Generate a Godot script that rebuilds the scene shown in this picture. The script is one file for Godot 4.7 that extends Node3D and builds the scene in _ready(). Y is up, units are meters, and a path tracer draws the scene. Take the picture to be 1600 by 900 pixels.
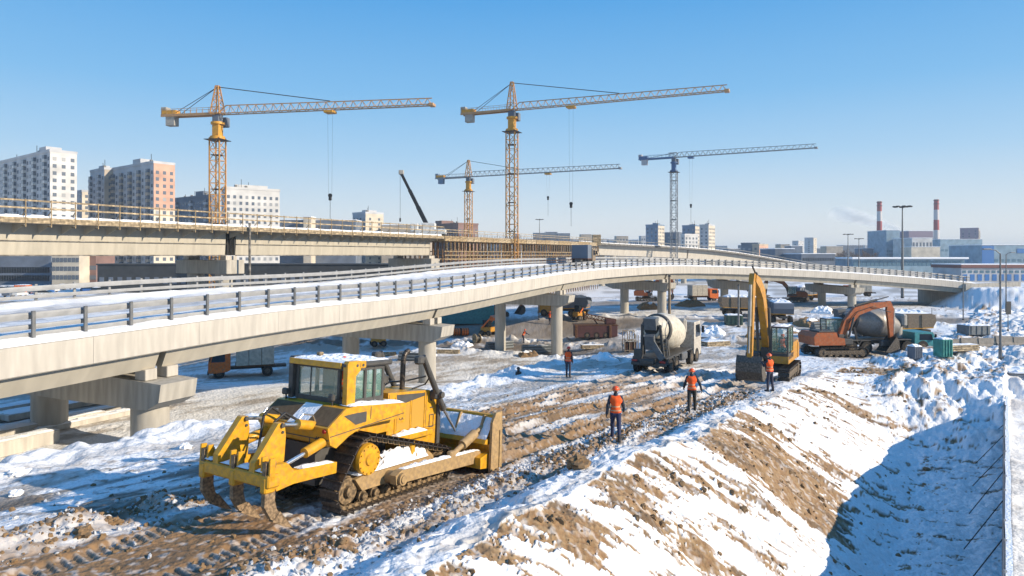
extends Node3D
# A winter road works: a flyover, a second deck on falsework, tower cranes, a ripper bulldozer on a muddy bench above a trench.

const F := 1067.0          # focal length of the lens, in pixels of a 1600 x 900 picture
const VH := 400.0          # row of the horizon in that picture
const EYE := 9.0           # height of the lens above the plain

func _ready() -> void:
	seed(7)
	setup_light()
	setup_noise()
	setup_materials()
	build_ground()
	build_front_bridge()
	build_second_bridge()
	build_far_viaduct()
	build_city()
	build_plant()
	build_cranes()
	build_fence()
	build_dozer()
	build_machines()
	build_street_furniture()
	build_people()
	build_small_things()

const EXPOSURE := 1.38

func clear_sky(exposure: float) -> ImageTexture:   # a cloudless winter sky: pale at the horizon, deepening evenly with height
	var steps := [[0.0, Color8(250, 246, 240)], [1.5, Color8(238, 240, 239)], [4.0, Color8(213, 229, 240)], [8.0, Color8(172, 211, 242)], [13.0, Color8(131, 191, 239)], [20.5, Color8(90, 167, 231)], [45.0, Color8(73, 152, 224)], [90.0, Color8(64, 142, 219)]]
	var im := Image.create(16, 720, false, Image.FORMAT_RGBF)
	for y in 720:
		var el := maxf(0.0, 90.0 - (y + 0.5) * 0.25)
		var k := 0
		while k < steps.size() - 2 and el > steps[k + 1][0]:
			k += 1
		var c: Color = (steps[k][1] as Color).srgb_to_linear().lerp((steps[k + 1][1] as Color).srgb_to_linear(), (el - steps[k][0]) / (steps[k + 1][0] - steps[k][0]))
		for x in 16:
			im.set_pixel(x, y, Color(c.r / exposure, c.g / exposure, c.b / exposure))
	return ImageTexture.create_from_image(im)

func setup_light() -> void:
	var cam := Camera3D.new()
	cam.name = "camera"
	cam.projection = Camera3D.PROJECTION_FRUSTUM
	cam.near = 0.5
	cam.far = 9000.0
	cam.size = 900.0 / F * cam.near
	cam.frustum_offset = Vector2(0.0, (VH - 450.0) / F * cam.near)
	cam.position = Vector3(0, EYE, 0)
	add_child(cam)
	cam.current = true
	var env := Environment.new()
	env.background_mode = Environment.BG_SKY
	var sky := Sky.new()
	var sm := PanoramaSkyMaterial.new()
	sm.panorama = clear_sky(EXPOSURE)
	sky.sky_material = sm
	env.sky = sky
	env.tonemap_mode = Environment.TONE_MAPPER_LINEAR
	env.tonemap_exposure = EXPOSURE
	env.sdfgi_enabled = true
	env.ssao_enabled = true
	env.ssil_enabled = true
	env.fog_enabled = true
	env.fog_density = 0.00026
	env.fog_light_color = Color(0.80, 0.87, 0.93)
	env.volumetric_fog_enabled = true
	env.volumetric_fog_density = 0.0
	var we := WorldEnvironment.new()
	we.name = "environment"
	we.environment = env
	add_child(we)
	var sun := DirectionalLight3D.new()
	sun.name = "sun"
	sun.light_color = Color(1.0, 0.935, 0.835)
	sun.light_energy = 1.6
	sun.light_angular_distance = 0.5
	sun.shadow_enabled = true
	var el := deg_to_rad(23.0)
	var az := deg_to_rad(72.0)
	var to_sun := Vector3(sin(az) * cos(el), sin(el), cos(az) * cos(el))
	sun.look_at_from_position(Vector3.ZERO, -to_sun, Vector3.UP)
	add_child(sun)

# ---------------------------------------------------------------- names, things and parts
var taken := {}

func numbered(called: String, under := "") -> String:
	var key := under + "/" + called
	var k: int = taken.get(key, -1) + 1
	taken[key] = k
	return called if k == 0 else "%s_%03d" % [called, k]

func tag(o: Node3D, label: String, category: String, group := "") -> Node3D:
	o.set_meta("label", label)
	o.set_meta("category", category)
	if group != "":
		o.set_meta("group", group)
	return o

func thing(called: String, label: String, category: String, at := Vector3.ZERO, turn := 0.0, group := "") -> Node3D:
	var o := Node3D.new()
	o.name = numbered(called)
	add_child(o, true)
	o.position = at
	o.rotation.y = turn
	return tag(o, label, category, group)

func part(called: String, mb: MB, m: Material, parent: Node, label := "") -> MeshInstance3D:
	return piece(called, mb.mesh(), m, parent, Transform3D.IDENTITY, label)

func piece(called: String, me: Mesh, m: Material, parent: Node, xf := Transform3D.IDENTITY, label := "") -> MeshInstance3D:
	var o := MeshInstance3D.new()
	o.name = numbered(called, "" if parent == self else str(parent.get_instance_id()))
	o.mesh = me
	o.material_override = m
	o.transform = xf
	parent.add_child(o, true)
	if label != "":
		o.set_meta("label", label)
	return o

func joint(called: String, parent: Node, xf := Transform3D.IDENTITY) -> Node3D:
	var o := Node3D.new()
	o.name = numbered(called, str(parent.get_instance_id()))
	o.transform = xf
	parent.add_child(o, true)
	return o

func stuff(o: Node3D) -> Node3D:
	o.set_meta("kind", "stuff")
	return o

func structure(o: Node3D, label := "") -> Node3D:
	o.set_meta("kind", "structure")
	if label != "":
		o.set_meta("label", label)
	return o

func copy(o: Node3D, at: Vector3, turn: float, label: String) -> Node3D:
	var r: Node3D = o.duplicate()
	r.name = numbered(str(o.name).rstrip("0123456789").rstrip("_"))
	add_child(r, true)
	r.position = at
	r.rotation.y = turn
	r.set_meta("label", label)
	return r

# ---------------------------------------------------------------- a mesh under construction
class MB:
	var v := PackedVector3Array()
	var n := PackedVector3Array()
	var c := PackedColorArray()
	var xf := Transform3D.IDENTITY
	var tint := Color.WHITE
	var tinted := false

	func t3(a: Vector3, b: Vector3, d: Vector3, na: Vector3, nb: Vector3, nd: Vector3) -> void:
		a = xf * a; b = xf * b; d = xf * d
		na = (xf.basis * na).normalized(); nb = (xf.basis * nb).normalized(); nd = (xf.basis * nd).normalized()
		if (b - a).cross(d - a).dot(na + nb + nd) > 0.0:
			v.push_back(a); v.push_back(d); v.push_back(b)
			n.push_back(na); n.push_back(nd); n.push_back(nb)
		else:
			v.push_back(a); v.push_back(b); v.push_back(d)
			n.push_back(na); n.push_back(nb); n.push_back(nd)
		if tinted:
			c.push_back(tint); c.push_back(tint); c.push_back(tint)

	func tri(a: Vector3, b: Vector3, d: Vector3, away: Vector3) -> void:
		var m := (b - a).cross(d - a)
		if m.length_squared() < 1e-16:
			return
		m = m.normalized()
		if m.dot((a + b + d) / 3.0 - away) < 0.0:
			m = -m
		t3(a, b, d, m, m, m)

	func quad(a: Vector3, b: Vector3, d: Vector3, e: Vector3, away: Vector3) -> void:
		tri(a, b, d, away)
		tri(a, d, e, away)

	func box(at: Vector3, size: Vector3, bas := Basis.IDENTITY) -> void:
		var h := size / 2.0
		var p: Array[Vector3] = []
		for i in 8:
			p.push_back(at + bas * Vector3(h.x * (1 if i & 1 else -1), h.y * (1 if i & 2 else -1), h.z * (1 if i & 4 else -1)))
		quad(p[0], p[1], p[3], p[2], at); quad(p[4], p[5], p[7], p[6], at)
		quad(p[0], p[1], p[5], p[4], at); quad(p[2], p[3], p[7], p[6], at)
		quad(p[0], p[2], p[6], p[4], at); quad(p[1], p[3], p[7], p[5], at)

	func bevel(at: Vector3, size: Vector3, b := 0.03, bas := Basis.IDENTITY) -> void:
		var h := size / 2.0
		b = minf(b, 0.45 * minf(size.x, minf(size.y, size.z)))
		var P := func(sx: int, sy: int, sz: int, ax: int) -> Vector3:
			var q := Vector3(h.x - b, h.y - b, h.z - b)
			q[ax] += b
			return at + bas * Vector3(q.x * sx, q.y * sy, q.z * sz)
		for s in [-1, 1]:
			quad(P.call(s, -1, -1, 0), P.call(s, 1, -1, 0), P.call(s, 1, 1, 0), P.call(s, -1, 1, 0), at)
			quad(P.call(-1, s, -1, 1), P.call(1, s, -1, 1), P.call(1, s, 1, 1), P.call(-1, s, 1, 1), at)
			quad(P.call(-1, -1, s, 2), P.call(1, -1, s, 2), P.call(1, 1, s, 2), P.call(-1, 1, s, 2), at)
			for r in [-1, 1]:
				quad(P.call(-1, s, r, 1), P.call(1, s, r, 1), P.call(1, s, r, 2), P.call(-1, s, r, 2), at)
				quad(P.call(s, -1, r, 0), P.call(s, 1, r, 0), P.call(s, 1, r, 2), P.call(s, -1, r, 2), at)
				quad(P.call(s, r, -1, 0), P.call(s, r, 1, 0), P.call(s, r, 1, 1), P.call(s, r, -1, 1), at)
				for q in [-1, 1]:
					tri(P.call(s, r, q, 0), P.call(s, r, q, 1), P.call(s, r, q, 2), at)

	func bar(a: Vector3, b: Vector3, w: float, h := -1.0, up := Vector3.UP) -> void:
		var z := (b - a)
		var l := z.length()
		if l < 1e-5:
			return
		z /= l
		if absf(z.dot(up)) > 0.98:
			up = Vector3.RIGHT if absf(z.x) < 0.9 else Vector3.BACK
		var x := up.cross(z).normalized()
		box((a + b) / 2.0, Vector3(w, h if h > 0.0 else w, l), Basis(x, z.cross(x), z))

	func cyl(a: Vector3, b: Vector3, r0: float, r1 := -1.0, seg := 12, caps := true) -> void:
		if r1 < 0.0:
			r1 = r0
		var z := (b - a)
		var l := z.length()
		if l < 1e-6:
			return
		z /= l
		var x := (Vector3.RIGHT if absf(z.x) < 0.9 else Vector3.UP).cross(z).normalized()
		var y := z.cross(x)
		for i in seg:
			var a0 := TAU * i / seg
			var a1 := TAU * (i + 1) / seg
			var d0 := x * cos(a0) + y * sin(a0)
			var d1 := x * cos(a1) + y * sin(a1)
			var sl := z * (r0 - r1) / l
			var n0 := (d0 + sl).normalized()
			var n1 := (d1 + sl).normalized()
			t3(a + d0 * r0, a + d1 * r0, b + d1 * r1, n0, n1, n1)
			t3(a + d0 * r0, b + d1 * r1, b + d0 * r1, n0, n1, n0)
			if caps:
				t3(a, a + d0 * r0, a + d1 * r0, -z, -z, -z)
				t3(b, b + d0 * r1, b + d1 * r1, z, z, z)

	func tube(pts: Array, r: float, seg := 6) -> void:
		for i in pts.size() - 1:
			cyl(pts[i], pts[i + 1], r, r, seg, true)

	func lathe(prof: Array, seg := 20, bas := Transform3D.IDENTITY) -> void:   # prof: Vector2(radius, height), turned about local y
		var keep := xf
		xf = xf * bas
		for k in prof.size() - 1:
			var p: Vector2 = prof[k]
			var q: Vector2 = prof[k + 1]
			var t := q - p
			var nn := Vector2(t.y, -t.x).normalized()
			for i in seg:
				var a0 := TAU * i / seg
				var a1 := TAU * (i + 1) / seg
				var e0 := Vector3(cos(a0), 0, sin(a0))
				var e1 := Vector3(cos(a1), 0, sin(a1))
				var n0 := e0 * nn.x + Vector3.UP * nn.y
				var n1 := e1 * nn.x + Vector3.UP * nn.y
				var A := e0 * p.x + Vector3.UP * p.y
				var B := e1 * p.x + Vector3.UP * p.y
				var C := e1 * q.x + Vector3.UP * q.y
				var D := e0 * q.x + Vector3.UP * q.y
				if p.x > 1e-4:
					t3(A, B, C, n0, n1, n1)
				if q.x > 1e-4:
					t3(A, C, D, n0, n1, n0)
		xf = keep

	func ball(at: Vector3, r: Vector3, seg := 12, rings := 8) -> void:
		for j in rings:
			for i in seg:
				var P := func(ii: int, jj: int) -> Vector3:
					var th := PI * jj / rings
					var ph := TAU * ii / seg
					return Vector3(sin(th) * cos(ph), cos(th), sin(th) * sin(ph))
				var a: Vector3 = P.call(i, j)
				var b: Vector3 = P.call(i + 1, j)
				var d: Vector3 = P.call(i + 1, j + 1)
				var e: Vector3 = P.call(i, j + 1)
				if j > 0:
					t3(at + a * r, at + b * r, at + d * r, a / r, b / r, d / r)
				if j < rings - 1:
					t3(at + a * r, at + d * r, at + e * r, a / r, d / r, e / r)

	func prism(poly: PackedVector2Array, z0: float, z1: float, bas := Transform3D.IDENTITY) -> void:   # outline in local x, y; extruded along local z
		var keep := xf
		xf = xf * bas
		var idx := Geometry2D.triangulate_polygon(poly)
		for k in range(0, idx.size(), 3):
			var a := poly[idx[k]]
			var b := poly[idx[k + 1]]
			var d := poly[idx[k + 2]]
			for z in [z0, z1]:
				var m := Vector3(0, 0, signf(z - (z0 + z1) / 2.0))
				t3(Vector3(a.x, a.y, z), Vector3(b.x, b.y, z), Vector3(d.x, d.y, z), m, m, m)
		var turn := 1.0 if Geometry2D.is_polygon_clockwise(poly) else -1.0
		for k in poly.size():
			var a := poly[k]
			var b := poly[(k + 1) % poly.size()]
			var e := (b - a).normalized()
			var m := Vector3(-e.y, e.x, 0) * turn
			t3(Vector3(a.x, a.y, z0), Vector3(b.x, b.y, z0), Vector3(b.x, b.y, z1), m, m, m)
			t3(Vector3(a.x, a.y, z0), Vector3(b.x, b.y, z1), Vector3(a.x, a.y, z1), m, m, m)
		xf = keep

	func lattice(p0: Vector3, p1: Vector3, w0: float, h0: float, bays: int, chord: float, web: float, up := Vector3.UP, w1 := -1.0, h1 := -1.0) -> void:   # four-chord truss
		if w1 < 0.0: w1 = w0
		if h1 < 0.0: h1 = h0
		var z := (p1 - p0).normalized()
		var x := up.cross(z).normalized()
		var y := z.cross(x)
		var last: Array = []
		for k in bays + 1:
			var f := float(k) / bays
			var o := p0.lerp(p1, f)
			var hw := lerpf(w0, w1, f) / 2.0
			var hh := lerpf(h0, h1, f) / 2.0
			var now := [o + x * hw + y * hh, o - x * hw + y * hh, o - x * hw - y * hh, o + x * hw - y * hh]
			if k > 0:
				for i in 4:
					bar(last[i], now[i], chord, -1.0, x)
					var j := (i + 1) % 4
					bar(last[i] if k % 2 else last[j], now[j] if k % 2 else now[i], web, -1.0, y if i % 2 else x)
			for i in 4:
				bar(now[i], now[(i + 1) % 4], web, -1.0, z)
			last = now

	func mesh() -> ArrayMesh:
		var a := []
		a.resize(Mesh.ARRAY_MAX)
		a[Mesh.ARRAY_VERTEX] = v
		a[Mesh.ARRAY_NORMAL] = n
		if tinted:
			a[Mesh.ARRAY_COLOR] = c
		var m := ArrayMesh.new()
		if v.size():
			m.add_surface_from_arrays(Mesh.PRIMITIVE_TRIANGLES, a)
		return m

func pv(a: Array) -> PackedVector2Array:
	var r := PackedVector2Array()
	for k in range(0, a.size(), 2):
		r.push_back(Vector2(a[k], a[k + 1]))
	return r

func yaw(turn: float, at := Vector3.ZERO) -> Transform3D:
	return Transform3D(Basis(Vector3.UP, turn), at)

# ---------------------------------------------------------------- materials
var tex := {}
var M := {}

func noise_tex(key: String, freq: float, oct: int, lo: float, hi: float, kind := FastNoiseLite.TYPE_SIMPLEX_SMOOTH, size := 256) -> NoiseTexture2D:
	if tex.has(key):
		return tex[key]
	var f := FastNoiseLite.new()
	f.seed = key.hash() % 1000
	f.noise_type = kind
	f.frequency = freq
	f.fractal_octaves = oct
	var t := NoiseTexture2D.new()
	t.width = size
	t.height = size
	t.seamless = true
	t.noise = f
	var g := Gradient.new()
	g.set_color(0, Color(lo, lo, lo))
	g.set_color(1, Color(hi, hi, hi))
	t.color_ramp = g
	tex[key] = t
	return t

func mat(key: String, lin: Color, rough := 0.7, metal := 0.0, grime := "", scale := 1.0, bump := 0.0) -> StandardMaterial3D:   # lin: linear base colour
	if M.has(key):
		return M[key]
	var m := StandardMaterial3D.new()
	m.resource_name = key
	m.albedo_color = lin.linear_to_srgb()
	m.roughness = rough
	m.metallic = metal
	if grime != "":
		m.albedo_texture = tex[grime]
		m.uv1_triplanar = true
		m.uv1_scale = Vector3.ONE * scale
	if bump > 0.0:
		m.heightmap_enabled = true
		m.heightmap_scale = bump
		m.heightmap_texture = tex["grain"]
		m.uv1_triplanar = true
		m.uv1_scale = Vector3.ONE * scale
	M[key] = m
	return m

func muddied(m: StandardMaterial3D, lin: Color, amount := 1.0) -> void:   # splashes of dried mud over a paint
	var im := Image.create(4, 4, false, Image.FORMAT_RGBA8)
	var s := lin.linear_to_srgb()
	s.a = amount
	im.fill(s)
	m.detail_enabled = true
	m.detail_albedo = ImageTexture.create_from_image(im)
	m.detail_mask = tex["mud_mask"]
	m.uv1_triplanar = true

func setup_materials() -> void:
	noise_tex("grain", 0.03, 4, 0.0, 1.0)
	noise_tex("mild", 0.012, 5, 0.80, 1.0)
	noise_tex("dirty", 0.014, 5, 0.35, 1.05)
	noise_tex("rusty", 0.02, 4, 0.45, 1.0)
	noise_tex("mud_mask", 0.017, 5, 0.0, 1.0)
	var mg: Gradient = (tex["mud_mask"] as NoiseTexture2D).color_ramp
	mg.set_offset(0, 0.52)
	mg.set_offset(1, 0.74)
	mg.set_color(1, Color(0.8, 0.8, 0.8))
	noise_tex("streak", 0.02, 4, 0.84, 1.03)
	noise_tex("speckle", 0.06, 3, 0.86, 1.06)
	mat("concrete", Color(0.43, 0.40, 0.345), 0.85, 0.0, "streak", 0.35)
	mat("concrete_pale", Color(0.50, 0.465, 0.41), 0.85, 0.0, "streak", 0.22)
	mat("concrete_dark", Color(0.30, 0.28, 0.25), 0.85, 0.0, "dirty", 0.4, 0.4)
	mat("steel_paint", Color(0.44, 0.405, 0.335), 0.6, 0.0, "streak", 0.1)
	for q in [["concrete", 0.5, 0.07], ["concrete_pale", 0.45, 0.06], ["steel_paint", 0.25, 0.04]]:
		M[q[0]].uv1_scale = Vector3(q[1], q[2], q[1])
	mat("galv", Color(0.20, 0.205, 0.21), 0.5, 0.5, "mild", 0.8)
	mat("galv_pale", Color(0.34, 0.345, 0.35), 0.6, 0.15, "mild", 0.5)
	mat("dark_steel", Color(0.05, 0.05, 0.052), 0.55, 0.3, "rusty", 1.5)
	mat("black", Color(0.02, 0.02, 0.021), 0.6, 0.0)
	mat("rubber", Color(0.035, 0.032, 0.03), 0.85, 0.0, "dirty", 2.0)
	mat("timber", Color(0.52, 0.38, 0.21), 0.8, 0.0, "dirty", 0.6)
	mat("timber_pale", Color(0.60, 0.47, 0.30), 0.8, 0.0, "dirty", 0.6)
	mat("prop_steel", Color(0.30, 0.17, 0.09), 0.85, 0.1, "mild", 1.0)
	mat("rust", Color(0.20, 0.085, 0.04), 0.85, 0.1, "rusty", 1.2)
	mat("rust_dark", Color(0.09, 0.04, 0.026), 0.85, 0.1, "rusty", 0.8)
	mat("snow", Color(0.82, 0.83, 0.85), 0.75, 0.0, "", 1.2, 2.0)
	mat("crane_yellow", Color(0.68, 0.33, 0.03), 0.5, 0.0, "mild", 0.5)
	mat("crane_lattice", Color(0.62, 0.30, 0.07), 0.55, 0.0, "mild", 0.5)
	mat("crane_jib", Color(0.52, 0.30, 0.14), 0.5, 0.0, "mild", 0.5)
	mat("crane_grey", Color(0.30, 0.31, 0.32), 0.5, 0.0, "mild", 0.5)
	mat("crane_blue", Color(0.06, 0.12, 0.24), 0.5)
	mat("ballast", Color(0.42, 0.40, 0.36), 0.9, 0.0, "mild", 0.4)
	mat("cable", Color(0.05, 0.055, 0.06), 0.5, 0.3)
	mat("white_paint", Color(0.72, 0.72, 0.70), 0.45, 0.0, "mild", 0.5)
	mat("glass_dark", Color(0.015, 0.022, 0.03), 0.08)
	var g := StandardMaterial3D.new()
	g.resource_name = "cab_glass"
	g.albedo_color = Color(0.62, 0.80, 0.74, 0.16)
	g.transparency = BaseMaterial3D.TRANSPARENCY_ALPHA
	g.roughness = 0.03
	M["cab_glass"] = g

# ---------------------------------------------------------------- the ground
var nA: FastNoiseLite
var nB: FastNoiseLite
var nC: FastNoiseLite
var nD: FastNoiseLite
var nE: FastNoiseLite
var PLAT := PackedFloat32Array()
var CS := PackedFloat32Array()
var CH := PackedFloat32Array()
var gcol := Color.WHITE

func fnl(sd: int, freq: float, oct: int, kind := FastNoiseLite.TYPE_SIMPLEX_SMOOTH) -> FastNoiseLite:
	var f := FastNoiseLite.new()
	f.seed = sd
	f.noise_type = kind
	f.frequency = freq
	f.fractal_octaves = oct
	return f

func table(pts: Array) -> PackedFloat32Array:   # sampled at every metre from -40 to 140
	var r := PackedFloat32Array()
	for i in 181:
		var x := i - 40.0
		var y: float = pts[0][1]
		for k in pts.size() - 1:
			if x >= pts[k][0] and x <= pts[k + 1][0]:
				y = lerpf(pts[k][1], pts[k + 1][1], smoothstep(0.0, 1.0, (x - pts[k][0]) / (pts[k + 1][0] - pts[k][0])) * 0.5 + 0.5 * (x - pts[k][0]) / (pts[k + 1][0] - pts[k][0]))
			elif x > pts[k + 1][0]:
				y = pts[k + 1][1]
		r.push_back(y)
	return r

func look(tb: PackedFloat32Array, x: float) -> float:
	x = clampf(x + 40.0, 0.0, 179.5)
	var i := int(x)
	return lerpf(tb[i], tb[i + 1], x - i)

func setup_noise() -> void:
	nA = fnl(11, 0.07, 3)
	nB = fnl(23, 0.42, 3)
	nC = fnl(37, 1.9, 2)
	nE = fnl(77, 6.5, 2)
	nD = fnl(51, 3.4, 1, FastNoiseLite.TYPE_CELLULAR)
	nD.cellular_return_type = FastNoiseLite.RETURN_DISTANCE
	nD.cellular_jitter = 1.0
	PLAT = table([[-40, 3.6], [0, 3.3], [12, 3.0], [20, 2.75], [28, 2.4], [38, 1.9], [45, 1.5], [55, 0.9], [72, 0.15], [95, 0.0]])
	CS = table([[-40, -8.4], [8, -8.4], [16, -8.4], [20, -8.2], [32, -9.3], [43, -9.9], [59, -8.4], [80, -6]])
	CH = table([[-40, 3.8], [8, 3.55], [16, 3.55], [20, 3.35], [25, 2.95], [32, 2.5], [43, 1.9], [59, 1.2], [75, 0.2], [95, 0.0]])

const SNOW := Color(0.80, 0.81, 0.825)
const DIRTY := Color(0.34, 0.285, 0.225)
const SOIL := Color(0.29, 0.18, 0.088)
const SOIL_RED := Color(0.23, 0.13, 0.06)
# bare earth on the slope: from, to along it; from, to down it; how much
const PATCHES := [[8.2, 10.4, 0.0, 0.10, 0.75], [11.0, 12.8, 0.02, 0.13, 0.75], [14.2, 16.9, 0.0, 0.12, 0.70], [14.8, 15.6, 0.1, 0.3, 0.4], [17.4, 18.6, 0.05, 0.32, 0.42],
	[20.2, 24.0, 0.0, 0.66, 1.1], [24.4, 27.4, 0.04, 0.6, 0.72], [13.0, 14.4, 0.1, 0.34, 0.36], [30.4, 31.0, 0.05, 0.5, 0.45], [38.2, 39.2, 0.0, 0.8, 0.75], [46.6, 50.4, 0.0, 0.55, 0.85], [33.0, 36.5, 0.0, 0.08, 0.5]]
const WET := Color(0.085, 0.062, 0.042)

func fence_s(t: float) -> float:
	return -0.46 - (t - 26.0) * 0.0182

func gauss(x: float, w: float) -> float:
	return exp(-x * x / (w * w))

func ground(X: float, D: float) -> float:   # height; leaves the colour in gcol. D is metres ahead of the lens
	var t := 0.6 * X + 0.8 * D
	var s := 0.8 * X - 0.6 * D
	var big := nA.get_noise_2d(X, D)
	if D > 150.0 or absf(X) > 130.0:
		var urban := smoothstep(-0.1, 0.25, big + 0.6 * nA.get_noise_2d(X * 0.2 + 50.0, D * 0.2))
		gcol = SNOW.lerp(Color(0.24, 0.22, 0.20), urban * 0.75)
		return 0.15 * big
	var mid := nB.get_noise_2d(X, D)
	var fine := nC.get_noise_2d(X, D)
	var tiny := nE.get_noise_2d(X, D) if D < 60.0 else 0.0
	var cell := nD.get_noise_2d(X, D)              # -1 at a clod's middle, rising to its edge
	var clod := smoothstep(0.05, 0.45, clampf(-cell * 1.6 - 0.35, 0.0, 1.0)) * (0.65 + 0.55 * fine)
	var p := look(PLAT, t) - 0.09 * clampf(-s - 15.0, 0.0, 11.0) * (1.0 - smoothstep(25.0, 45.0, t))
	var dip := smoothstep(44.0, 64.0, D) * (1.0 - smoothstep(88.0, 101.0, D)) * (1.0 - smoothstep(4.0, 26.0, X))
	var base := lerpf(0.35, 0.0, smoothstep(30.0, 60.0, D)) + 0.22 * big - 2.2 * dip
	var wl := smoothstep(-30.0, -25.0, s + 1.2 * big + 0.5 * mid)
	var lone := 1.0 - smoothstep(36.0, 60.0, t)     # 1 on the worked bench, 0 on the plain beyond
	var h := lerpf(base, p, wl)
	# along-track noise: ruts and smears run with the traffic
	var q := nB.get_noise_2d(t * 0.32, s * 1.3)
	var q2 := nB.get_noise_2d(t * 0.6 + 80.0, s * 2.6)
	var ripple := 0.07 * mid + 0.025 * fine
	# snow bank on the bridge side of the bench
	var bank := gauss(s + 25.6 + 1.1 * big, 1.7) * (1.0 - smoothstep(34.0, 44.0, t))
	h += bank * (0.38 + 0.3 * mid)
	# colour of the bench and of the plain
	var soil := 0.0
	var dirt := smoothstep(-0.25, 0.35, q + 0.35 * big + 0.25 * fine)
	var wet := 0.0
	var sc := look(CS, t) + 0.45 * nB.get_noise_2d(t * 0.55, 7.0)
	var on := wl * (1.0 - smoothstep(sc - 1.0, sc + 0.2, s))
	var road := gauss(t - 23.0, 12.0) * smoothstep(-20.5, -17.5, s) * (1.0 - smoothstep(-10.6, -9.6, s)) * on
	soil += road * smoothstep(-0.28, 0.12, q + 0.5 * q2 + 0.25 * tiny + 0.08)
	var rear := (1.0 - smoothstep(9.0, 14.0, t)) * on
	soil += rear * smoothstep(-16.4, -14.8, s) * (1.0 - smoothstep(-11.4, -10.4, s)) * smoothstep(-0.35, 0.05, q + 0.4 * q2 + 0.1)
	wet += rear * smoothstep(-22.5, -20.5, s) * (1.0 - smoothstep(-16.5, -15.2, s)) * smoothstep(-0.22, 0.22, q + 0.5 * q2 + 0.16)
	# tyre and track ruts
	if on > 0.02:
		var cut := 0.0
		for k in 8:
			var line: float = [-12.3, -13.1, -14.6, -15.3, -16.4, -17.3, -18.4, -19.4][k] + 0.9 * nA.get_noise_2d(t * 0.6 + (k / 2) * 31.0, 3.0)
			var dd := s - line
			cut += gauss(dd, 0.24) * (0.55 + 0.3 * (k % 2))
			h += (gauss(absf(dd) - 0.36, 0.12) * (0.05 + 0.05 * clod + 0.03 * tiny) - gauss(dd, 0.22) * 0.07) * on * smoothstep(12.5, 15.5, t) * (1.0 - smoothstep(40.0, 50.0, t))
		soil += cut * on * smoothstep(12.5, 16.0, t) * (1.0 - smoothstep(36.0, 46.0, t)) * 0.8
		# pressed bands behind the bulldozer, with the print of the shoes
		for k in 2:
			var along := s - (-13.0 - 2.15 * k) - (t - 11.0) * -0.1
			var band := (1.0 - smoothstep(0.22, 0.34, absf(along))) * (1.0 - smoothstep(9.8, 10.6, t))
			var lug := smoothstep(0.1, 0.7, sin(t * TAU / 0.24))
			h += band * on * (-0.07 + 0.055 * lug)
			soil = lerpf(soil, 0.25 + 0.6 * (1.0 - lug), band * 0.8)
	# crumbled ridge thrown up beside the tracks
	var rid := gauss(s + 11.05 + 0.35 * nB.get_noise_2d(t * 0.5, 40.0), 0.75) * (1.0 - smoothstep(33.0, 40.0, t)) * on
	h += rid * (0.10 + 0.12 * clod + 0.08 * mid + 0.05 * tiny) * (1.0 - 0.45 * gauss(t - 11.0, 4.5))
	soil = lerpf(soil, smoothstep(-0.15, 0.25, q2 + 0.3 * mid + (0.22 if t > 16.0 else -0.08)), rid * 0.9)
	# mud berm along the near left
	var mud := gauss(s + 16.2 + 0.5 * big, 0.75) * (1.0 - smoothstep(7.5, 9.0, t)) * on
	h += mud * (0.42 * smoothstep(-0.35, 0.25, nB.get_noise_2d(t * 0.9, 11.0)) + 0.10 * clod + 0.16 * mid + 0.07 * fine)
	soil = maxf(soil, mud * (0.6 + 0.5 * mid))
	# scattered clods
	var crumbs := smoothstep(0.05, 0.4, nA.get_noise_2d(X * 2.2 + 90.0, D * 2.2)) * (1.0 - smoothstep(60.0, 90.0, D))
	var outside := 1.0 - smoothstep(sc - 0.4, sc + 0.6, s)
	h += crumbs * clod * 0.055 * outside
	# cover
	var plain_dirt := smoothstep(-0.25, 0.25, 0.7 * big + 0.5 * q + 0.2 * fine)
	var near_dirt: float = lerpf(plain_dirt * 0.85, plain_dirt * 0.55, smoothstep(80.0, 110.0, D))
	var dd2 := lerpf(near_dirt, dirt * 0.75, wl * lone)
	dd2 += road * 0.45
	dd2 *= 1.0 - bank * 0.85
	dd2 *= 1.0 - gauss(s - sc + 0.9, 1.3) * on
	var col := SNOW.lerp(DIRTY, clampf(dd2, 0.0, 0.9))
	# muddy roads across the plain
	var wob := 1.4 * big
	var ra_at := lerpf(86.0, 65.5, smoothstep(-8.0, 32.0, X)) + wob - 0.03 * X
	var ra := (1.0 - smoothstep(2.3, 3.6, absf(D - ra_at))) 
	var rb := (1.0 - smoothstep(3.0, 5.0, absf(D - 95.0 - wob)))
	var rc := (1.0 - smoothstep(5.0, 8.0, absf(D - 131.0 - wob * 2.0)))
	var roads := maxf(ra * smoothstep(-0.5, 0.1, q + 0.3), maxf(rb * 0.9, rc * 0.8)) * (1.0 - wl * lone)
	col = col.lerp(Color(0.155, 0.115, 0.08), clampf(roads, 0.0, 1.0) * 0.9)
	h -= 0.12 * maxf(ra, rb) * (1.0 - wl * lone)
	h += (gauss(absf(D - ra_at) - 4.6, 0.9) + gauss(absf(D - 95.0 - wob) - 6.4, 1.3)) * 0.45 * (0.6 + mid) * (1.0 - wl * lone)
	# the ground is coloured darker under the second deck
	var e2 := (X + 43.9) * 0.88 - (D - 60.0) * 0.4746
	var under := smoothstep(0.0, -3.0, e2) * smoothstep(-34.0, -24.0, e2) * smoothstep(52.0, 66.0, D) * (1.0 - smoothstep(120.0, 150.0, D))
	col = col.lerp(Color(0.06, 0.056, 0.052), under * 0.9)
	var tone := 0.5 + 0.5 * nA.get_noise_2d(X * 1.7 - 60.0, D * 1.7)
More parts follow.
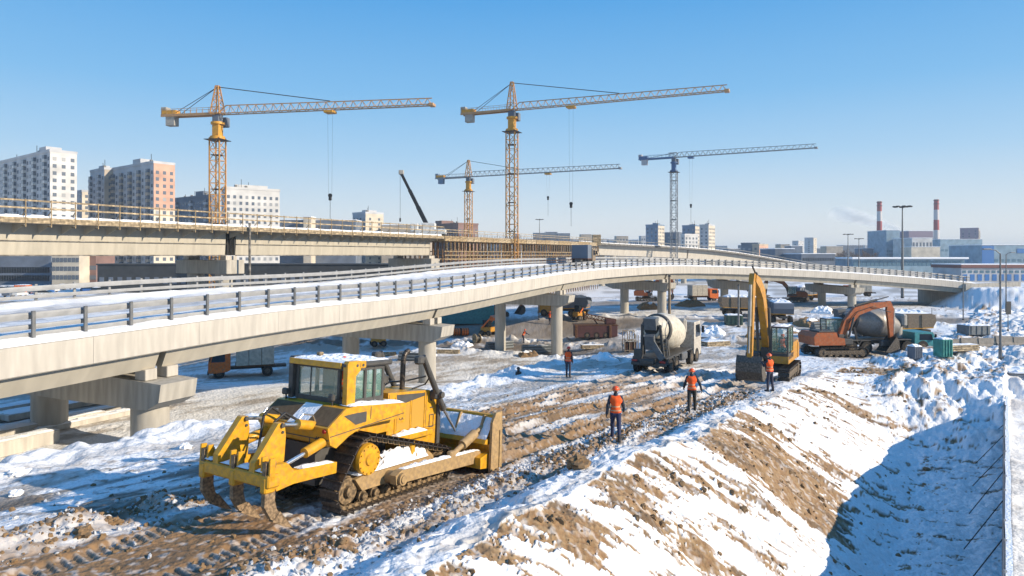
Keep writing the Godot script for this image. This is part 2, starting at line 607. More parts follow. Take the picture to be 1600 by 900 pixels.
	var earth := SOIL.lerp(SOIL_RED, tone).lerp(WET, smoothstep(0.05, 0.5, nB.get_noise_2d(t * 0.4 + 300.0, s * 1.1)) * 0.6)
	# the slope into the trench
	var f := clampf((s - sc) / 5.5, 0.0, 1.0)
	var slope := 0.0
	if s > sc - 1.5:
		var hc := look(CH, t)
		var crest := gauss(s - sc + 0.55, 0.95)
		h = lerpf(h, hc + 0.12 * mid, maxf(crest, smoothstep(sc - 0.9, sc - 0.3, s)))
		if s > sc:
			var floor_h := lerpf(-1.05 + 0.1 * big, p + 0.2, smoothstep(41.0, 50.0, t))
			var lumps := smoothstep(40.0, 47.0, t) * smoothstep(0.30, 0.65, f + smoothstep(52.0, 56.0, t)) * (0.42 * mid + 0.9 * absf(big) + 0.06 * clod + 0.06 * fine)
			var ff := f * f * (3.0 - 2.0 * f) * 0.35 + f * 0.65
			h = lerpf(hc + 0.12 * mid * (1.0 - f), floor_h, ff) + lumps + (0.14 * mid + 0.05 * fine + 0.03 * tiny) * smoothstep(0.4, 0.9, f)
			var down := t - 0.75 * (s - sc)
			var streak := nB.get_noise_2d(down * 1.5, (s - sc) * 0.42)
			var streak2 := nC.get_noise_2d(down * 1.1 + 9.0, (s - sc) * 0.5)
			h += (0.12 * streak + 0.08 * streak2 + 0.04 * clod) * smoothstep(0.02, 0.2, f) * (1.0 - smoothstep(0.5, 0.8, f))
			var bias := -0.46
			for pt in PATCHES:
				bias += pt[4] * smoothstep(pt[0] - 0.7, pt[0] + 0.3, down) * (1.0 - smoothstep(pt[1] - 0.3, pt[1] + 0.7, down)) * smoothstep(pt[2] - 0.08, pt[2] + 0.02, f) * (1.0 - smoothstep(pt[3] - 0.05, pt[3] + 0.22, f))
			slope = smoothstep(-0.01, 0.045, streak + 0.55 * streak2 + 0.30 * tiny + bias)
			slope = maxf(slope, smoothstep(0.44, 0.48, streak2 + 0.25 * streak + 0.25 * tiny + 0.04) * (1.0 - smoothstep(0.5, 0.75, f)))
			slope = maxf(slope, smoothstep(0.36, 0.45, mid + 0.4 * fine + 0.15 * tiny) * smoothstep(42.0, 48.0, t) * 0.9)
			h -= slope * (0.05 - 0.035 * tiny)
			# snow again inside the trench, trodden along a path
			col = SNOW
			var path := gauss(s + 1.7 + 0.25 * mid, 0.45) * (1.0 - smoothstep(44.0, 50.0, t)) * smoothstep(0.85, 1.0, f)
			h -= path * 0.10
			var steps := smoothstep(0.3, 0.55, nC.get_noise_2d(X * 0.8 + 40.0, D * 0.8)) * smoothstep(0.5, 0.95, f) * (1.0 - smoothstep(-2.6, -2.0, s))
			h -= steps * 0.05
			slope = maxf(slope, smoothstep(0.54, 0.58, nC.get_noise_2d(X * 0.6 - 40.0, D * 0.5) + 0.2 * tiny) * smoothstep(0.55, 0.7, f) * (1.0 - smoothstep(-2.9, -2.3, s)))
			soil = 0.0
			wet = 0.0
			earth = SOIL.lerp(SOIL_RED, clampf(0.5 + 1.3 * streak2, 0.0, 1.0)).lerp(Color(0.36, 0.25, 0.14), clampf(0.2 + 1.2 * tiny, 0.0, 0.8)).lerp(WET, smoothstep(0.15, 0.45, nB.get_noise_2d(down * 2.0 + 70.0, (s - sc) * 0.9) + 0.3 * fine) * 0.6)
			var fs := fence_s(t)
			if s > fs - 0.05:   # behind the fence
				h = lerpf(h, -0.85 + 0.15 * mid, smoothstep(fs - 0.02, fs + 0.2, s) * (1.0 - smoothstep(50.0, 60.0, t)))
				col = SNOW.lerp(DIRTY, 0.25 * clampf(mid + 0.3, 0.0, 1.0))
				slope *= 0.2
		else:
			# foot prints along the crest
			var steps := smoothstep(0.15, 0.45, nC.get_noise_2d(X * 0.85, D * 0.85)) * (1.0 - smoothstep(26.0, 34.0, t))
			h -= steps * 0.08 * smoothstep(sc - 2.2, sc - 1.6, s)
	soil = clampf(maxf(soil, slope), 0.0, 1.0)
	wet = clampf(wet, 0.0, 1.0)
	col = col.lerp(earth, soil)
	col = col.lerp(WET, wet * 0.85)
	# dark crumbs and pale frost
	h += 0.014 * tiny * on
	var spot := smoothstep(0.44, 0.54, fine + 0.25 * q2 + 0.2 * tiny)
	col = col.lerp(WET.lerp(SOIL, 0.4), spot * 0.65 * (1.0 - bank) * on)
	var frost := smoothstep(0.15, 0.5, nC.get_noise_2d(X * 1.6 + 5.0, D * 1.6)) * soil
	col = col.lerp(SNOW, frost * 0.35 * (1.0 - road * 0.4))
	h += ripple * (1.0 - 0.5 * wet) * ((0.85 - 0.4 * road) if s < sc else 0.45)
	# ground pressed flat by the bulldozer
	if D < 26.0 and X < 3.0:
		var dx := X + 3.95
		var dd3 := D - 17.9
		var fw := dx * 0.515 + dd3 * 0.857
		var rt := dx * 0.857 - dd3 * 0.515
		var press := (1.0 - smoothstep(3.4, 4.6, absf(fw + 0.2))) * (1.0 - smoothstep(1.7, 2.5, absf(rt)))
		h = lerpf(h, minf(h, 2.95 - 0.07 * fw + 0.025 * tiny), press)
	# approach embankment of the flyover
	var ex := maxf(0.0, 88.0 - X)
	var ed := absf(D - (121.5 + 0.12 * (X - 88.0)))
	var emb := 3.45 - 0.56 * maxf(0.0, sqrt(ex * ex + ed * ed) - 6.2)
	if emb > h:
		h = emb + 0.25 * mid
		col = SNOW.lerp(DIRTY, 0.5 * smoothstep(0.1, 0.5, mid))
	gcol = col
	return h

func at_pixel(u: float, v: float) -> Vector3:   # the point of the ground that lies under a point of the reference picture
	var D := 8.0
	var last := 8.0
	while D < 900.0:
		var y := EYE - (v - VH) / F * D
		if ground((u - 800.0) / F * D, D) >= y:
			for k in 12:
				var m := (last + D) / 2.0
				if ground((u - 800.0) / F * m, m) >= EYE - (v - VH) / F * m:
					D = m
				else:
					last = m
			break
		last = D
		D += 0.05 + D * 0.004
	return Vector3((u - 800.0) / F * D, ground((u - 800.0) / F * D, D), -D)

func P(u: float, v: float, D: float) -> Vector3:   # a point D metres ahead that shows at u, v in the reference picture
	return Vector3((u - 800.0) / F * D, EYE - (v - VH) / F * D, -D)

func build_ground() -> void:
	var rows := PackedFloat32Array()
	var D := -10.0
	while D < 4000.0:
		rows.push_back(D)
		if D < 9.0:
			D += 0.5
		elif D < 60.0:
			D += 0.014 + D * D / 8500.0
		elif D < 150.0:
			D += D * D / 8500.0
		else:
			D *= 1.06
	var cols := 1160
	var nr := rows.size()
	var vs := PackedVector3Array(); vs.resize(nr * cols)
	var ns := PackedVector3Array(); ns.resize(nr * cols)
	var cs := PackedColorArray(); cs.resize(nr * cols)
	for i in nr:
		var d := rows[i]
		var half := 13.0 + 0.92 * d
		for j in cols:
			var jn := 2.0 * j / (cols - 1.0) - 1.0
			var X := jn * (0.56 + 0.44 * jn * jn) * half
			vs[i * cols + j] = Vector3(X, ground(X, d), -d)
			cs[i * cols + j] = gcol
	var ix := PackedInt32Array(); ix.resize((nr - 1) * (cols - 1) * 6)
	var k := 0
	for i in nr:
		for j in cols:
			var a := i * cols + j
			var l := vs[a - 1 if j > 0 else a]
			var r := vs[a + 1 if j < cols - 1 else a]
			var b := vs[a - cols if i > 0 else a]
			var f := vs[a + cols if i < nr - 1 else a]
			var m := (r - l).cross(f - b).normalized()
			ns[a] = m if m.y > 0.0 else -m
			if i < nr - 1 and j < cols - 1:
				ix[k] = a; ix[k + 1] = a + cols; ix[k + 2] = a + cols + 1
				ix[k + 3] = a; ix[k + 4] = a + cols + 1; ix[k + 5] = a + 1
				k += 6
	var arr := []
	arr.resize(Mesh.ARRAY_MAX)
	arr[Mesh.ARRAY_VERTEX] = vs
	arr[Mesh.ARRAY_NORMAL] = ns
	arr[Mesh.ARRAY_COLOR] = cs
	arr[Mesh.ARRAY_INDEX] = ix
	var me := ArrayMesh.new()
	me.add_surface_from_arrays(Mesh.PRIMITIVE_TRIANGLES, arr)
	var m := StandardMaterial3D.new()
	m.resource_name = "ground"
	m.vertex_color_use_as_albedo = true
	m.albedo_texture = tex["speckle"]
	m.uv1_triplanar = true
	m.uv1_scale = Vector3.ONE * 0.55
	m.roughness = 0.9
	m.heightmap_enabled = true
	m.heightmap_texture = tex["grain"]
	m.heightmap_scale = 4.0
	structure(piece("ground", me, m, self), "snow covered site ground with muddy tracks, a bench and a trench")

# ---------------------------------------------------------------- the flyover in front
class Path:
	var pts: Array[Vector3] = []
	var arc := PackedFloat32Array()
	func setup(ctrl: Array) -> void:
		var c := Curve3D.new()
		for i in ctrl.size():
			var a: Vector3 = ctrl[maxi(i - 1, 0)]
			var b: Vector3 = ctrl[mini(i + 1, ctrl.size() - 1)]
			var p: Vector3 = ctrl[i]
			var dir := (b - a) / 6.0
			c.add_point(p, -dir * clampf((p - a).length() / maxf((b - a).length(), 0.01) * 2.0, 0.2, 1.6), dir * clampf((b - p).length() / maxf((b - a).length(), 0.01) * 2.0, 0.2, 1.6))
		c.bake_interval = 0.5
		var s := 0.0
		for q in c.get_baked_points():
			if pts.size():
				s += Vector2(q.x - pts[-1].x, q.z - pts[-1].z).length()
			pts.push_back(q)
			arc.push_back(s)
	func length() -> float:
		return arc[-1]
	func at(s: float) -> Vector3:
		var i := clampi(arc.bsearch(s) - 1, 0, pts.size() - 2)
		return pts[i].lerp(pts[i + 1], (s - arc[i]) / maxf(arc[i + 1] - arc[i], 1e-5))
	func dir(s: float) -> Vector3:
		var d := at(minf(s + 0.8, length())) - at(maxf(s - 0.8, 0.0))
		d.y = 0
		return d.normalized()
	func frame(s: float) -> Transform3D:   # x points to the left of travel, y up, z along travel
		var d := dir(s)
		var left := Vector3.UP.cross(d)
		return Transform3D(Basis(left, Vector3.UP, d), at(s))
	func arc_at_u(u: float) -> float:
		for i in pts.size():
			if pts[i].z < -12.0 and 800.0 + 1067.0 * pts[i].x / -pts[i].z >= u:
				return arc[i]
		return arc[-1]

func sweep(mb: MB, path: Path, s0: float, s1: float, step: float, sec: Array, tilt: Callable, closed := true) -> void:   # sec: Vector2(left, up) outline
	var n := maxi(1, int(ceil((s1 - s0) / step)))
	var rings: Array = []
	for k in n + 1:
		var s := lerpf(s0, s1, float(k) / n)
		var f := path.frame(s)
		var tl: float = tilt.call(s)
		var ring: Array[Vector3] = []
		for p: Vector2 in sec:
			ring.push_back(f * Vector3(p.x, p.y + tl * p.x, 0))
		rings.push_back(ring)
	var m := sec.size()
	for k in n:
		var mid := Vector3.ZERO
		for q in rings[k]:
			mid += q
		mid /= m
		for i in (m if closed else m - 1):
			var j := (i + 1) % m
			var e: Vector2 = sec[j] - sec[i]
			var f := path.frame(lerpf(s0, s1, (k + 0.5) / n))
			var nn := f.basis * Vector3(-e.y, e.x, 0).normalized()
			mb.t3(rings[k][i], rings[k][j], rings[k + 1][j], nn, nn, nn)
			mb.t3(rings[k][i], rings[k + 1][j], rings[k + 1][i], nn, nn, nn)
	if closed:
		var poly := PackedVector2Array(sec)
		var idx := Geometry2D.triangulate_polygon(poly)
		for k in range(0, idx.size(), 3):
			var a: Vector3 = rings[0][0] - rings[-1][0]
			mb.t3(rings[0][idx[k]], rings[0][idx[k + 1]], rings[0][idx[k + 2]], a, a, a)
			mb.t3(rings[-1][idx[k]], rings[-1][idx[k + 1]], rings[-1][idx[k + 2]], -a, -a, -a)

var front: Path
var front_end := 0.0

func tilt_front(s: float) -> float:   # rise per metre towards the far edge
	return lerpf(0.045, 0.015, smoothstep(60.0, 130.0, s))

func rect(x0: float, x1: float, y0: float, y1: float) -> Array:   # outline whose outward side lies on the left hand of (-dy, dx)
	return [Vector2(x0, y0), Vector2(x0, y1), Vector2(x1, y1), Vector2(x1, y0)]

func build_front_bridge() -> void:
	front = Path.new()
	var c: Array = []
	for n in [-9, -4, 0, 6, 15, 25, 30]:
		var y: float = {-9: 5.15, -4: 5.5, 0: 5.7, 6: 6.0, 15: 6.12, 25: 6.75, 30: 7.0}[n]
		c.push_back(Vector3(-17.83 + 0.829 * n, y, -(25.2 + 1.817 * n)))
	for q in [[950, 421, 89.5], [1060, 416, 102], [1200, 420, 111], [1340, 427.5, 117], [1470, 437.5, 121], [1570, 447, 123], [1720, 452, 130]]:
		c.push_back(P(q[0], q[1], q[2]))
	front.setup(c)
	var W := 11.0
	var end := front.arc_at_u(1524)
	front_end = end
	var br := thing("flyover_bridge", "long pale concrete flyover curving away across the site, snow on its roadway", "bridge")
	# supports
	var joints := [front.arc_at_u(262), front.arc_at_u(690), front.arc_at_u(885), front.arc_at_u(1045), front.arc_at_u(1187), front.arc_at_u(1338), end]
	# deck slab, girders of each span, cornice panels
	var mb := MB.new()
	sweep(mb, front, 0.0, end, 3.0, [Vector2(0.06, -1.12), Vector2(0.06, -0.06), Vector2(W - 0.06, -0.06), Vector2(W - 0.06, -1.12), Vector2(W - 0.9, -1.16), Vector2(0.9, -1.16)], tilt_front)
	part("deck_slab", mb, M.concrete, br)
	var from := 0.0
	for k in joints.size():
		mb = MB.new()
		sweep(mb, front, from + 0.18, joints[k] - 0.18, 3.0, [Vector2(0.78, -1.95), Vector2(0.42, -1.165), Vector2(W - 0.42, -1.165), Vector2(W - 0.78, -1.95)], tilt_front)
		part("girder", mb, M.steel_paint, br)
		from = joints[k]
	var n := int(end / 5.0)
	for k in n:
		mb = MB.new()
		sweep(mb, front, end * k / n + 0.006, end * (k + 1) / n - 0.006, 2.5, [Vector2(0.06, -1.10), Vector2(0.0, -1.08), Vector2(0.0, -0.02), Vector2(0.04, 0.0), Vector2(0.4, 0.0), Vector2(0.4, -0.055), Vector2(0.06, -0.055)], tilt_front)
		part("cornice_panel", mb, M.concrete_pale, br)
	mb = MB.new()
	sweep(mb, front, 0.0, end, 3.0, [Vector2(W - 0.06, -1.10), Vector2(W - 0.06, -0.05), Vector2(W - 0.4, -0.05), Vector2(W - 0.4, 0.02), Vector2(W, 0.02), Vector2(W, -1.08)], tilt_front)
	part("far_cornice", mb, M.concrete, br)
	# snow on the roadway
	mb = MB.new()
	mb.tinted = true
	var ns := int(end / 0.45)
	var prev: Array = []
	for i in ns + 1:
		var s := end * i / ns
		var f := front.frame(s)
		var row: Array = []
		for j in 30:
			var l := 0.02 + (W - 0.1) * (j / 29.0)
			if j == 1: l = 0.12
			var lane := maxf(gauss(l - 3.6, 0.7), maxf(gauss(l - 5.6, 0.6), gauss(l - 8.2, 0.7)))
			var y := 0.10 + 0.07 * nB.get_noise_2d(s * 0.8, l * 2.0) + 0.03 * nC.get_noise_2d(s, l) + 0.16 * gauss(l - 1.0, 0.7) + 0.25 * gauss(l - 10.4, 0.8) - 0.07 * lane
			if j == 0: y = 0.015
			if j == 29: y = 0.0
			row.push_back([f * Vector3(l, y + tilt_front(s) * l, 0), SNOW.lerp(Color(0.30, 0.30, 0.31), clampf(0.14 + lane * (0.60 + 0.7 * nB.get_noise_2d(s * 0.25, l * 1.5)) + 0.3 * nC.get_noise_2d(s * 0.3, l * 2.0), 0.0, 0.8) * smoothstep(0.3, 1.2, l))])
		if i > 0:
			for j in 29:
				var q := [prev[j], prev[j + 1], row[j + 1], row[j]]
				var nn: Vector3 = (q[1][0] - q[0][0]).cross(q[3][0] - q[0][0]).normalized()
				if nn.y < 0.0: nn = -nn
				mb.tint = q[0][1]
				mb.t3(q[0][0], q[1][0], q[2][0], nn, nn, nn)
				mb.t3(q[0][0], q[2][0], q[3][0], nn, nn, nn)
		prev = row
	var sm: StandardMaterial3D = M.snow.duplicate()
	sm.vertex_color_use_as_albedo = true
	sm.albedo_color = Color.WHITE
	part("snowy_roadway", mb, sm, br)
	# piers
	var rads := [0.80, 0.68, 0.66, 0.66, 0.66, 0.68]
	for k in 6:
		var s: float = joints[k]
		var f := front.frame(s)
		var pier := joint("pier", br, f)
		var tl := tilt_front(s)
		var top := -2.45
		for side in 2:
			var l: float = [1.3, 8.6][side]
			var foot: Vector3 = f * Vector3(l, 0, 0)
			var gy := ground(foot.x, -foot.z) - f.origin.y - 0.6
			mb = MB.new()
			mb.cyl(Vector3(l, gy, 0), Vector3(l, top - 1.1, 0), rads[k], rads[k], 28)
			part("column", mb, M.concrete, pier)
			for z in [-0.55, 0.55]:
				mb = MB.new()
				mb.bevel(Vector3(0.85 + 8.6 * side, -2.2 + tl * l, z), Vector3(0.7, 0.5, 0.6), 0.03)
				part("bearing_block", mb, M.concrete_pale, pier)
		mb = MB.new()
		mb.prism(pv([-0.6, top, -0.45, top - 0.8, 0.35, top - 1.2, 10.2, top - 1.2, 11.8, top - 0.75, 12.0, top + 0.3, 5.0, top + 0.2]), -0.95, 0.95)
		part("pier_cap", mb, M.concrete, pier)
		# joint seal between two girders
		mb = MB.new()
		mb.box(Vector3(W / 2, -1.45 + tl * W / 2, 0), Vector3(W - 2.2, 0.6, 0.3))
		part("joint_filler", mb, M.black, pier)
	# abutment
	var fe := front.frame(end)
	mb = MB.new()
	mb.box(Vector3(W / 2, -2.6, -1.2), Vector3(W + 1.0, 5.2, 2.2))
	mb.prism(pv([0, 0, 9, 0.3, 9, -0.6, 0, -5.4]), -0.3, 0.3, Transform3D(Basis(Vector3(0, 0, 1), Vector3(0, 1, 0), Vector3(-1, 0, 0)), Vector3(0.3, -0.05, 0.0)))
	var ab := part("abutment", mb, M.concrete, br)
	ab.transform = fe
	# guard rails
	guard_rail("near", 0.45, front, end, tilt_front)
	guard_rail("far", W - 0.55, front, end, tilt_front)

func guard_rail(which: String, l: float, path: Path, end: float, tilt: Callable) -> void:
	var near := which == "near"
	var gr := thing("bridge_guardrail", "grey steel guard rail with closely set posts on the flyover's sunny outer edge" if near else "pale steel guard rail along the far edge of the flyover, behind its snowy roadway", "guard rail")
	var mb := MB.new()
	mb.bevel(Vector3(0, 0.60, 0), Vector3(0.09, 1.20, 0.14), 0.015)
	mb.box(Vector3(0.0, 0.03, 0), Vector3(0.26, 0.06, 0.34))
	for y in [0.98, 0.58, 0.30]:
		mb.box(Vector3(0.11 if near else -0.11, y, 0.0), Vector3(0.13, 0.13, 0.14))
	var me := mb.mesh()
	var s := 0.4
	while s < end - 1.0:
		var f := path.frame(s)
		piece("post", me, M.galv if near else M.galv_pale, gr, Transform3D(f.basis, f * Vector3(l, tilt.call(s) * l, 0)))
		s += lerpf(2.0, 1.42, smoothstep(78.0, 100.0, s)) if near else 2.0
	var r := l + (0.2 if near else -0.2)
	for k in 3:
		var y: float = [1.0, 0.58, 0.28][k]
		var hh: float = [0.13, 0.09, 0.085][k]
		mb = MB.new()
		sweep(mb, path, 0.0, end - 0.6, 2.0, [Vector2(r - 0.04, y - hh), Vector2(r - 0.05, y - hh * 0.3), Vector2(r - 0.05, y + hh * 0.4), Vector2(r - 0.03, y + hh), Vector2(r + 0.03, y + hh), Vector2(r + 0.04, y + hh * 0.4), Vector2(r + 0.04, y - hh)], tilt)
		part("rail", mb, M.galv_pale, gr)

# ---------------------------------------------------------------- the second deck, steel girders and falsework
var second: Path

func flat(_s: float) -> float:
	return 0.0

func build_second_bridge() -> void:
	second = Path.new()
	var c: Array = []
	for n in [-14, 0, 20, 40, 66, 80]:
		c.push_back(Vector3(-43.9 + 1.016 * n, lerpf(12.35, 12.5, n / 60.0), -(60.0 + 1.884 * n)))
	second.setup(c)
	var N := func(n: float) -> float: return (n + 14.0) * 2.14
	var br := thing("girder_bridge", "unfinished road deck on deep beige steel box girders, snow on its edge", "bridge")
	var W := 12.0
	var cut: float = N.call(31.5)
	var last: float = N.call(66.5)
	var mb := MB.new()
	sweep(mb, second, 0.0, cut, 6.0, rect(0.05, W, -0.42, -0.02), flat)
	part("deck_slab", mb, M.concrete, br)
	mb = MB.new()
	sweep(mb, second, 0.0, cut, 6.0, rect(-0.12, 0.045, -0.40, 0.10), flat)
	part("edge_form", mb, M.timber_pale, br)
	mb = MB.new()
	var k := 0.0
	while k < cut - 1.0:
		var f := second.frame(k + 0.6)
		mb.bevel(f * Vector3(0.5, 0.15 + 0.1 * nB.get_noise_1d(k * 0.7), 0), Vector3(0.9 + 0.2 * nB.get_noise_1d(k * 2.0), 0.32 + 0.2 * nB.get_noise_1d(k), 1.3), 0.12, f.basis)
		k += 1.05
	stuff(part("snow_ridge", mb, M.snow, br))
	# box girders, one to each span, with a stiffener along the web
	var spans := [[0.0, N.call(11.2)], [N.call(11.9), N.call(31.0)]]
	for sp in spans:
		mb = MB.new()
		sweep(mb, second, sp[0], sp[1], 6.0, [Vector2(2.3, -3.3), Vector2(2.1, -0.42), Vector2(W - 2.1, -0.42), Vector2(W - 2.3, -3.3)], flat)
		var g := part("box_girder", mb, M.steel_paint, br)
		mb = MB.new()
		sweep(mb, second, sp[0], sp[1], 6.0, rect(2.05, 2.2, -1.98, -1.9), flat)
		sweep(mb, second, sp[0], sp[1], 6.0, rect(2.05, 2.28, -3.36, -3.24), flat)
		part("stiffener", mb, M.concrete_dark, g)
	# cantilever ribs under the edge
	mb = MB.new()
	mb.prism(pv([0.1, -0.43, 2.12, -0.43, 2.16, -1.25, 1.9, -1.2, 0.1, -0.60]), -0.03, 0.03)
	var rib := mb.mesh()
	mb = MB.new()
	mb.bar(Vector3(-0.14, -0.75, 0), Vector3(-0.14, 1.75, 0), 0.075)
	mb.bar(Vector3(-0.10, -0.70, 0), Vector3(0.55, -0.62, 0), 0.08)
	mb.bar(Vector3(-0.10, 0.75, 0), Vector3(0.6, 0.1, 0), 0.06)
	var post := mb.mesh()
	var rail := thing("timber_handrail", "pale timber handrail with two bars along the edge of the unfinished deck", "handrail")
	k = 1.0
	while k < cut - 0.5:
		var f := second.frame(k)
		piece("rib", rib, M.steel_paint, br, f)
		piece("post", post, M.timber, rail, f)
		k += 2.14
	for y in [1.62, 0.95]:
		mb = MB.new()
		sweep(mb, second, 0.0, cut, 4.0, rect(-0.10, -0.05, y - 0.075, y + 0.075), flat)
		part("bar", mb, M.timber_pale, rail)
	# piers of the second deck
	for n in [-6.0, 11.55, 31.2]:
		var f := second.frame(N.call(n))
		var pier := joint("pier", br, f)
		mb = MB.new()
		mb.bevel(Vector3(W / 2, -4.7, 0), Vector3(W - 2.6, 1.7, 2.6), 0.06)
		part("pier_cap", mb, M.concrete, pier)
		for x in [2.6, W - 2.6]:
			mb = MB.new()
			mb.bevel(Vector3(x, -3.62, 0), Vector3(1.1, 0.5, 1.6), 0.03)
			part("bearing_block", mb, M.concrete_pale, pier)
		for x in [3.4, W - 3.4]:
			mb = MB.new()
			mb.cyl(Vector3(x, -13.2, 0), Vector3(x, -5.5, 0), 1.0, 1.0, 24)
			part("column", mb, M.concrete, pier)
	# splice of the two girders with a temporary prop
	var fs := second.frame(N.call(11.55))
	mb = MB.new()
	for x in [2.2, 3.2]:
		for z in [-0.5, 0.0, 0.5]:
			mb.box(fs * Vector3(x, -1.9, z), Vector3(0.12, 2.8, 0.12), fs.basis)
	part("splice_frame", mb, M.dark_steel, br)
	mb = MB.new()
	mb.cyl(fs * Vector3(-0.4, -9.0, 0.6), fs * Vector3(-0.4, 0.6, 0.6), 0.14, 0.14, 10)
	part("temporary_prop", mb, M.concrete_dark, br)
	# stretch still on falsework
	var fw := thing("falsework", "rusty scaffold of props and beams carrying timber formwork of the unfinished deck", "falsework")
	mb = MB.new()
	sweep(mb, second, cut + 0.1, last, 5.0, rect(0.0, W, -0.75, -0.30), flat)
	part("formwork_deck", mb, M.timber, fw)
	var s := cut + 0.2
	while s < last - 2.4:
		mb = MB.new()
		sweep(mb, second, s, s + 2.3, 2.3, rect(-0.16 - 0.06 * nB.get_noise_1d(s * 3.0), -0.02, -0.80, 0.10 + 0.12 * nB.get_noise_1d(s * 5.0)), flat)
		part("edge_board", mb, M.timber if fmod(s, 3.0) < 1.6 else M.timber_pale, fw)
		s += 2.4
	mb = MB.new()
	s = cut + 1.0
	while s < last:
		var f := second.frame(s)
		for x in [0.3, 3.0, 6.0, 9.0, 11.5]:
			mb.bar(f * Vector3(x, -12.4, 0), f * Vector3(x, -0.8, 0), 0.13, 0.13, f.basis.z)
		s += 1.5
	stuff(part("prop", mb, M.prop_steel, fw))
	mb = MB.new()
	for y in [-2.6, -3.3, -4.0, -6.0, -8.0]:
		for x in [0.2, 6.0]:
			sweep(mb, second, cut + 0.5, last, 8.0, rect(x - 0.08, x + 0.08, y - 0.09, y + 0.09), flat)
	stuff(part("ledger", mb, M.timber, fw))
	mb = MB.new()
	s = cut + 1.0
	while s < last:
		var f := second.frame(s)
		mb.bar(f * Vector3(0.1, -2.4, 0), f * Vector3(0.1, -1.0, 0), 0.22, 0.12, f.basis.z)
		mb.bar(f * Vector3(0.1, -3.9, 0.2), f * Vector3(0.1, -2.6, 0.9), 0.09)
		s += 1.25
	stuff(part("jack_head", mb, M.timber, fw))
	mb = MB.new()
	s = cut + 1.0
	while s < last - 3.0:
		var f := second.frame(s)
		mb.bar(f * Vector3(-0.25, 0.1, 0), f * Vector3(-0.25, 1.25, 0), 0.06)
		s += 2.5
	for y in [0.75, 1.2]:
		sweep(mb, second, cut, last - 2.0, 6.0, rect(-0.28, -0.22, y - 0.05, y + 0.05), flat)
	part("edge_rail", mb, M.timber_pale, fw)
	# rebar starters on top
	mb = MB.new()
	s = cut + 2.0
	while s < last - 4.0:
		var f := second.frame(s)
		mb.bar(f * Vector3(1.0 + 0.6 * nB.get_noise_1d(s * 9.0), -0.3, 0), f * Vector3(1.0, 0.7 + 0.5 * nB.get_noise_1d(s * 4.0), 0), 0.05)
		s += 0.7
	stuff(part("reinforcing_bar", mb, M.rust, fw))
	# stop end
	var fl := second.frame(last - 1.0)
	var st := thing("formwork_tower", "yellow timber stop-end box at the far end of the falsework deck", "formwork", fl * Vector3(0.4, -0.3, 0), 0.0)
	mb = MB.new()
	mb.bevel(Vector3(0, 1.1, 0), Vector3(2.2, 2.9, 2.0), 0.05)
	part("panel_box", mb, M.timber_pale, st)
	mb = MB.new()
	for y in [0.3, 1.2, 2.1]:
		mb.box(Vector3(0, y, 1.05), Vector3(2.3, 0.12, 0.1))
	part("waling", mb, M.timber, st)

func build_far_viaduct() -> void:
	var pth := Path.new()
	pth.setup([P(905, 377, 190), P(965, 381, 200), P(1060, 386, 218), P(1140, 393, 236), P(1215, 405, 256), P(1300, 420, 280)])
	var br := thing("far_viaduct", "distant pale viaduct dropping away behind the flyover's crest", "bridge")
	var L := pth.length()
	var mb := MB.new()
	sweep(mb, pth, 0.0, L, 4.0, rect(0.0, 11.0, -0.55, 0.0), flat)
	part("deck_slab", mb, M.concrete_dark, br)
	mb = MB.new()
	sweep(mb, pth, 0.0, L, 4.0, rect(0.1, 10.8, 0.004, 0.18), flat)
	part("snow_cover", mb, M.snow, br)
	var cuts := [0.0, L * 0.36, L * 0.66, L]
	for k in 3:
		mb = MB.new()
		sweep(mb, pth, cuts[k] + 0.3, cuts[k + 1] - 0.3, 4.0, [Vector2(2.2, -3.4), Vector2(1.9, -0.56), Vector2(9.0, -0.56), Vector2(8.8, -3.4)], flat)
		part("box_girder", mb, M.concrete_pale, br)
		var pier := joint("pier", br, pth.frame(cuts[k + 1] - 0.5 if k < 2 else L * 0.85))
		for x in [3.2, 7.8]:
			mb = MB.new()
			mb.cyl(Vector3(x, -14.0, 0), Vector3(x, -3.4, 0), 0.9, 0.9, 18)
			part("column", mb, M.concrete, pier)
	for q in [0.12, 0.24, 0.5, 0.58]:
		var pier := joint("pier", br, pth.frame(L * q))
		for x in [3.2, 7.8]:
			mb = MB.new()
			mb.cyl(Vector3(x, -14.0, 0), Vector3(x, -3.4, 0), 0.9, 0.9, 18)
			part("column", mb, M.concrete, pier)
	mb = MB.new()
	var s := 0.0
	while s < L:
		mb.bar(pth.frame(s) * Vector3(0.1, 0, 0), pth.frame(s) * Vector3(0.1, 1.1, 0), 0.1)
		s += 2.4
	sweep(mb, pth, 0.0, L, 4.0, rect(0.05, 0.15, 0.85, 1.05), flat)
	stuff(part("railing", mb, M.galv, br))

# ---------------------------------------------------------------- the bulldozer (x forward, y up, z to its right)
func hull_loop(circles: Array, pitch: float) -> Array:   # circles: [x, y, r]; even steps round their hull, each [point, tangent]
	var pts := PackedVector2Array()
	for c in circles:
		for k in 72:
			pts.push_back(Vector2(c[0] + c[2] * cos(TAU * k / 72.0), c[1] + c[2] * sin(TAU * k / 72.0)))
	var h := Geometry2D.convex_hull(pts)
	var total := 0.0
	for k in h.size() - 1:
		total += h[k].distance_to(h[k + 1])
	var n := int(round(total / pitch))
	var out: Array = []
	for i in n:
		var want := total * i / n
		for k in h.size() - 1:
			var l := h[k].distance_to(h[k + 1])
			if want <= l:
				out.push_back([h[k].lerp(h[k + 1], want / maxf(l, 1e-6)), (h[k + 1] - h[k]).normalized()])
				break
			want -= l
	return out

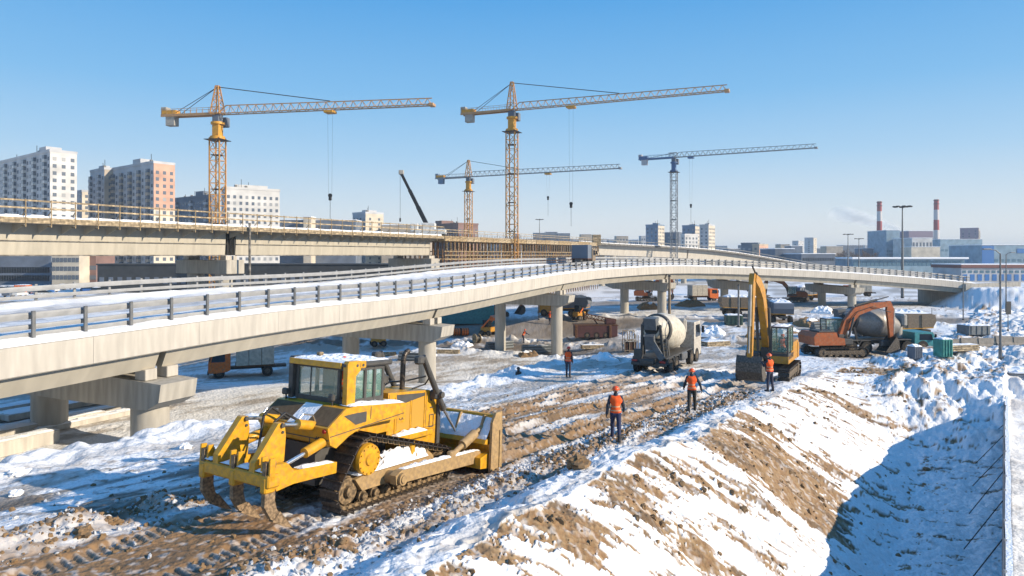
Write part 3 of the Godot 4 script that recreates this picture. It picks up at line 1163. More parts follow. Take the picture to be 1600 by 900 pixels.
func snow_lump(mb: MB, x0: float, x1: float, z0: float, z1: float, y: Callable, hgt: float, seed_: float, nx := 14, nz := 6, rough := 2.2) -> void:   # a heap lying on a surface y(x, z)
	var prev: Array = []
	for i in nx + 1:
		var row: Array = []
		for j in nz + 1:
			var fx := float(i) / nx
			var fz := float(j) / nz
			var x := lerpf(x0, x1, fx)
			var z := lerpf(z0, z1, fz)
			var edge := minf(minf(fx, 1.0 - fx) * 4.0, minf(fz, 1.0 - fz) * 3.0)
			var k := clampf(edge, 0.0, 1.0)
			var up := hgt * sqrt(k) * (0.75 + (0.7 if rough > 1.0 else 0.25) * nC.get_noise_2d(x * rough + seed_, z * rough) + 0.35 * nB.get_noise_2d(x * rough * 2.3 + seed_, z * rough * 2.3))
			row.push_back(Vector3(x, float(y.call(x, z)) + (maxf(up, 0.004) if k > 0.0 else -0.01), z))
		if i > 0:
			for j in nz:
				var q := [prev[j], prev[j + 1], row[j + 1], row[j]]
				var nn: Vector3 = (q[1] - q[0]).cross(q[3] - q[0]).normalized()
				if nn.y < 0.0: nn = -nn
				mb.t3(q[0], q[1], q[2], nn, nn, nn)
				mb.t3(q[0], q[2], q[3], nn, nn, nn)
		prev = row

func words(called: String, text: String, size: float, m: Material, parent: Node, xf: Transform3D) -> void:
	var t := TextMesh.new()
	t.text = text
	var f := SystemFont.new()
	f.font_names = PackedStringArray(["Droid Sans"])
	f.font_weight = 700
	t.font = f
	t.font_size = 32
	t.pixel_size = size / 32.0
	t.depth = 0.008
	piece(called, t, m, parent, xf)

var dozer: Node3D

func build_dozer() -> void:
	mat("cat_yellow", Color(0.74, 0.37, 0.016), 0.38, 0.0, "mild", 0.9)
	mat("cat_worn", Color(0.44, 0.29, 0.13), 0.65, 0.0, "mild", 1.6)
	mat("cat_dark", Color(0.075, 0.072, 0.068), 0.6, 0.0, "mild", 1.0)
	mat("track_steel", Color(0.115, 0.092, 0.075), 0.55, 0.35, "rusty", 2.2)
	mat("chain_steel", Color(0.34, 0.23, 0.12), 0.7, 0.1, "dirty", 2.0)
	mat("pad_shaded_yellow", Color(0.17, 0.12, 0.075), 0.95, 0.0, "mild", 2.0)  # pad colour is yellow paint as it looks in shade
	mat("chrome", Color(0.72, 0.72, 0.72), 0.2, 0.9)
	mat("tooth", Color(0.42, 0.29, 0.17), 0.6, 0.2, "rusty", 2.0)
	mat("lamp_red", Color(0.35, 0.02, 0.015), 0.35)
	mat("mesh_panel", Color(0.50, 0.27, 0.03), 0.7, 0.0, "speckle", 6.0)
	mat("seat_black", Color(0.025, 0.025, 0.028), 0.8)
	var o := thing("bulldozer", "big yellow crawler bulldozer with raised three-tooth ripper and snow on its cab roof", "bulldozer", Vector3(-3.95, 2.97, -17.9))
	o.basis = Basis(Vector3.UP, deg_to_rad(59.0)) * Basis(Vector3.BACK, deg_to_rad(-4.0))
	dozer = o
	muddied(M.cat_yellow, Color(0.24, 0.155, 0.08), 0.42)
	M.cat_yellow.uv1_scale = Vector3.ONE * 1.3
	muddied(M.cat_worn, Color(0.20, 0.14, 0.09), 0.55)
	M.pad_shaded_yellow.metallic_specular = 0.15
	M.track_steel.roughness = 0.45
	var Y: Material = M.cat_yellow
	# ---- tracks
	var loop := hull_loop([[-1.74, 0.46, 0.44], [-1.2, 1.10, 0.53], [1.78, 0.44, 0.42]], 0.212)
	var shoe := MB.new()
	shoe.bevel(Vector3(0, 0, 0), Vector3(0.20, 0.028, 0.60), 0.008)
	shoe.bevel(Vector3(-0.085, 0.045, 0), Vector3(0.026, 0.075, 0.60), 0.008)
	var shoe_mesh := shoe.mesh()
	var link := MB.new()
	for z in [-0.11, 0.11]:
		link.prism(pv([-0.12, -0.02, -0.12, -0.075, -0.07, -0.105, 0.07, -0.105, 0.12, -0.075, 0.12, -0.02]), z - 0.025, z + 0.025)
	link.cyl(Vector3(0.1, -0.06, -0.15), Vector3(0.1, -0.06, 0.15), 0.032, 0.032, 8)
	for z in [-0.2, 0.2]:
		link.cyl(Vector3(0.0, -0.012, z), Vector3(0.0, -0.035, z), 0.022, 0.022, 6)
	var link_mesh := link.mesh()
	for side in [-1.0, 1.0]:
		var tr := joint("track", o)
		for q in loop:
			var p: Vector2 = q[0]
			var d: Vector2 = q[1]
			var out := Vector2(d.y, -d.x)
			var xf := Transform3D(Basis(Vector3(-d.x, -d.y, 0) if false else Vector3(d.x, d.y, 0), Vector3(out.x, out.y, 0), Vector3(d.x, d.y, 0).cross(Vector3(out.x, out.y, 0))), Vector3(p.x + out.x * 0.0, p.y, side * 1.05))
			piece("shoe", shoe_mesh, M.track_steel, tr, xf)
			piece("link", link_mesh, M.chain_steel, tr, xf)
		# idlers, drive sprocket, rollers
		var mb := MB.new()
		for c in [[-1.74, 0.46], [1.78, 0.44]]:
			mb = MB.new()
			mb.cyl(Vector3(c[0], c[1], side * 1.05 - 0.06), Vector3(c[0], c[1], side * 1.05 + 0.06), 0.335, 0.335, 28)
			mb.cyl(Vector3(c[0], c[1], side * 1.05 - 0.14), Vector3(c[0], c[1], side * 1.05 + 0.14), 0.30, 0.30, 24)
			mb.cyl(Vector3(c[0], c[1], side * 1.05 - 0.24), Vector3(c[0], c[1], side * 1.05 + 0.24), 0.13, 0.13, 16)
			part("idler_wheel", mb, M.chain_steel, tr)
		mb = MB.new()
		var teeth := PackedVector2Array()
		for k in 46:
			var a := TAU * k / 46.0
			var r := 0.43 if k % 2 else 0.375
			teeth.push_back(Vector2(-1.2 + r * cos(a), 1.10 + r * sin(a)))
		mb.prism(teeth, side * 1.05 - 0.05, side * 1.05 + 0.05)
		part("sprocket", mb, M.chain_steel, tr)
		mb = MB.new()
		mb.cyl(Vector3(-1.2, 1.10, 0.55 * side), Vector3(-1.2, 1.10, side * 1.24), 0.34, 0.34, 28)
		mb.cyl(Vector3(-1.2, 1.10, side * 1.24), Vector3(-1.2, 1.10, side * 1.33), 0.385, 0.36, 28)
		for k in 14:
			var a := TAU * k / 14.0
			mb.cyl(Vector3(-1.2 + 0.32 * cos(a), 1.10 + 0.32 * sin(a), side * 1.33), Vector3(-1.2 + 0.32 * cos(a), 1.10 + 0.32 * sin(a), side * 1.36), 0.022, 0.022, 6)
		mb.cyl(Vector3(-1.2, 1.10, side * 1.33), Vector3(-1.2, 1.10, side * 1.37), 0.15, 0.13, 20)
		part("final_drive", mb, Y, tr)
		for k in 7:
			mb = MB.new()
			var x := -1.25 + 0.41 * k
			for z in [-0.12, 0.12]:
				mb.cyl(Vector3(x, 0.245, side * 1.05 + z - 0.035), Vector3(x, 0.245, side * 1.05 + z + 0.035), 0.135, 0.135, 16)
			mb.cyl(Vector3(x, 0.245, side * 1.05 - 0.2), Vector3(x, 0.245, side * 1.05 + 0.24), 0.09, 0.09, 12)
			part("roller", mb, M.chain_steel, tr)
		mb = MB.new()
		mb.cyl(Vector3(0.55, 1.14, side * 0.85), Vector3(0.55, 1.14, side * 1.22), 0.10, 0.10, 14)
		mb.bevel(Vector3(0.55, 0.98, side * 1.2), Vector3(0.16, 0.36, 0.09), 0.02)
		part("carrier_roller", mb, Y, tr)
		# roller frame, recoil housing
		mb = MB.new()
		mb.prism(pv([-1.35, 0.40, -1.60, 0.70, -1.3, 0.76, 1.2, 0.74, 1.55, 0.62, 1.70, 0.40]), side * 1.05 - 0.2, side * 1.05 + 0.23)
		part("roller_frame", mb, M.cat_worn, tr)
		mb = MB.new()
		mb.cyl(Vector3(-0.6, 0.84, side * 1.06), Vector3(1.1, 0.80, side * 1.06), 0.20, 0.20, 18)
		mb.cyl(Vector3(0.62, 0.81, side * 1.06), Vector3(0.68, 0.81, side * 1.06), 0.225, 0.225, 18)
		mb.cyl(Vector3(1.1, 0.80, side * 1.06), Vector3(1.5, 0.62, side * 1.06), 0.20, 0.12, 14)
		part("recoil_housing", mb, M.cat_worn, tr)
		mb = MB.new()
		var top := func(x: float, z: float) -> float: return 0.78 + sqrt(maxf(0.0, 0.04 - (z - 1.06 * side) * (z - 1.06 * side))) * smoothstep(-0.7, -0.5, x) + 0.01
		snow_lump(mb, -1.55, 1.12, side * 1.06 - 0.2, side * 1.06 + 0.24, top, 0.16, 3.0 + side, 44, 10, 3.4)
		part("snow_heap", mb, M.snow, tr)
		# push arm and tilt brace
		mb = MB.new()
		mb.prism(pv([-0.62, 0.44, -0.66, 0.66, -0.45, 0.76, 2.9, 0.66, 3.15, 0.58, 3.15, 0.34, 2.9, 0.32, -0.2, 0.44]), side * 1.50, side * 1.70)
		mb.cyl(Vector3(-0.45, 0.56, side * 1.25), Vector3(-0.45, 0.56, side * 1.78), 0.15, 0.15, 18)
		mb.cyl(Vector3(-0.45, 0.56, side * 1.78), Vector3(-0.45, 0.56, side * 1.81), 0.10, 0.10, 12)
		part("push_arm", mb, M.cat_worn, o)
		mb = MB.new()
		mb.cyl(Vector3(1.75, 0.72, side * 1.6), Vector3(2.75, 1.10, side * 1.6), 0.075, 0.075, 12)
		mb.cyl(Vector3(2.25, 0.91, side * 1.6), Vector3(2.85, 1.14, side * 1.6), 0.135, 0.135, 14)
		mb.cyl(Vector3(2.85, 1.14, side * 1.6), Vector3(3.3, 1.33, side * 1.6), 0.055, 0.055, 10)
		mb.bevel(Vector3(1.75, 0.74, side * 1.6), Vector3(0.26, 0.2, 0.16), 0.03)
		part("tilt_brace", mb, M.cat_worn, o)
		mb = MB.new()
		snow_lump(mb, -0.35, 3.05, side * 1.6 - 0.095, side * 1.6 + 0.085, func(x: float, _z: float) -> float: return 0.775 - 0.035 * (x + 0.45), 0.065, 20.0 + side, 60, 4, 3.4)
		part("arm_snow", mb, M.snow, o)
	# ---- blade
	var prof := pv([3.62, 0.02, 3.50, 0.10, 3.30, 0.45, 3.24, 0.85, 3.28, 1.25, 3.42, 1.62, 3.50, 1.64, 3.40, 1.25, 3.36, 0.85, 3.41, 0.47, 3.60, 0.12])
	var mb := MB.new()
	mb.prism(prof, -1.95, 1.95)
	part("blade", mb, M.cat_yellow, o)
	for s in [-1.0, 1.0]:
		mb = MB.new()
		mb.prism(pv([3.10, 0.0, 3.12, 1.45, 3.30, 1.72, 3.62, 1.74, 3.66, 1.2, 3.70, 0.0]), 1.95 * s, 2.03 * s)
		mb.prism(pv([3.52, 0.0, 3.50, 1.2, 3.60, 1.2, 3.66, 0.0]), 2.03 * s, 2.06 * s)
		part("end_plate", mb, M.cat_worn, o)
	mb = MB.new()
	mb.prism(pv([2.92, 0.86, 3.0, 0.98, 3.28, 0.98, 3.28, 0.80]), -1.9, 1.9)
	mb.prism(pv([2.75, 0.2, 2.75, 0.5, 3.3, 0.62, 3.5, 0.12]), -1.9, 1.9)
	part("blade_beam", mb, M.cat_yellow, o)
	for z in [-1.6, -0.75, 0.75, 1.6]:
		mb = MB.new()
		mb.prism(pv([3.02, 1.0, 3.30, 1.62, 3.40, 1.60, 3.28, 1.0]), z - 0.03, z + 0.03)
		part("blade_rib", mb, M.cat_worn, o)
	mb = MB.new()
	snow_lump(mb, 2.98, 3.42, -1.9, 1.9, func(x: float, _z: float) -> float: return 0.95 + (x - 2.98) * 1.45, 0.06, 31.0, 6, 30)
	part("blade_snow", mb, M.snow, o)
	# ---- hull and bonnet
	mb = MB.new()
	mb.prism(pv([-2.15, 0.55, -2.2, 1.5, 0.0, 1.4, 0.2, 1.2, 2.1, 1.0, 2.2, 0.7, 1.6, 0.5]), -0.54, 0.54)
	part("chassis", mb, M.cat_dark, o)  # dark colour stands for the shade inside the rear underside
	mb = MB.new()
	mb.prism(pv([0.25, 1.12, 0.25, 2.44, 2.0, 2.36, 2.26, 2.24, 2.36, 2.02, 2.36, 0.80, 0.25, 0.86]), -0.56, 0.56)
	var hood := part("bonnet", mb, Y, o)
	mb = MB.new()
	mb.prism(pv([0.60, 2.36, 1.82, 2.30, 1.80, 2.22, 0.60, 2.06]), 0.561, 0.568)
	part("dark_panel", mb, M.cat_dark, hood)
	for x in [0.62, 1.24]:
		mb = MB.new()
		mb.prism(pv([x, 1.40, x, 2.00 if x < 1.0 else 2.12, x + 0.54, 2.10 if x < 1.0 else 2.18, x + 0.54, 1.40]), 0.561, 0.570)
		part("grille_panel", mb, M.mesh_panel, hood)
	for q in [[0.56, 1.35, 0.02, 0.95], [1.19, 1.35, 0.02, 0.80], [1.82, 1.35, 0.018, 0.98]]:
		mb = MB.new()
		mb.bevel(Vector3(q[0], q[1] + q[3] / 2.0, 0.572), Vector3(q[2] + 0.03, q[3], 0.016), 0.005)
		part("panel_frame", mb, Y, hood)
	mb = MB.new()
	mb.box(Vector3(1.88, 1.8, 0.562), Vector3(0.014, 1.0, 0.006))
	mb.box(Vector3(0.30, 1.75, 0.562), Vector3(0.014, 1.3, 0.006))
	mb.box(Vector3(1.3, 1.33, 0.562), Vector3(2.1, 0.014, 0.006))
	part("panel_seam", mb, M.cat_dark, hood)
	mb = MB.new()
	for q in [[2.05, 1.30, 0.02, 0.36], [2.23, 1.30, 0.02, 0.36]]:
		mb.box(Vector3(q[0], q[1] + 0.18, 0.568), Vector3(q[2], q[3], 0.016))
	mb.box(Vector3(2.14, 1.31, 0.568), Vector3(0.16, 0.02, 0.016)); mb.box(Vector3(2.14, 1.65, 0.568), Vector3(0.16, 0.02, 0.016))
	mb.ball(Vector3(2.1, 2.1, 0.57), Vector3(0.07, 0.06, 0.03), 10, 6)
	mb.box(Vector3(2.12, 1.86, 0.57), Vector3(0.13, 0.025, 0.03))
	part("latch", mb, M.cat_dark, hood)
	mb = MB.new()
	mb.box(Vector3(0.81, 1.73, 0.573), Vector3(0.27, 0.25, 0.008))
	part("number_plate", mb, Y, hood)
	words("lettering", "CK", 0.16, M.cat_dark, hood, Transform3D(Basis.IDENTITY, Vector3(0.80, 1.73, 0.579)))
	mb = MB.new()
	mb.bevel(Vector3(1.1, 1.22, 0.66), Vector3(1.75, 0.16, 0.22), 0.02)
	var sill := part("side_sill", mb, Y, hood)
	mb = MB.new()
	snow_lump(mb, 0.42, 1.75, 0.565, 0.76, func(_x: float, _z: float) -> float: return 1.305, 0.10, 44.0, 14, 4)
	part("sill_snow", mb, M.snow, sill)
	mb = MB.new()
	mb.prism(pv([2.36, 0.80, 2.36, 2.1, 2.5, 1.95, 2.5, 0.80]), -0.62, 0.62)
	part("radiator_guard", mb, M.cat_dark, o)
	# ---- tank block and fenders
	mb = MB.new()
	mb.prism(pv([-2.34, 1.60, -2.44, 1.98, -1.90, 2.36, -1.5, 2.40, 0.25, 2.30, 0.25, 1.5, -0.5, 1.5, -2.0, 1.45]), -0.72, 0.72)
	for s in [-1.0, 1.0]:
		mb.prism(pv([-2.34, 1.60, -2.44, 1.98, -1.90, 2.36, -1.5, 2.38, 0.25, 2.26, 0.25, 1.90, -0.75, 1.90, -1.35, 1.86, -1.75, 1.72, -2.15, 1.50]), 0.72 * s, 1.16 * s)
	var tank := part("rear_body", mb, Y, o)
	mb = MB.new()
	mb.prism(pv([-2.452, 1.985, -1.895, 2.377, -1.90, 2.362, -2.44, 1.975]), -0.16, 0.40)
	part("snow_strip", mb, M.snow, tank)
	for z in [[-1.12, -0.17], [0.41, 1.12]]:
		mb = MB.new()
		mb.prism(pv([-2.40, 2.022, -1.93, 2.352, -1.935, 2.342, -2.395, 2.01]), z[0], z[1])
		part("anti_slip_pad", mb, M.pad_shaded_yellow, tank)
	for z in [-1.05, 1.05]:
		mb = MB.new()
		mb.cyl(Vector3(-2.41, 1.91, z), Vector3(-2.46, 1.90, z), 0.055, 0.05, 14)
		part("tail_lamp", mb, M.lamp_red, tank)
	mb = MB.new()
	mb.prism(pv([-1.95, 2.20, -1.62, 2.22, -1.2, 2.22, -1.2, 1.98, -1.55, 1.95]), 1.161, 1.168)
	part("dark_panel", mb, M.cat_dark, tank)
	mb = MB.new()
	mb.prism(pv([-2.36, 1.79, 0.2, 2.02, 0.2, 2.00, -2.36, 1.77]), 1.161, 1.166)
	mb.prism(pv([-1.06, 2.02, -1.06, 2.32, -1.04, 2.32, -1.04, 2.02]), 1.161, 1.166)
	mb.box(Vector3(-2.375, 1.70, 0.2), Vector3(0.012, 0.02, 1.9)); mb.box(Vector3(-2.36, 1.63, 0.52), Vector3(0.012, 0.2, 0.02))
	part("panel_seam", mb, M.cat_dark, tank)
	words("lettering", "FM1", 0.13, M.cat_dark, tank, Transform3D(Basis(Vector3(0.0, 0, 1), Vector3(0.25, 0.97, 0), Vector3(-0.97, 0.25, 0)), Vector3(-2.385, 1.72, 0.86)))
	for s in [-1.0, 1.0]:
		mb = MB.new()
		snow_lump(mb, -1.75, 0.22, s * 0.78 if s > 0 else -1.14, s * 1.14 if s > 0 else -0.78, func(x: float, _z: float) -> float: return 2.385 - 0.06 * (x + 1.5), 0.07, 50.0 + s, 18, 5)
		part("fender_snow", mb, M.snow, tank)
	# ---- cab
	var cab := joint("cab", o)
	mb = MB.new()
	for q in [[-1.60, -0.80], [-0.30, -0.80], [-0.30, 0.80], [-0.95, 0.82], [-0.95, -0.82], [-1.60, 0.62], [-0.62, 0.82]]:
		mb.bevel(Vector3(q[0], 2.82, q[1]), Vector3(0.09, 1.0, 0.09), 0.015)
	mb.box(Vector3(-1.6, 2.43, 0), Vector3(0.07, 0.12, 1.6)); mb.box(Vector3(-1.6, 3.24, 0), Vector3(0.07, 0.12, 1.6))
	mb.box(Vector3(-0.95, 2.42, 0.82), Vector3(1.3, 0.12, 0.07)); mb.box(Vector3(-0.95, 3.22, 0.82), Vector3(1.3, 0.12, 0.07))
	mb.box(Vector3(-0.95, 2.42, -0.82), Vector3(1.3, 0.12, 0.07)); mb.box(Vector3(-0.95, 3.22, -0.82), Vector3(1.3, 0.12, 0.07))
	mb.box(Vector3(-0.3, 2.43, 0), Vector3(0.07, 0.14, 1.6)); mb.box(Vector3(-0.3, 3.24, 0), Vector3(0.07, 0.10, 1.6))
	mb.box(Vector3(-1.6, 2.82, -0.35), Vector3(0.03, 0.8, 0.025))
	part("cab_frame", mb, M.cat_dark, cab)
	mb = MB.new()
	mb.box(Vector3(-0.95, 2.38, 0), Vector3(1.3, 0.06, 1.58))
	part("cab_floor", mb, M.seat_black, cab)
	for q in [[-1.6, -0.1, 0.0, 1.3], [-0.3, 0.0, 0.0, 1.5]]:
		mb = MB.new()
		mb.box(Vector3(q[0], 2.83, q[1]), Vector3(0.012, 0.72, q[3]))
		part("window_pane", mb, M.cab_glass, cab)
	for q in [[-1.28, 0.55], [-0.78, 0.24], [-0.46, 0.22]]:
		for s in [-1.0, 1.0]:
			mb = MB.new()
			mb.box(Vector3(q[0], 2.83, s * 0.82), Vector3(q[1], 0.72, 0.012))
			part("window_pane", mb, M.cab_glass, cab)
	mb = MB.new()
	mb.bevel(Vector3(-1.05, 2.52, 0), Vector3(0.5, 0.22, 0.55), 0.06)
	mb.bevel(Vector3(-1.28, 2.86, 0), Vector3(0.16, 0.66, 0.52), 0.06)
	part("seat", mb, M.seat_black, cab)
	mb = MB.new()
	mb.bevel(Vector3(-0.92, 3.32, 0), Vector3(1.66, 0.13, 1.96), 0.04)
	var roof := part("cab_roof", mb, M.cat_dark, cab)
	mb = MB.new()
	mb.bevel(Vector3(-1.76, 3.31, -0.08), Vector3(0.03, 0.14, 1.78), 0.01)
	part("roof_edge", mb, Y, roof)
	mb = MB.new()
	snow_lump(mb, -1.74, -0.14, -0.96, 0.92, func(_x: float, _z: float) -> float: return 3.385, 0.075, 61.0, 22, 24)
	part("roof_snow", mb, M.snow, roof)
	mb = MB.new()
	mb.bevel(Vector3(-1.2, 3.47, -0.5), Vector3(0.14, 0.10, 0.14), 0.02)
	part("beacon", mb, M.timber, roof)
	for s in [-1.0, 1.0]:
		mb = MB.new()
		mb.prism(pv([-1.72, 2.28, -1.74, 3.36, -1.70, 3.42, -1.30, 3.42, -1.30, 3.20, -1.45, 3.06, -1.45, 2.28]), s * 0.86, s * 1.0)
		mb.bevel(Vector3(-1.22, 3.32, s * 0.95), Vector3(0.24, 0.17, 0.10), 0.02)
		var post := part("roll_bar", mb, Y if s > 0.0 else M.cat_dark, cab)
		mb = MB.new()
		for x in [-1.42, -1.22]:
			mb.cyl(Vector3(x, 3.31, s * 1.0), Vector3(x, 3.31, s * 1.012), 0.035, 0.035, 8)
		part("lifting_eye", mb, M.cat_dark, post)
	for z in [-0.98, 0.62]:
		mb = MB.new()
		mb.bar(Vector3(-1.8, 2.3, z), Vector3(-1.8, 2.5, z), 0.03)
		mb.bevel(Vector3(-1.83, 2.55, z), Vector3(0.12, 0.16, 0.17), 0.03)
		part("work_lamp", mb, M.cat_dark, cab)
	# ---- exhaust, air cleaner, blade lift cylinders
	mb = MB.new()
	mb.tube([Vector3(1.35, 2.35, 0.1), Vector3(1.35, 3.2, 0.1), Vector3(1.38, 3.32, 0.1), Vector3(1.45, 3.41, 0.1), Vector3(1.56, 3.46, 0.1)], 0.075, 12)
	part("exhaust_pipe", mb, M.track_steel, o)
	mb = MB.new()
	mb.cyl(Vector3(0.75, 2.4, -0.15), Vector3(0.75, 2.62, -0.15), 0.11, 0.11, 14)
	mb.cyl(Vector3(0.75, 2.62, -0.15), Vector3(0.75, 2.80, -0.15), 0.20, 0.20, 16)
	mb.cyl(Vector3(0.75, 2.80, -0.15), Vector3(0.75, 2.86, -0.15), 0.16, 0.10, 16)
	part("air_cleaner", mb, M.cat_dark, o)
	mb = MB.new()
	mb.tube([Vector3(0.5, 2.42, -0.4), Vector3(0.5, 3.15, -0.4)], 0.018, 6)
	mb.tube([Vector3(0.3, 2.6, -0.4), Vector3(1.0, 2.55, -0.4), Vector3(1.7, 2.6, 0.0), Vector3(1.9, 2.75, 0.5)], 0.025, 6)
	part("hose_rail", mb, M.cat_dark, o)
	for s in [-1.0, 1.0]:
		var lc := joint("lift_cylinder", o)
		var a := Vector3(1.36, 3.36, 0.78 * s)
		var b := Vector3(2.62, 1.50, 0.78 * s)
		mb = MB.new()
		mb.cyl(a, a.lerp(b, 0.80), 0.085, 0.085, 14)
		mb.cyl(a.lerp(b, 0.78), a.lerp(b, 0.84), 0.10, 0.10, 14)
		part("barrel", mb, M.cat_dark, lc)
		mb = MB.new()
		mb.cyl(a.lerp(b, 0.84), b + Vector3(0.62, -0.62, 0), 0.042, 0.042, 10)
		part("rod", mb, M.chrome, lc)
		mb = MB.new()
		mb.bevel(Vector3(2.14, 2.24, 0.70 * s), Vector3(0.30, 0.26, 0.26), 0.04)
		mb.cyl(Vector3(2.14, 2.24, 0.6 * s), Vector3(2.14, 2.24, 0.95 * s), 0.09, 0.09, 12)
		part("trunnion", mb, M.cat_dark, lc)
		mb = MB.new()
		mb.bevel(Vector3(1.22, 3.27, 0.78 * s), Vector3(0.28, 0.24, 0.22), 0.05)
		part("lamp_head", mb, M.cat_dark, lc)
		mb = MB.new()
		mb.tube([a + Vector3(-0.05, -0.1, 0.1 * s), a.lerp(b, 0.3) + Vector3(-0.16, -0.02, 0.1 * s), Vector3(1.75, 2.55, 0.6 * s), Vector3(1.3, 2.45, 0.5 * s)], 0.024, 6)
		part("hose", mb, M.black, lc)
	# ---- ripper
	var rp := joint("ripper", o, Transform3D(Basis.IDENTITY, Vector3(0.06, 0.20, 0)))
	mb = MB.new()
	mb.bevel(Vector3(-3.92, 0.92, 0.02), Vector3(0.32, 0.27, 2.30), 0.03)
	part("tool_beam", mb, Y, rp)
	mb = MB.new()
	for z in [[-1.02, -0.72], [-0.42, -0.08], [0.12, 0.50], [0.72, 0.98]]:
		snow_lump(mb, -4.07, -3.78, z[0], z[1], func(_x: float, _z: float) -> float: return 1.10, 0.05, 70.0 + z[0] * 9.0, 5, 5)
	stuff(part("beam_snow", mb, M.snow, rp))
	for z in [-0.58, 0.62]:
		mb = MB.new()
		mb.prism(pv([-4.06, 1.04, -4.06, 1.24, -3.50, 1.98, -3.34, 1.98, -3.28, 1.70, -3.30, 0.80, -3.75, 0.80]), z - 0.085, z + 0.085)
		var pl := part("upright_plate", mb, Y, rp)
		mb = MB.new()
		mb.cyl(Vector3(-3.40, 1.93, z - 0.14), Vector3(-3.40, 1.93, z + 0.14), 0.05, 0.05, 12)
		mb.cyl(Vector3(-3.38, 1.78, z - 0.115), Vector3(-3.38, 1.78, z + 0.115), 0.03, 0.03, 10)
		part("pin", mb, M.cat_dark, pl)
		mb = MB.new()
		mb.cyl(Vector3(-3.38, 1.93, z), Vector3(-2.85, 1.86, z), 0.045, 0.045, 12)
		part("cylinder_rod", mb, M.chrome, rp)
		mb = MB.new()
		mb.cyl(Vector3(-2.90, 1.87, z), Vector3(-2.20, 1.72, z), 0.115, 0.115, 16)
		mb.bevel(Vector3(-2.05, 1.62, z), Vector3(0.42, 0.2, 0.34), 0.03)
		part("cylinder", mb, Y, rp)
		mb = MB.new()
		mb.tube([Vector3(-2.85, 1.98, z), Vector3(-2.75, 2.08, z), Vector3(-2.45, 2.02, z), Vector3(-2.35, 1.85, z)], 0.02, 6)
		part("hose", mb, M.chrome, rp)
	for z in [-1.0, 0.02, 1.02]:
		mb = MB.new()
		mb.bevel(Vector3(-3.98, 1.16, z - 0.12), Vector3(0.14, 0.46, 0.06), 0.01)
		mb.bevel(Vector3(-3.98, 1.16, z + 0.12), Vector3(0.14, 0.46, 0.06), 0.01)
		mb.bevel(Vector3(-3.96, 0.84, z), Vector3(0.28, 0.34, 0.18), 0.03)
		part("shank_pocket", mb, Y, rp)
		mb = MB.new()
		mb.prism(pv([-4.08, 1.30, -3.82, 1.30, -3.80, 0.50, -3.74, 0.30, -3.46, -0.02, -3.54, -0.06, -3.88, 0.12, -4.06, 0.40]), z - 0.055, z + 0.055)
		var sh := part("shank", mb, M.tooth, rp)
		mb = MB.new()
		mb.prism(pv([-3.66, 0.24, -3.28, -0.20, -3.50, -0.12, -3.84, 0.06]), z - 0.07, z + 0.07)
		part("tooth_tip", mb, M.tooth, sh)
	for s in [-1.0, 1.0]:
		mb = MB.new()
		mb.prism(pv([-3.80, 0.68, -3.9, 0.88, -3.85, 1.22, -3.55, 1.22, -3.35, 1.02, -2.1, 0.97, -2.1, 0.72, -3.35, 0.74]), s * 0.92, s * 1.10)
		part("lower_link", mb, Y, rp)
		mb = MB.new()
		mb.cyl(Vector3(-3.55, 1.15, s * 1.0), Vector3(-2.95, 1.32, s * 1.0), 0.045, 0.045, 12)
		part("cylinder_rod", mb, M.chrome, rp)
		mb = MB.new()
		mb.cyl(Vector3(-3.0, 1.31, s * 1.0), Vector3(-2.25, 1.50, s * 0.95), 0.115, 0.115, 16)
		part("cylinder", mb, Y, rp)
		mb = MB.new()
		snow_lump(mb, -3.2, -2.15, s * 1.0 - 0.1, s * 1.0 + 0.1, func(x: float, _z: float) -> float: return 1.04 - 0.055 * (x + 3.35), 0.06, 80.0 + s, 10, 4)
		part("link_snow", mb, M.snow, rp)
	mb = MB.new()
	mb.tube([Vector3(-2.2, 1.7, -0.2), Vector3(-2.9, 2.15, -0.25), Vector3(-3.15, 2.0, -0.2), Vector3(-3.3, 1.2, -0.15)], 0.03, 6)
	mb.tube([Vector3(-2.2, 1.7, 0.15), Vector3(-2.8, 2.05, 0.1), Vector3(-3.1, 1.9, 0.12), Vector3(-3.4, 1.3, 0.2)], 0.03, 6)
	part("hose", mb, M.black, rp)

# ---------------------------------------------------------------- the city beyond
func reach(at: Vector3, dir: Vector3, u: float) -> float:   # how far along dir one walks to show at column u
	var k := (u - 800.0) / F
	return (k * -at.z - at.x) / (dir.x + k * dir.z)

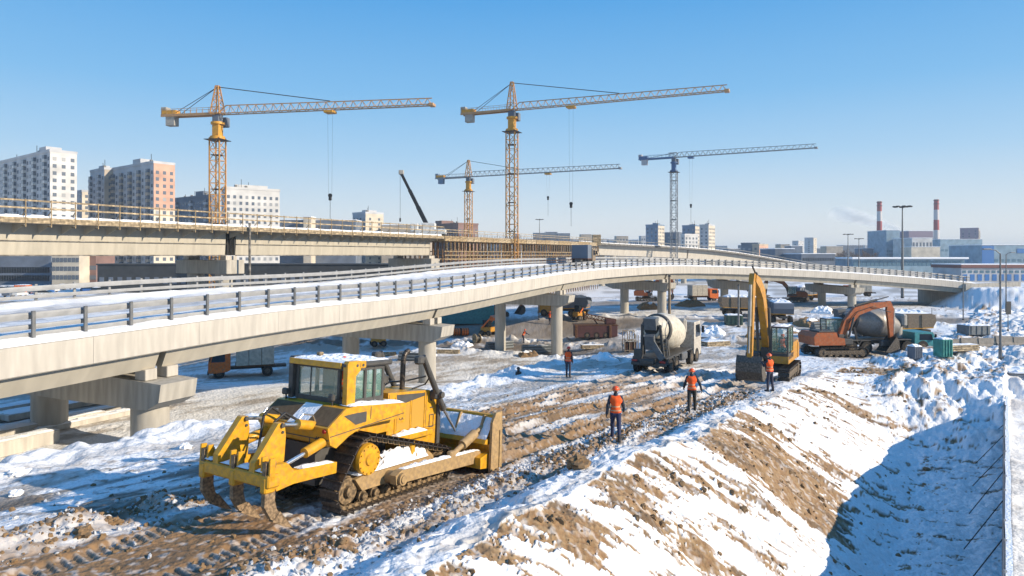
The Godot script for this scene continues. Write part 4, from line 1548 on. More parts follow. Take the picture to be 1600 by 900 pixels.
# A block of flats: face A runs back to the left from the near corner, face B back to the right.
func flats(called: String, label: String, ua: float, uc: float, ub: float, vtop: float, D: float, deg: float, ma: Material, mb_: Material, o := {}) -> Node3D:
	var ph := deg_to_rad(deg)
	var bx := Vector3(cos(ph), 0, -sin(ph))
	var ax := Vector3(-sin(ph), 0, -cos(ph))
	var at := Vector3((uc - 800.0) / F * D, 0, -D)
	var la := clampf(reach(at, ax, ua), 4.0, 140.0)
	var lb := clampf(reach(at, bx, ub), 4.0, 140.0)
	var h := EYE + (VH - vtop) / F * D
	var b := thing(called, label, "building", at, 0.0, o.get("group", ""))
	var bas := Basis(bx, Vector3.UP, bx.cross(Vector3.UP))   # local x along B; face A lies along -z'
	var sgn := 1.0 if bas.z.dot(ax) > 0.0 else -1.0
	var mb := MB.new()
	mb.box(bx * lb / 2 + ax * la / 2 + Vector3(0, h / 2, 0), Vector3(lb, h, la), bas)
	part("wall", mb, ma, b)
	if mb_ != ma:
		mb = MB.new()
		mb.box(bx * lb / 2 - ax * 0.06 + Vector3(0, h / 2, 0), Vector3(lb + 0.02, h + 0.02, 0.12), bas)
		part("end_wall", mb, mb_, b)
	mb = MB.new()
	var t := 0.35
	for q in [[bx * lb / 2, Vector3(lb + 0.4, 1.0, t)], [bx * lb / 2 + ax * la, Vector3(lb + 0.4, 1.0, t)], [ax * la / 2, Vector3(t, 1.0, la + 0.4)], [ax * la / 2 + bx * lb, Vector3(t, 1.0, la + 0.4)]]:
		mb.box(q[0] + Vector3(0, h + 0.3, 0), q[1], bas)
	var rf := part("parapet", mb, o.get("trim", ma), b)
	mb = MB.new()
	mb.box(bx * lb / 2 + ax * la / 2 + Vector3(0, h + 0.1, 0), Vector3(lb - 0.8, 0.2, la - 0.8), bas)
	part("snowy_roof", mb, M.snow, b)
	if o.get("lift", 0.0) > 0.0:
		mb = MB.new()
		mb.box(bx * lb * 0.5 + ax * la * o.get("lift_at", 0.4) + Vector3(0, h + o.lift / 2, 0), Vector3(lb * 0.6, o.lift, minf(7.0, la * 0.3)), bas)
		part("lift_house", mb, ma, b)
		mb = MB.new()
		for k in 4:
			mb.box(bx * lb * (0.2 + 0.2 * k) + ax * la * (0.15 + 0.2 * k) + Vector3(0, h + 0.9, 0), Vector3(0.9, 1.8, 0.9), bas)
		stuff(part("roof_vent", mb, M.concrete_dark, b))
		mb = MB.new()
		for k in 3:
			mb.bar(bx * lb * (0.3 + 0.15 * k) + ax * la * (0.2 + 0.25 * k) + Vector3(0, h, 0), bx * lb * (0.3 + 0.15 * k) + ax * la * (0.2 + 0.25 * k) + Vector3(0, h + 4.5 - k, 0), 0.16)
		stuff(part("aerial", mb, M.dark_steel, b))
	var fl: float = o.get("floor", 2.75)
	var floors := int((h - 1.5) / fl)
	for face in 2:
		var dir := ax if face == 0 else bx
		var l := la if face == 0 else lb
		var out := (-bx if face == 0 else -ax)
		if out.z < 0.0: out = -out
		out = (-bx if face == 0 else -ax)
		var step: float = o.get("step", 2.7) if face == 0 else o.get("step_b", o.get("step", 2.7))
		var n := maxi(1, int((l - 1.0) / step))
		var win := MB.new()
		var pale := MB.new()
		var bay := MB.new()
		for i in n:
			var x := l * (i + 0.5) / n
			var is_bay: bool = o.get("bay", 0) > 0 and face == 0 and i % int(o.bay) == 1
			for k in floors:
				var y := 2.2 + fl * k
				if y < h - 52.0: continue
				var p := dir * x + Vector3(0, y, 0)
				if is_bay:
					bay.box(p + out * 0.55 + Vector3(0, -0.6, 0), Vector3(1.1, 1.1, step * 0.8) if face == 0 else Vector3(step * 0.8, 1.1, 1.1), bas)
					win.box(p + out * 0.5 + Vector3(0, 0.75, 0), Vector3(1.0, 1.5, step * 0.7) if face == 0 else Vector3(step * 0.7, 1.5, 1.0), bas)
				else:
					var ww: float = o.get("ww", 1.3) if face == 0 else o.get("ww_b", o.get("ww", 1.3))
					(pale if fmod(absf(sin(i * 12.9 + k * 78.2 + face * 3.1) * 437.58), 1.0) < 0.28 else win).box(p + out * 0.02, Vector3(0.16, 1.4, ww) if face == 0 else Vector3(ww, 1.4, 0.16 if mb_ == ma else 0.34), bas)
		stuff(part("window", win, M.glass_dark if not o.has("glass") else o.glass, b))
		if pale.v.size():
			stuff(part("curtained_window", pale, M.window_pale, b))
		if bay.v.size():
			stuff(part("balcony", bay, o.get("balcony", ma), b))
	return b

func box_building(called: String, label: String, u0: float, u1: float, vtop: float, D: float, depth: float, m: Material, group := "", deg := 0.0) -> Node3D:
	var x0 := (u0 - 800.0) / F * D
	var x1 := (u1 - 800.0) / F * D
	var h := EYE + (VH - vtop) / F * D
	var b := thing(called, label, "building", Vector3((x0 + x1) / 2, 0, -D - depth / 2), deg_to_rad(deg), group)
	var mb := MB.new()
	mb.bevel(Vector3(0, h / 2, 0), Vector3(x1 - x0, h, depth), 0.05)
	part("wall", mb, m, b)
	mb = MB.new()
	mb.bevel(Vector3(0, h + 0.15, 0), Vector3(x1 - x0 + 0.5, 0.35, depth + 0.5), 0.08)
	part("snowy_roof", mb, M.snow, b)
	b.set_meta("h", h)
	b.set_meta("w", x1 - x0)
	b.set_meta("d", depth)
	return b

func window_rows(b: Node3D, m: Material, rows: Array, count: int, w: float, h: float, called := "window") -> void:   # on the face towards the viewer
	var W: float = b.get_meta("w")
	var d: float = b.get_meta("d")
	var mb := MB.new()
	for y in rows:
		for i in count:
			mb.box(Vector3(-W / 2 + W * (i + 0.5) / count, y, d / 2 + 0.02), Vector3(w, h, 0.14))
	stuff(part(called, mb, m, b))

func build_city() -> void:
	mat("wall_white", Color(0.62, 0.61, 0.59), 0.85, 0.0, "mild", 0.05)
	mat("wall_grey_and_shade", Color(0.52, 0.53, 0.55), 0.85, 0.0, "mild", 0.05)  # also on shaded faces of pale blocks, their shade put into the colour
	mat("wall_cream", Color(0.66, 0.58, 0.46), 0.85, 0.0, "mild", 0.05)
	mat("wall_coral", Color(0.60, 0.36, 0.26), 0.85, 0.0, "mild", 0.05)
	mat("wall_blue_and_shade", Color(0.17, 0.25, 0.36), 0.8, 0.0, "mild", 0.05)  # also on shaded faces of cream-ended towers, the shade held in the blue
	mat("wall_slate", Color(0.16, 0.19, 0.24), 0.8, 0.0, "mild", 0.05)
	mat("wall_brick", Color(0.25, 0.15, 0.125), 0.9, 0.0, "mild", 0.05)
	mat("wall_tan", Color(0.45, 0.38, 0.30), 0.9, 0.0, "mild", 0.05)
	mat("window_pale", Color(0.24, 0.25, 0.26), 0.35)
	mat("window_mid", Color(0.10, 0.12, 0.15), 0.2)
	var b := flats("apartment_building", "tall white tower block with a sunlit end wall of three window columns", -60, 78, 120, 236, 260, 53, M.wall_grey_and_shade, M.wall_white, {"lift": 3.0, "lift_at": 0.12, "bay": 4, "step": 2.6, "step_b": 2.5, "balcony": M.wall_white, "glass": M.window_mid})
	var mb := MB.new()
	flats("apartment_building", "small pale block showing between the two tall tower blocks", 118, 128, 142, 299, 330, 50, M.wall_grey_and_shade, M.wall_cream, {"glass": M.window_mid})
	flats("apartment_building", "wing with a shade-grey side and lit edge behind the coral-ended tower block", 141, 163, 181, 264, 300, 50, M.wall_grey_and_shade, M.wall_tan, {"lift": 2.0, "glass": M.window_mid, "bay": 3})
	b = flats("apartment_building", "tower block with a coral and cream end wall, long side in shade grey", 176, 240, 273, 254, 280, 53, M.wall_grey_and_shade, M.wall_cream, {"lift": 3.2, "lift_at": 0.5, "bay": 3, "step": 2.6, "step_b": 2.4, "balcony": M.wall_tan, "glass": M.window_mid})
	mb = MB.new()
	var ph := deg_to_rad(53)
	var bx := Vector3(cos(ph), 0, -sin(ph))
	var ax := Vector3(-sin(ph), 0, -cos(ph))
	var lb := reach(b.position, bx, 273)
	mb.box(bx * (lb / 2) - ax * 0.1 + Vector3(0, 38.0, 0), Vector3(lb + 0.06, 20.0, 0.14), Basis(bx, Vector3.UP, bx.cross(Vector3.UP)))
	part("coral_cladding", mb, M.wall_coral, b)
	flats("apartment_building", "lower blue-grey block in shade beside the left tower crane", 262, 330, 344, 306, 330, 53, M.wall_slate, M.wall_slate, {"lift": 3.0, "lift_at": 0.3, "glass": M.window_mid, "bay": 5, "balcony": M.wall_grey_and_shade})
	flats("apartment_building", "broad white block in full sun just past the left crane mast", 346, 352, 437, 294, 300, 35, M.wall_white, M.wall_white, {"lift": 2.2, "lift_at": 0.5, "step_b": 2.5, "ww_b": 1.15, "glass": M.window_mid})
	flats("apartment_building", "beige block with a sunlit face standing alone behind the railing", 551, 571, 599, 333, 380, 48, M.wall_grey_and_shade, M.wall_cream, {"lift": 2.0, "glass": M.window_mid, "step_b": 4.0})
	b = box_building("low_building", "long low dark roofed building behind the unfinished deck railing", 436, 556, 344, 360, 16, M.wall_slate)
	window_rows(b, M.window_mid, [20.0, 24.0], 24, 1.2, 1.5)
	b = box_building("low_building", "small beige building with a flat roof rising over the long low one", 474, 486, 339, 352, 8, M.wall_cream)
	window_rows(b, M.window_mid, [20.0], 2, 1.2, 1.5)
	b = box_building("low_building", "pale low hall behind the mobile crane boom", 596, 672, 352, 370, 20, M.wall_tan)
	window_rows(b, M.window_mid, [18.0], 12, 1.6, 1.6)
	flats("brick_building", "dark red brick block with stepped roof beyond the falsework", 664, 716, 747, 350, 400, 40, M.wall_brick, M.wall_brick, {"lift": 3.0, "lift_at": 0.7, "glass": M.window_mid})
	flats("brick_building", "lower red brick wing left of the stepped brick block", 632, 668, 690, 356, 410, 40, M.wall_brick, M.wall_brick, {"glass": M.window_mid})
	# the group of towers in the middle
	flats("tower_block", "tower block with shade-blue long side and cream right edge, left of the blue crane mast", 1009, 1028, 1038, 352, 520, 55, M.wall_blue_and_shade, M.wall_cream, {"lift": 2.0, "glass": M.window_mid})
	flats("tower_block", "slate coloured slab standing behind the blue crane mast", 1036, 1060, 1070, 364, 560, 55, M.wall_slate, M.wall_slate, {"glass": M.window_mid})
	flats("tower_block", "tower block with shade-blue long side behind the low white block on the skyline", 1066, 1086, 1096, 353, 540, 55, M.wall_blue_and_shade, M.wall_cream, {"lift": 1.5, "glass": M.window_mid})
	flats("tower_block", "low white block in front of the shade-blue towers on the skyline", 1066, 1070, 1091, 367, 480, 30, M.wall_white, M.wall_white, {"glass": M.window_mid})
	flats("tower_block", "tower block with shade-grey side and bright cream end, rightmost of the skyline towers", 1093, 1107, 1117, 352, 520, 55, M.wall_grey_and_shade, M.wall_cream, {"lift": 1.5, "glass": M.window_mid})
	flats("low_block", "dark blue low block behind the dropping viaduct", 1158, 1184, 1187, 381, 420, 60, M.wall_slate, M.wall_slate, {"glass": M.window_mid})
	flats("low_block", "small pink brick block with a lit face above the viaduct's drop", 1178, 1186, 1200, 383, 400, 50, M.wall_tan, M.wall_coral, {"glass": M.window_mid})
	flats("tower_block", "faint pale slab, lower of two far towers near the chimneys", 1238, 1247, 1256, 377, 900, 50, M.wall_grey_and_shade, M.wall_grey_and_shade, {"step": 8.0})
	flats("tower_block", "faint pale slab with slanted top, taller of two far towers near the chimneys", 1257, 1271, 1276, 372, 880, 50, M.wall_grey_and_shade, M.wall_cream, {"step": 8.0})
	box_building("dark_block", "dark blue-grey hall just behind the end of the far viaduct", 1211, 1241, 389, 330, 20, M.wall_slate)
	b = box_building("dark_block", "long slate hall with two rows of windows behind the flyover railing", 1252, 1305, 397, 310, 22, M.wall_slate)
	window_rows(b, M.window_mid, [4.0, 7.5], 14, 1.5, 1.2)
	# a hazy row of little blocks
	var rng := RandomNumberGenerator.new()
	rng.seed = 5
	var u := 748.0
	while u < 1010.0:
		var w := rng.randf_range(7.0, 20.0)
		var mi := rng.randi() % 4
		var m: Material = [M.wall_slate, M.wall_grey_and_shade, M.wall_tan, M.wall_blue_and_shade][mi]
		var bb := box_building("skyline_block", "tiny hazy %s block on the skyline behind the falsework" % ["slate", "pale grey", "tan", "blue-grey"][mi], u, u + w, rng.randf_range(362.0, 376.0), rng.randf_range(620, 780), 14, m, "hazy skyline blocks")
		window_rows(bb, M.window_mid, [bb.get_meta("h") - 4.0, bb.get_meta("h") - 9.0], 4, 1.5, 2.0)
		u += w + rng.randf_range(-2.0, 6.0)
	u = 1118.0
	while u < 1240.0:
		var w := rng.randf_range(8.0, 22.0)
		var mi := rng.randi() % 4
		var m: Material = [M.wall_slate, M.wall_grey_and_shade, M.wall_tan, M.wall_blue_and_shade][mi]
		box_building("skyline_house", "low hazy " + ["slate", "pale grey", "tan", "blue-grey"][mi] + " house on the skyline between the tower blocks and the chimneys", u, u + w, rng.randf_range(381.0, 391.0), rng.randf_range(560, 720), 14, m, "hazy low roofs")
		u += w + rng.randf_range(-3.0, 7.0)
	u = 1276.0
	while u < 1600.0:
		var w := rng.randf_range(14.0, 34.0)
		var mi := rng.randi() % 3
		var m: Material = [M.wall_slate, M.wall_grey_and_shade, M.wall_tan][mi]
		box_building("far_shed", "distant flat " + ["slate", "pale grey", "tan"][mi] + " shed in haze behind the power plant", u, u + w, rng.randf_range(383.0, 391.0), rng.randf_range(760, 950), 16, m, "far sheds in haze")
		u += w + rng.randf_range(-4.0, 12.0)
	# ground floor fronts beyond the parking, seen under the second deck
	b = box_building("shop_front", "dark glazed hall beyond the snowy parking, under the second deck", -40, 80, 392, 215, 14, M.wall_slate)
	window_rows(b, M.window_mid, [2.0, 4.6], 30, 1.4, 1.8)
	b = box_building("low_house", "cream two-storey house beyond the parking with rows of dark windows", 81, 124, 396, 205, 10, M.wall_cream)
	window_rows(b, M.window_mid, [2.6, 5.2, 7.8], 7, 0.9, 1.3)
	b = box_building("low_house", "brown shed beside the cream house beyond the parking", 125, 150, 399, 210, 10, M.wall_brick)
	window_rows(b, M.window_mid, [2.4, 5.4], 5, 1.0, 1.3)

func build_plant() -> void:
	mat("chimney_red", Color(0.30, 0.05, 0.045), 0.8)
	mat("chimney_white", Color(0.50, 0.48, 0.47), 0.8)
	mat("plant_blue", Color(0.24, 0.36, 0.45), 0.7, 0.0, "mild", 0.06)
	mat("plant_purple", Color(0.24, 0.19, 0.24), 0.8)
	mat("bright_blue", Color(0.02, 0.14, 0.38), 0.6)
	mat("fascia_red", Color(0.16, 0.06, 0.05), 0.7)
	mat("shed_glass", Color(0.09, 0.17, 0.23), 0.3)
	for q in [[1374, 315, 700, "red and white banded chimney standing beside the tall blue plant block"], [1463, 312, 690, "red and white banded chimney behind the white plant hall with dark windows"]]:
		var base := Vector3((q[0] - 800.0) / F * q[2], 0, -float(q[2]))
		var h: float = EYE + (VH - q[1]) / F * q[2]
		var c := thing("chimney", q[3], "chimney", base, 0.0, "banded chimneys of the power plant")
		var n := 7
		for k in n:
			var mb := MB.new()
			var y0: float = h - h * 0.155 * (k + 1) if k < n - 1 else 0.0
			var y1: float = h - h * 0.155 * k
			mb.lathe([Vector2(lerpf(3.0, 2.15, y0 / h), y0), Vector2(lerpf(3.0, 2.15, y1 / h), y1)], 20)
			if k == 0:
				mb.cyl(Vector3(0, h, 0), Vector3(0, h + 0.2, 0), 2.2, 2.2, 20)
			part("band", mb, M.chimney_red if k % 2 == 0 else M.chimney_white, c)
		for y in [0.985, 0.93]:
			var mb := MB.new()
			mb.cyl(Vector3(0, h * y, 0), Vector3(0, h * y + 0.6, 0), 2.7, 2.7, 20)
			part("gallery", mb, M.dark_steel, c)
	var b := box_building("plant_block", "tall windowless blue block of the power plant beside a banded chimney", 1385, 1406, 360, 560, 30, M.plant_blue)
	window_rows(b, M.shed_glass, [10.0, 13.0], 6, 1.4, 1.6)
	b = box_building("plant_block", "blue-grey mid-height block adjoining the tall plant block", 1404, 1427, 373, 555, 30, M.plant_blue)
	window_rows(b, M.shed_glass, [8.0], 6, 2.0, 1.6)
	b = box_building("plant_hall", "sunlit white plant hall with a row of tall dark windows", 1425, 1457, 372, 520, 26, M.wall_white)
	window_rows(b, M.window_mid, [17.5], 6, 1.3, 3.6)
	b = box_building("plant_hall", "lower pale annex stepped against the white plant hall", 1424, 1469, 386, 505, 14, M.wall_cream)
	window_rows(b, M.window_mid, [7.0], 9, 1.0, 1.2)
	box_building("plant_block", "purple-grey block rising behind the white plant hall", 1420, 1458, 361, 640, 24, M.plant_purple)
	b = box_building("plant_hall", "long pale blue hall to the right of the white plant hall", 1469, 1535, 374, 600, 30, M.plant_blue)
	window_rows(b, M.shed_glass, [14.0], 10, 2.6, 1.8)
	b = flats("tower_block", "brownish slab block on the skyline above the long blue hall", 1500, 1529, 1541, 357, 720, 55, M.plant_purple, M.wall_tan, {"glass": M.window_mid, "step": 5.0})
	b = box_building("plant_hall", "dark base building at the foot of the banded chimneys", 1354, 1386, 388, 580, 20, M.wall_slate)
	window_rows(b, M.shed_glass, [8.0], 8, 1.6, 1.6)
	# nearer sheds on the right
	b = box_building("long_shed", "long glazed shed under a thick snow-white roof edge", 1333, 1507, 403, 330, 24, M.plant_blue)
	var mb := MB.new()
	var W: float = b.get_meta("w")
	for i in 26:
		mb.box(Vector3(-W / 2 + W * (i + 0.5) / 26.0, 5.4, 12.05), Vector3(W / 26.0 - 0.35, 2.2, 0.14))
	stuff(part("window", mb, M.shed_glass, b))
	mb = MB.new()
	mb.bevel(Vector3(0, b.get_meta("h") - 0.15, 0), Vector3(W + 2.5, 0.9, 27.0), 0.2)
	part("snowy_canopy", mb, M.snow, b)
	b = box_building("blue_building", "building corner with a bright blue panel and pale grey front", 1534, 1625, 383, 400, 30, M.plant_blue)
	W = b.get_meta("w")
	mb = MB.new()
	mb.box(Vector3(-W / 2 + 3.6, 8.2, 15.1), Vector3(7.0, 13.6, 0.2))
	part("blue_panel", mb, M.bright_blue, b)
	mb = MB.new()
	mb.box(Vector3(W / 2 - 9.0, 12.0, 15.1), Vector3(9.0, 2.6, 0.2))
	part("sign_band", mb, M.bright_blue, b)
	window_rows(b, M.shed_glass, [3.5, 6.5], 10, 2.2, 1.6)
	b = box_building("low_shop", "low white building under a red-brown fascia and blue base", 1502, 1640, 414, 235, 16, M.wall_grey_and_shade)
	W = b.get_meta("w")
	mb = MB.new()
	mb.bevel(Vector3(0, b.get_meta("h") - 0.5, 0), Vector3(W + 0.8, 1.1, 17.0), 0.1)
	part("fascia", mb, M.fascia_red, b)
	window_rows(b, M.bright_blue, [1.6], 12, 1.5, 2.2, "door")
	window_rows(b, M.shed_glass, [3.6], 15, 1.2, 0.9)
	b = box_building("blue_hall", "low sky-blue hall left of the red-brown fascia building", 1505, 1532, 420, 262, 10, M.bright_blue)
	# bare trees
	mat("bark", Color(0.085, 0.06, 0.045), 0.9)
	mat("twig", Color(0.13, 0.09, 0.07), 0.95)
	var rng := RandomNumberGenerator.new()
	rng.seed = 12
	var proto: Node3D
	var spots := []
	for k in 13:
		spots.push_back([1308.0 + 5.0 * k + rng.randf_range(-2, 2), 418.0, rng.randf_range(360, 430)])
	for k in 9:
		spots.push_back([438.0 + 13.0 * k + rng.randf_range(-4, 4), 412.0, rng.randf_range(420, 470)])
	for k in spots.size():
		var q: Array = spots[k]
		var lab: String = "bare winter tree in the thicket left of the banded chimneys" if k < 13 else ("bare tree top showing over the low roofs behind the second deck" if k < 22 else "bare tree on the skyline behind the far viaduct")
		var grp: String = "thicket of bare trees" if k < 13 else ("bare trees behind the low roofs" if k < 22 else "bare trees behind the viaduct")
		var at := Vector3((q[0] - 800.0) / F * q[2], 0, -q[2])
		if proto == null:
			proto = bare_tree(lab, at, grp)
		else:
			var c := copy(proto, at, rng.randf() * TAU, lab)
			c.set_meta("group", grp)
			c.scale = Vector3.ONE * (rng.randf_range(0.75, 1.2) * (1.0 if k < 13 else 1.75))
	# steam drifting left from the plant
	var st := Node3D.new()
	st.name = "steam_plume"
	add_child(st)
	tag(st, "white steam plume drifting left behind the first banded chimney", "steam")
	stuff(st)
	mat("steam", Color(0.92, 0.92, 0.92), 1.0)
	M.steam.transparency = BaseMaterial3D.TRANSPARENCY_ALPHA
	M.steam.albedo_color.a = 0.04
	M.steam.backlight_enabled = true
	M.steam.backlight = Color(0.9, 0.9, 0.9)
	for k in 34:
		var f := k / 33.0
		var pm := MB.new()
		var r := lerpf(3.0, 9.5, f)
		var at := P(lerpf(1412, 1312, f) + rng.randf_range(-3, 3), lerpf(364, 333, pow(f, 0.8)) + rng.randf_range(-3.5, 3.5) * (0.3 + f), 740 + rng.randf_range(-8, 8))
		pm.ball(Vector3.ZERO, Vector3(r * 1.5, r * rng.randf_range(0.7, 1.0), r), 14, 10)
		piece("steam_puff", pm.mesh(), M.steam, st, Transform3D(Basis.IDENTITY, at))

func bare_tree(label: String, at: Vector3, group: String) -> Node3D:
	var rng := RandomNumberGenerator.new()
	rng.seed = 99
	var t := thing("bare_tree", label, "tree", at, 0.0, group)
	var tr := MB.new()
	var cr := MB.new()
	tr.cyl(Vector3.ZERO, Vector3(0.1, 4.0, 0), 0.28, 0.2, 8)
	tr.cyl(Vector3(0.1, 4.0, 0), Vector3(0.0, 9.0, 0.2), 0.2, 0.08, 8)
	part("trunk", tr, M.bark, t)
	for k in 34:
		var y := rng.randf_range(3.0, 9.0)
		var a := rng.randf() * TAU
		var l := rng.randf_range(1.6, 4.2) * (1.15 - y / 16.0)
		var p := Vector3(0, y, 0)
		var e := p + Vector3(cos(a) * l * 0.8, l * 0.75, sin(a) * l * 0.8)
		cr.bar(p, e, 0.10)
		for j in 9:
			var s := p.lerp(e, rng.randf_range(0.3, 1.0))
			cr.bar(s, s + Vector3(rng.randf_range(-1, 1), rng.randf_range(0.1, 1.2), rng.randf_range(-1, 1)) * rng.randf_range(0.7, 1.5), 0.05)
	part("crown", cr, M.twig, t)
	return t

# ---------------------------------------------------------------- tower cranes
func tower_crane(label: String, foot: Vector3, jib_y: float, top_y: float, tip: Vector3, back: float, w: float, lat: Material, jibm: Material, o := {}) -> Node3D:
	var c := thing("tower_crane", label, "crane", foot)
	var dir := Vector3(tip.x - foot.x, 0, tip.z - foot.z)
	var L := dir.length()
	dir /= L
	var side := Vector3.UP.cross(dir)
	var g := foot.y
	jib_y -= g
	top_y -= g
	var flat_top: bool = o.get("flat_top", false)
	var slew := jib_y - 4.2
	var mb := MB.new()
	mb.lattice(Vector3(0, 0, 0), Vector3(0, slew, 0), w, w, int(slew / w), 0.20, 0.09, dir)
	part("mast", mb, lat, c)
	mb = MB.new()
	var y := slew - 3.0
	while y > 4.0:
		mb.box(Vector3(0, y, 0), Vector3(w * 0.9, 0.12, w * 0.9))
		y -= 6.0
	stuff(part("ladder_platform", mb, M.dark_steel, c))
	mb = MB.new()
	var bas := Basis(side, Vector3.UP, dir)
	mb.bevel(Vector3(0, slew + 1.3, 0), Vector3(w * 0.72, 2.4, w * 0.72), 0.1, bas)
	mb.cyl(Vector3(0, slew - 0.3, 0), Vector3(0, slew + 0.3, 0), w * 0.66, w * 0.66, 16)
	mb.cyl(Vector3(0, slew + 2.4, 0), Vector3(0, slew + 2.8, 0), w * 0.6, w * 0.6, 16)
	part("slewing_unit", mb, o.get("slew_mat", M.crane_yellow), c)
	mb = MB.new()
	mb.box(Vector3(0, slew - 0.35, 0), Vector3(w * 1.7, 0.10, w * 1.7), bas)
	part("service_platform", mb, M.dark_steel, c)
	mb = MB.new()
	mb.bevel(dir * w * 0.25 + side * w * 0.75 + Vector3(0, jib_y - 1.2, 0), Vector3(1.1, 1.7, 1.4), 0.12, bas)
	mb.bevel(Vector3(0, jib_y - 0.9, 0), Vector3(w * 0.7, 1.6, w * 0.7), 0.1, bas)
	part("operator_cab", mb, M.wall_slate, c)
	# head
	if not flat_top:
		mb = MB.new()
		mb.lattice(Vector3(0, jib_y, 0), Vector3(0, top_y, 0), w * 0.95, w * 0.95, 4, 0.16, 0.08, dir, 0.5, 0.5)
		part("tower_head", mb, lat, c)
	# jib
	var e := dir * L + Vector3(0, tip.y - g - jib_y, 0)
	var j0 := Vector3(0, jib_y, 0)
	var jh: float = o.get("jib_h", 1.5)
	mb = MB.new()
	var bays := int(L / 1.6)
	for k in bays:
		var f0 := float(k) / bays
		var f1 := float(k + 1) / bays
		var a := j0.lerp(j0 + e, f0)
		var b := j0.lerp(j0 + e, f1)
		var h0 := jh * (clampf(f0 * 30.0, 0.1, 1.0)) * (1.0 - 0.25 * f0)
		var h1 := jh * (clampf(f1 * 30.0, 0.1, 1.0)) * (1.0 - 0.25 * f1)
		var hw := 0.65
		for s in [-1.0, 1.0]:
			mb.bar(a + side * hw * s, b + side * hw * s, 0.16)
			mb.bar(a + side * hw * s, (a + b) / 2 + Vector3(0, (h0 + h1) / 2, 0), 0.07)
			mb.bar((a + b) / 2 + Vector3(0, (h0 + h1) / 2, 0), b + side * hw * s, 0.07)
		mb.bar(a + Vector3(0, h0, 0), b + Vector3(0, h1, 0), 0.15)
		mb.bar(a + side * hw, b - side * hw, 0.06)
	mb.bevel(j0 + e, Vector3(1.5, 0.5, 0.9), 0.08, bas)
	part("jib", mb, jibm, c)
	# counter jib with its ballast
	var bk := -dir * back
	mb = MB.new()
	for s in [-1.0, 1.0]:
		mb.bar(j0 + side * 0.7 * s, j0 + bk + side * 0.7 * s, 0.22, 0.45)
		for k in 9:
			mb.bar(j0 + bk * (k / 9.0) + side * 0.75 * s + Vector3(0, 0.2, 0), j0 + bk * (k / 9.0) + side * 0.75 * s + Vector3(0, 1.1, 0), 0.06)
		mb.bar(j0 + side * 0.75 * s + Vector3(0, 1.1, 0), j0 + bk + side * 0.75 * s + Vector3(0, 1.1, 0), 0.06)
	mb.box(j0 + bk / 2 + Vector3(0, 0.05, 0), Vector3(1.3, 0.12, back), bas)
	part("counter_jib", mb, o.get("counter_mat", jibm), c)
	mb = MB.new()
	mb.bevel(j0 + bk * 0.84 + Vector3(0, -0.7, 0), Vector3(1.3, 2.2, 1.8), 0.08, bas)
	part("ballast_block", mb, o.get("ballast", M.ballast), c)
	mb = MB.new()
	mb.bevel(j0 + bk * 0.96 + Vector3(0, 0.8, 0), Vector3(1.3, 1.5, 1.1), 0.08, bas)
	part("winch_house", mb, o.get("ballast", M.ballast), c)
	mb = MB.new()
	mb.bevel(j0 + bk * 0.86 + Vector3(0, 0.55, 0), Vector3(1.5, 0.8, 2.8), 0.08, bas)
	part("machinery_deck", mb, o.get("slew_mat", M.crane_yellow), c)
	# stays
	if not flat_top:
		mb = MB.new()
		var tp := Vector3(0, top_y - 0.2, 0)
		mb.bar(tp, j0 + e * o.get("stay", 0.5) + Vector3(0, jh * 0.95, 0), 0.13)
		part("front_stay", mb, M.cable, c)
		mb = MB.new()
		for s in [-1.0, 1.0]:
			mb.bar(tp, j0 + bk * 0.75 + side * 0.7 * s + Vector3(0, 0.3, 0), 0.08)
		part("rear_stay", mb, M.cable, c)
	else:
		mb = MB.new()
		mb.lattice(j0 + dir * 1.0 + Vector3(0, 0.7, 0), j0 - dir * 1.5 + Vector3(0, 0.7, 0), 1.3, 1.4, 2, 0.14, 0.08)
		mb.bar(j0 + Vector3(0, 1.4, 0), j0 + bk * 0.75 + Vector3(0, 0.3, 0), 0.12)
		part("top_frame", mb, jibm, c)
	# trolley and hook
	var tf: float = o.get("trolley", 0.5)
	var tj := j0 + e * tf + Vector3(0, -0.45, 0)
	mb = MB.new()
	mb.bevel(tj, Vector3(1.7, 0.45, 1.7), 0.06, bas)
	part("trolley", mb, o.get("slew_mat", M.crane_yellow), c)
	var hy: float = o.get("hook_y", 15.0) - g
	var hk := Vector3(tj.x, hy, tj.z)
	mb = MB.new()
	for s in [-1.0, 1.0]:
		mb.bar(tj + dir * 0.45 * s, hk + dir * 0.3 * s + Vector3(0, 0.6, 0), 0.022)
	part("hoist_rope", mb, M.cable, c)
	mb = MB.new()
	mb.bevel(hk, Vector3(0.3, 0.7, 0.55), 0.1, bas)
	mb.cyl(hk + Vector3(0, 0.5, 0) - side * 0.1, hk + Vector3(0, 0.5, 0) + side * 0.1, 0.35, 0.35, 12)
	part("hook_block", mb, M.dark_steel, c)
	mb = MB.new()
	mb.bar(hk, hk + Vector3(0, -float(o.get("chain", 3.0)), 0), 0.06)
	part("sling_chain", mb, M.cable, c)
	return c

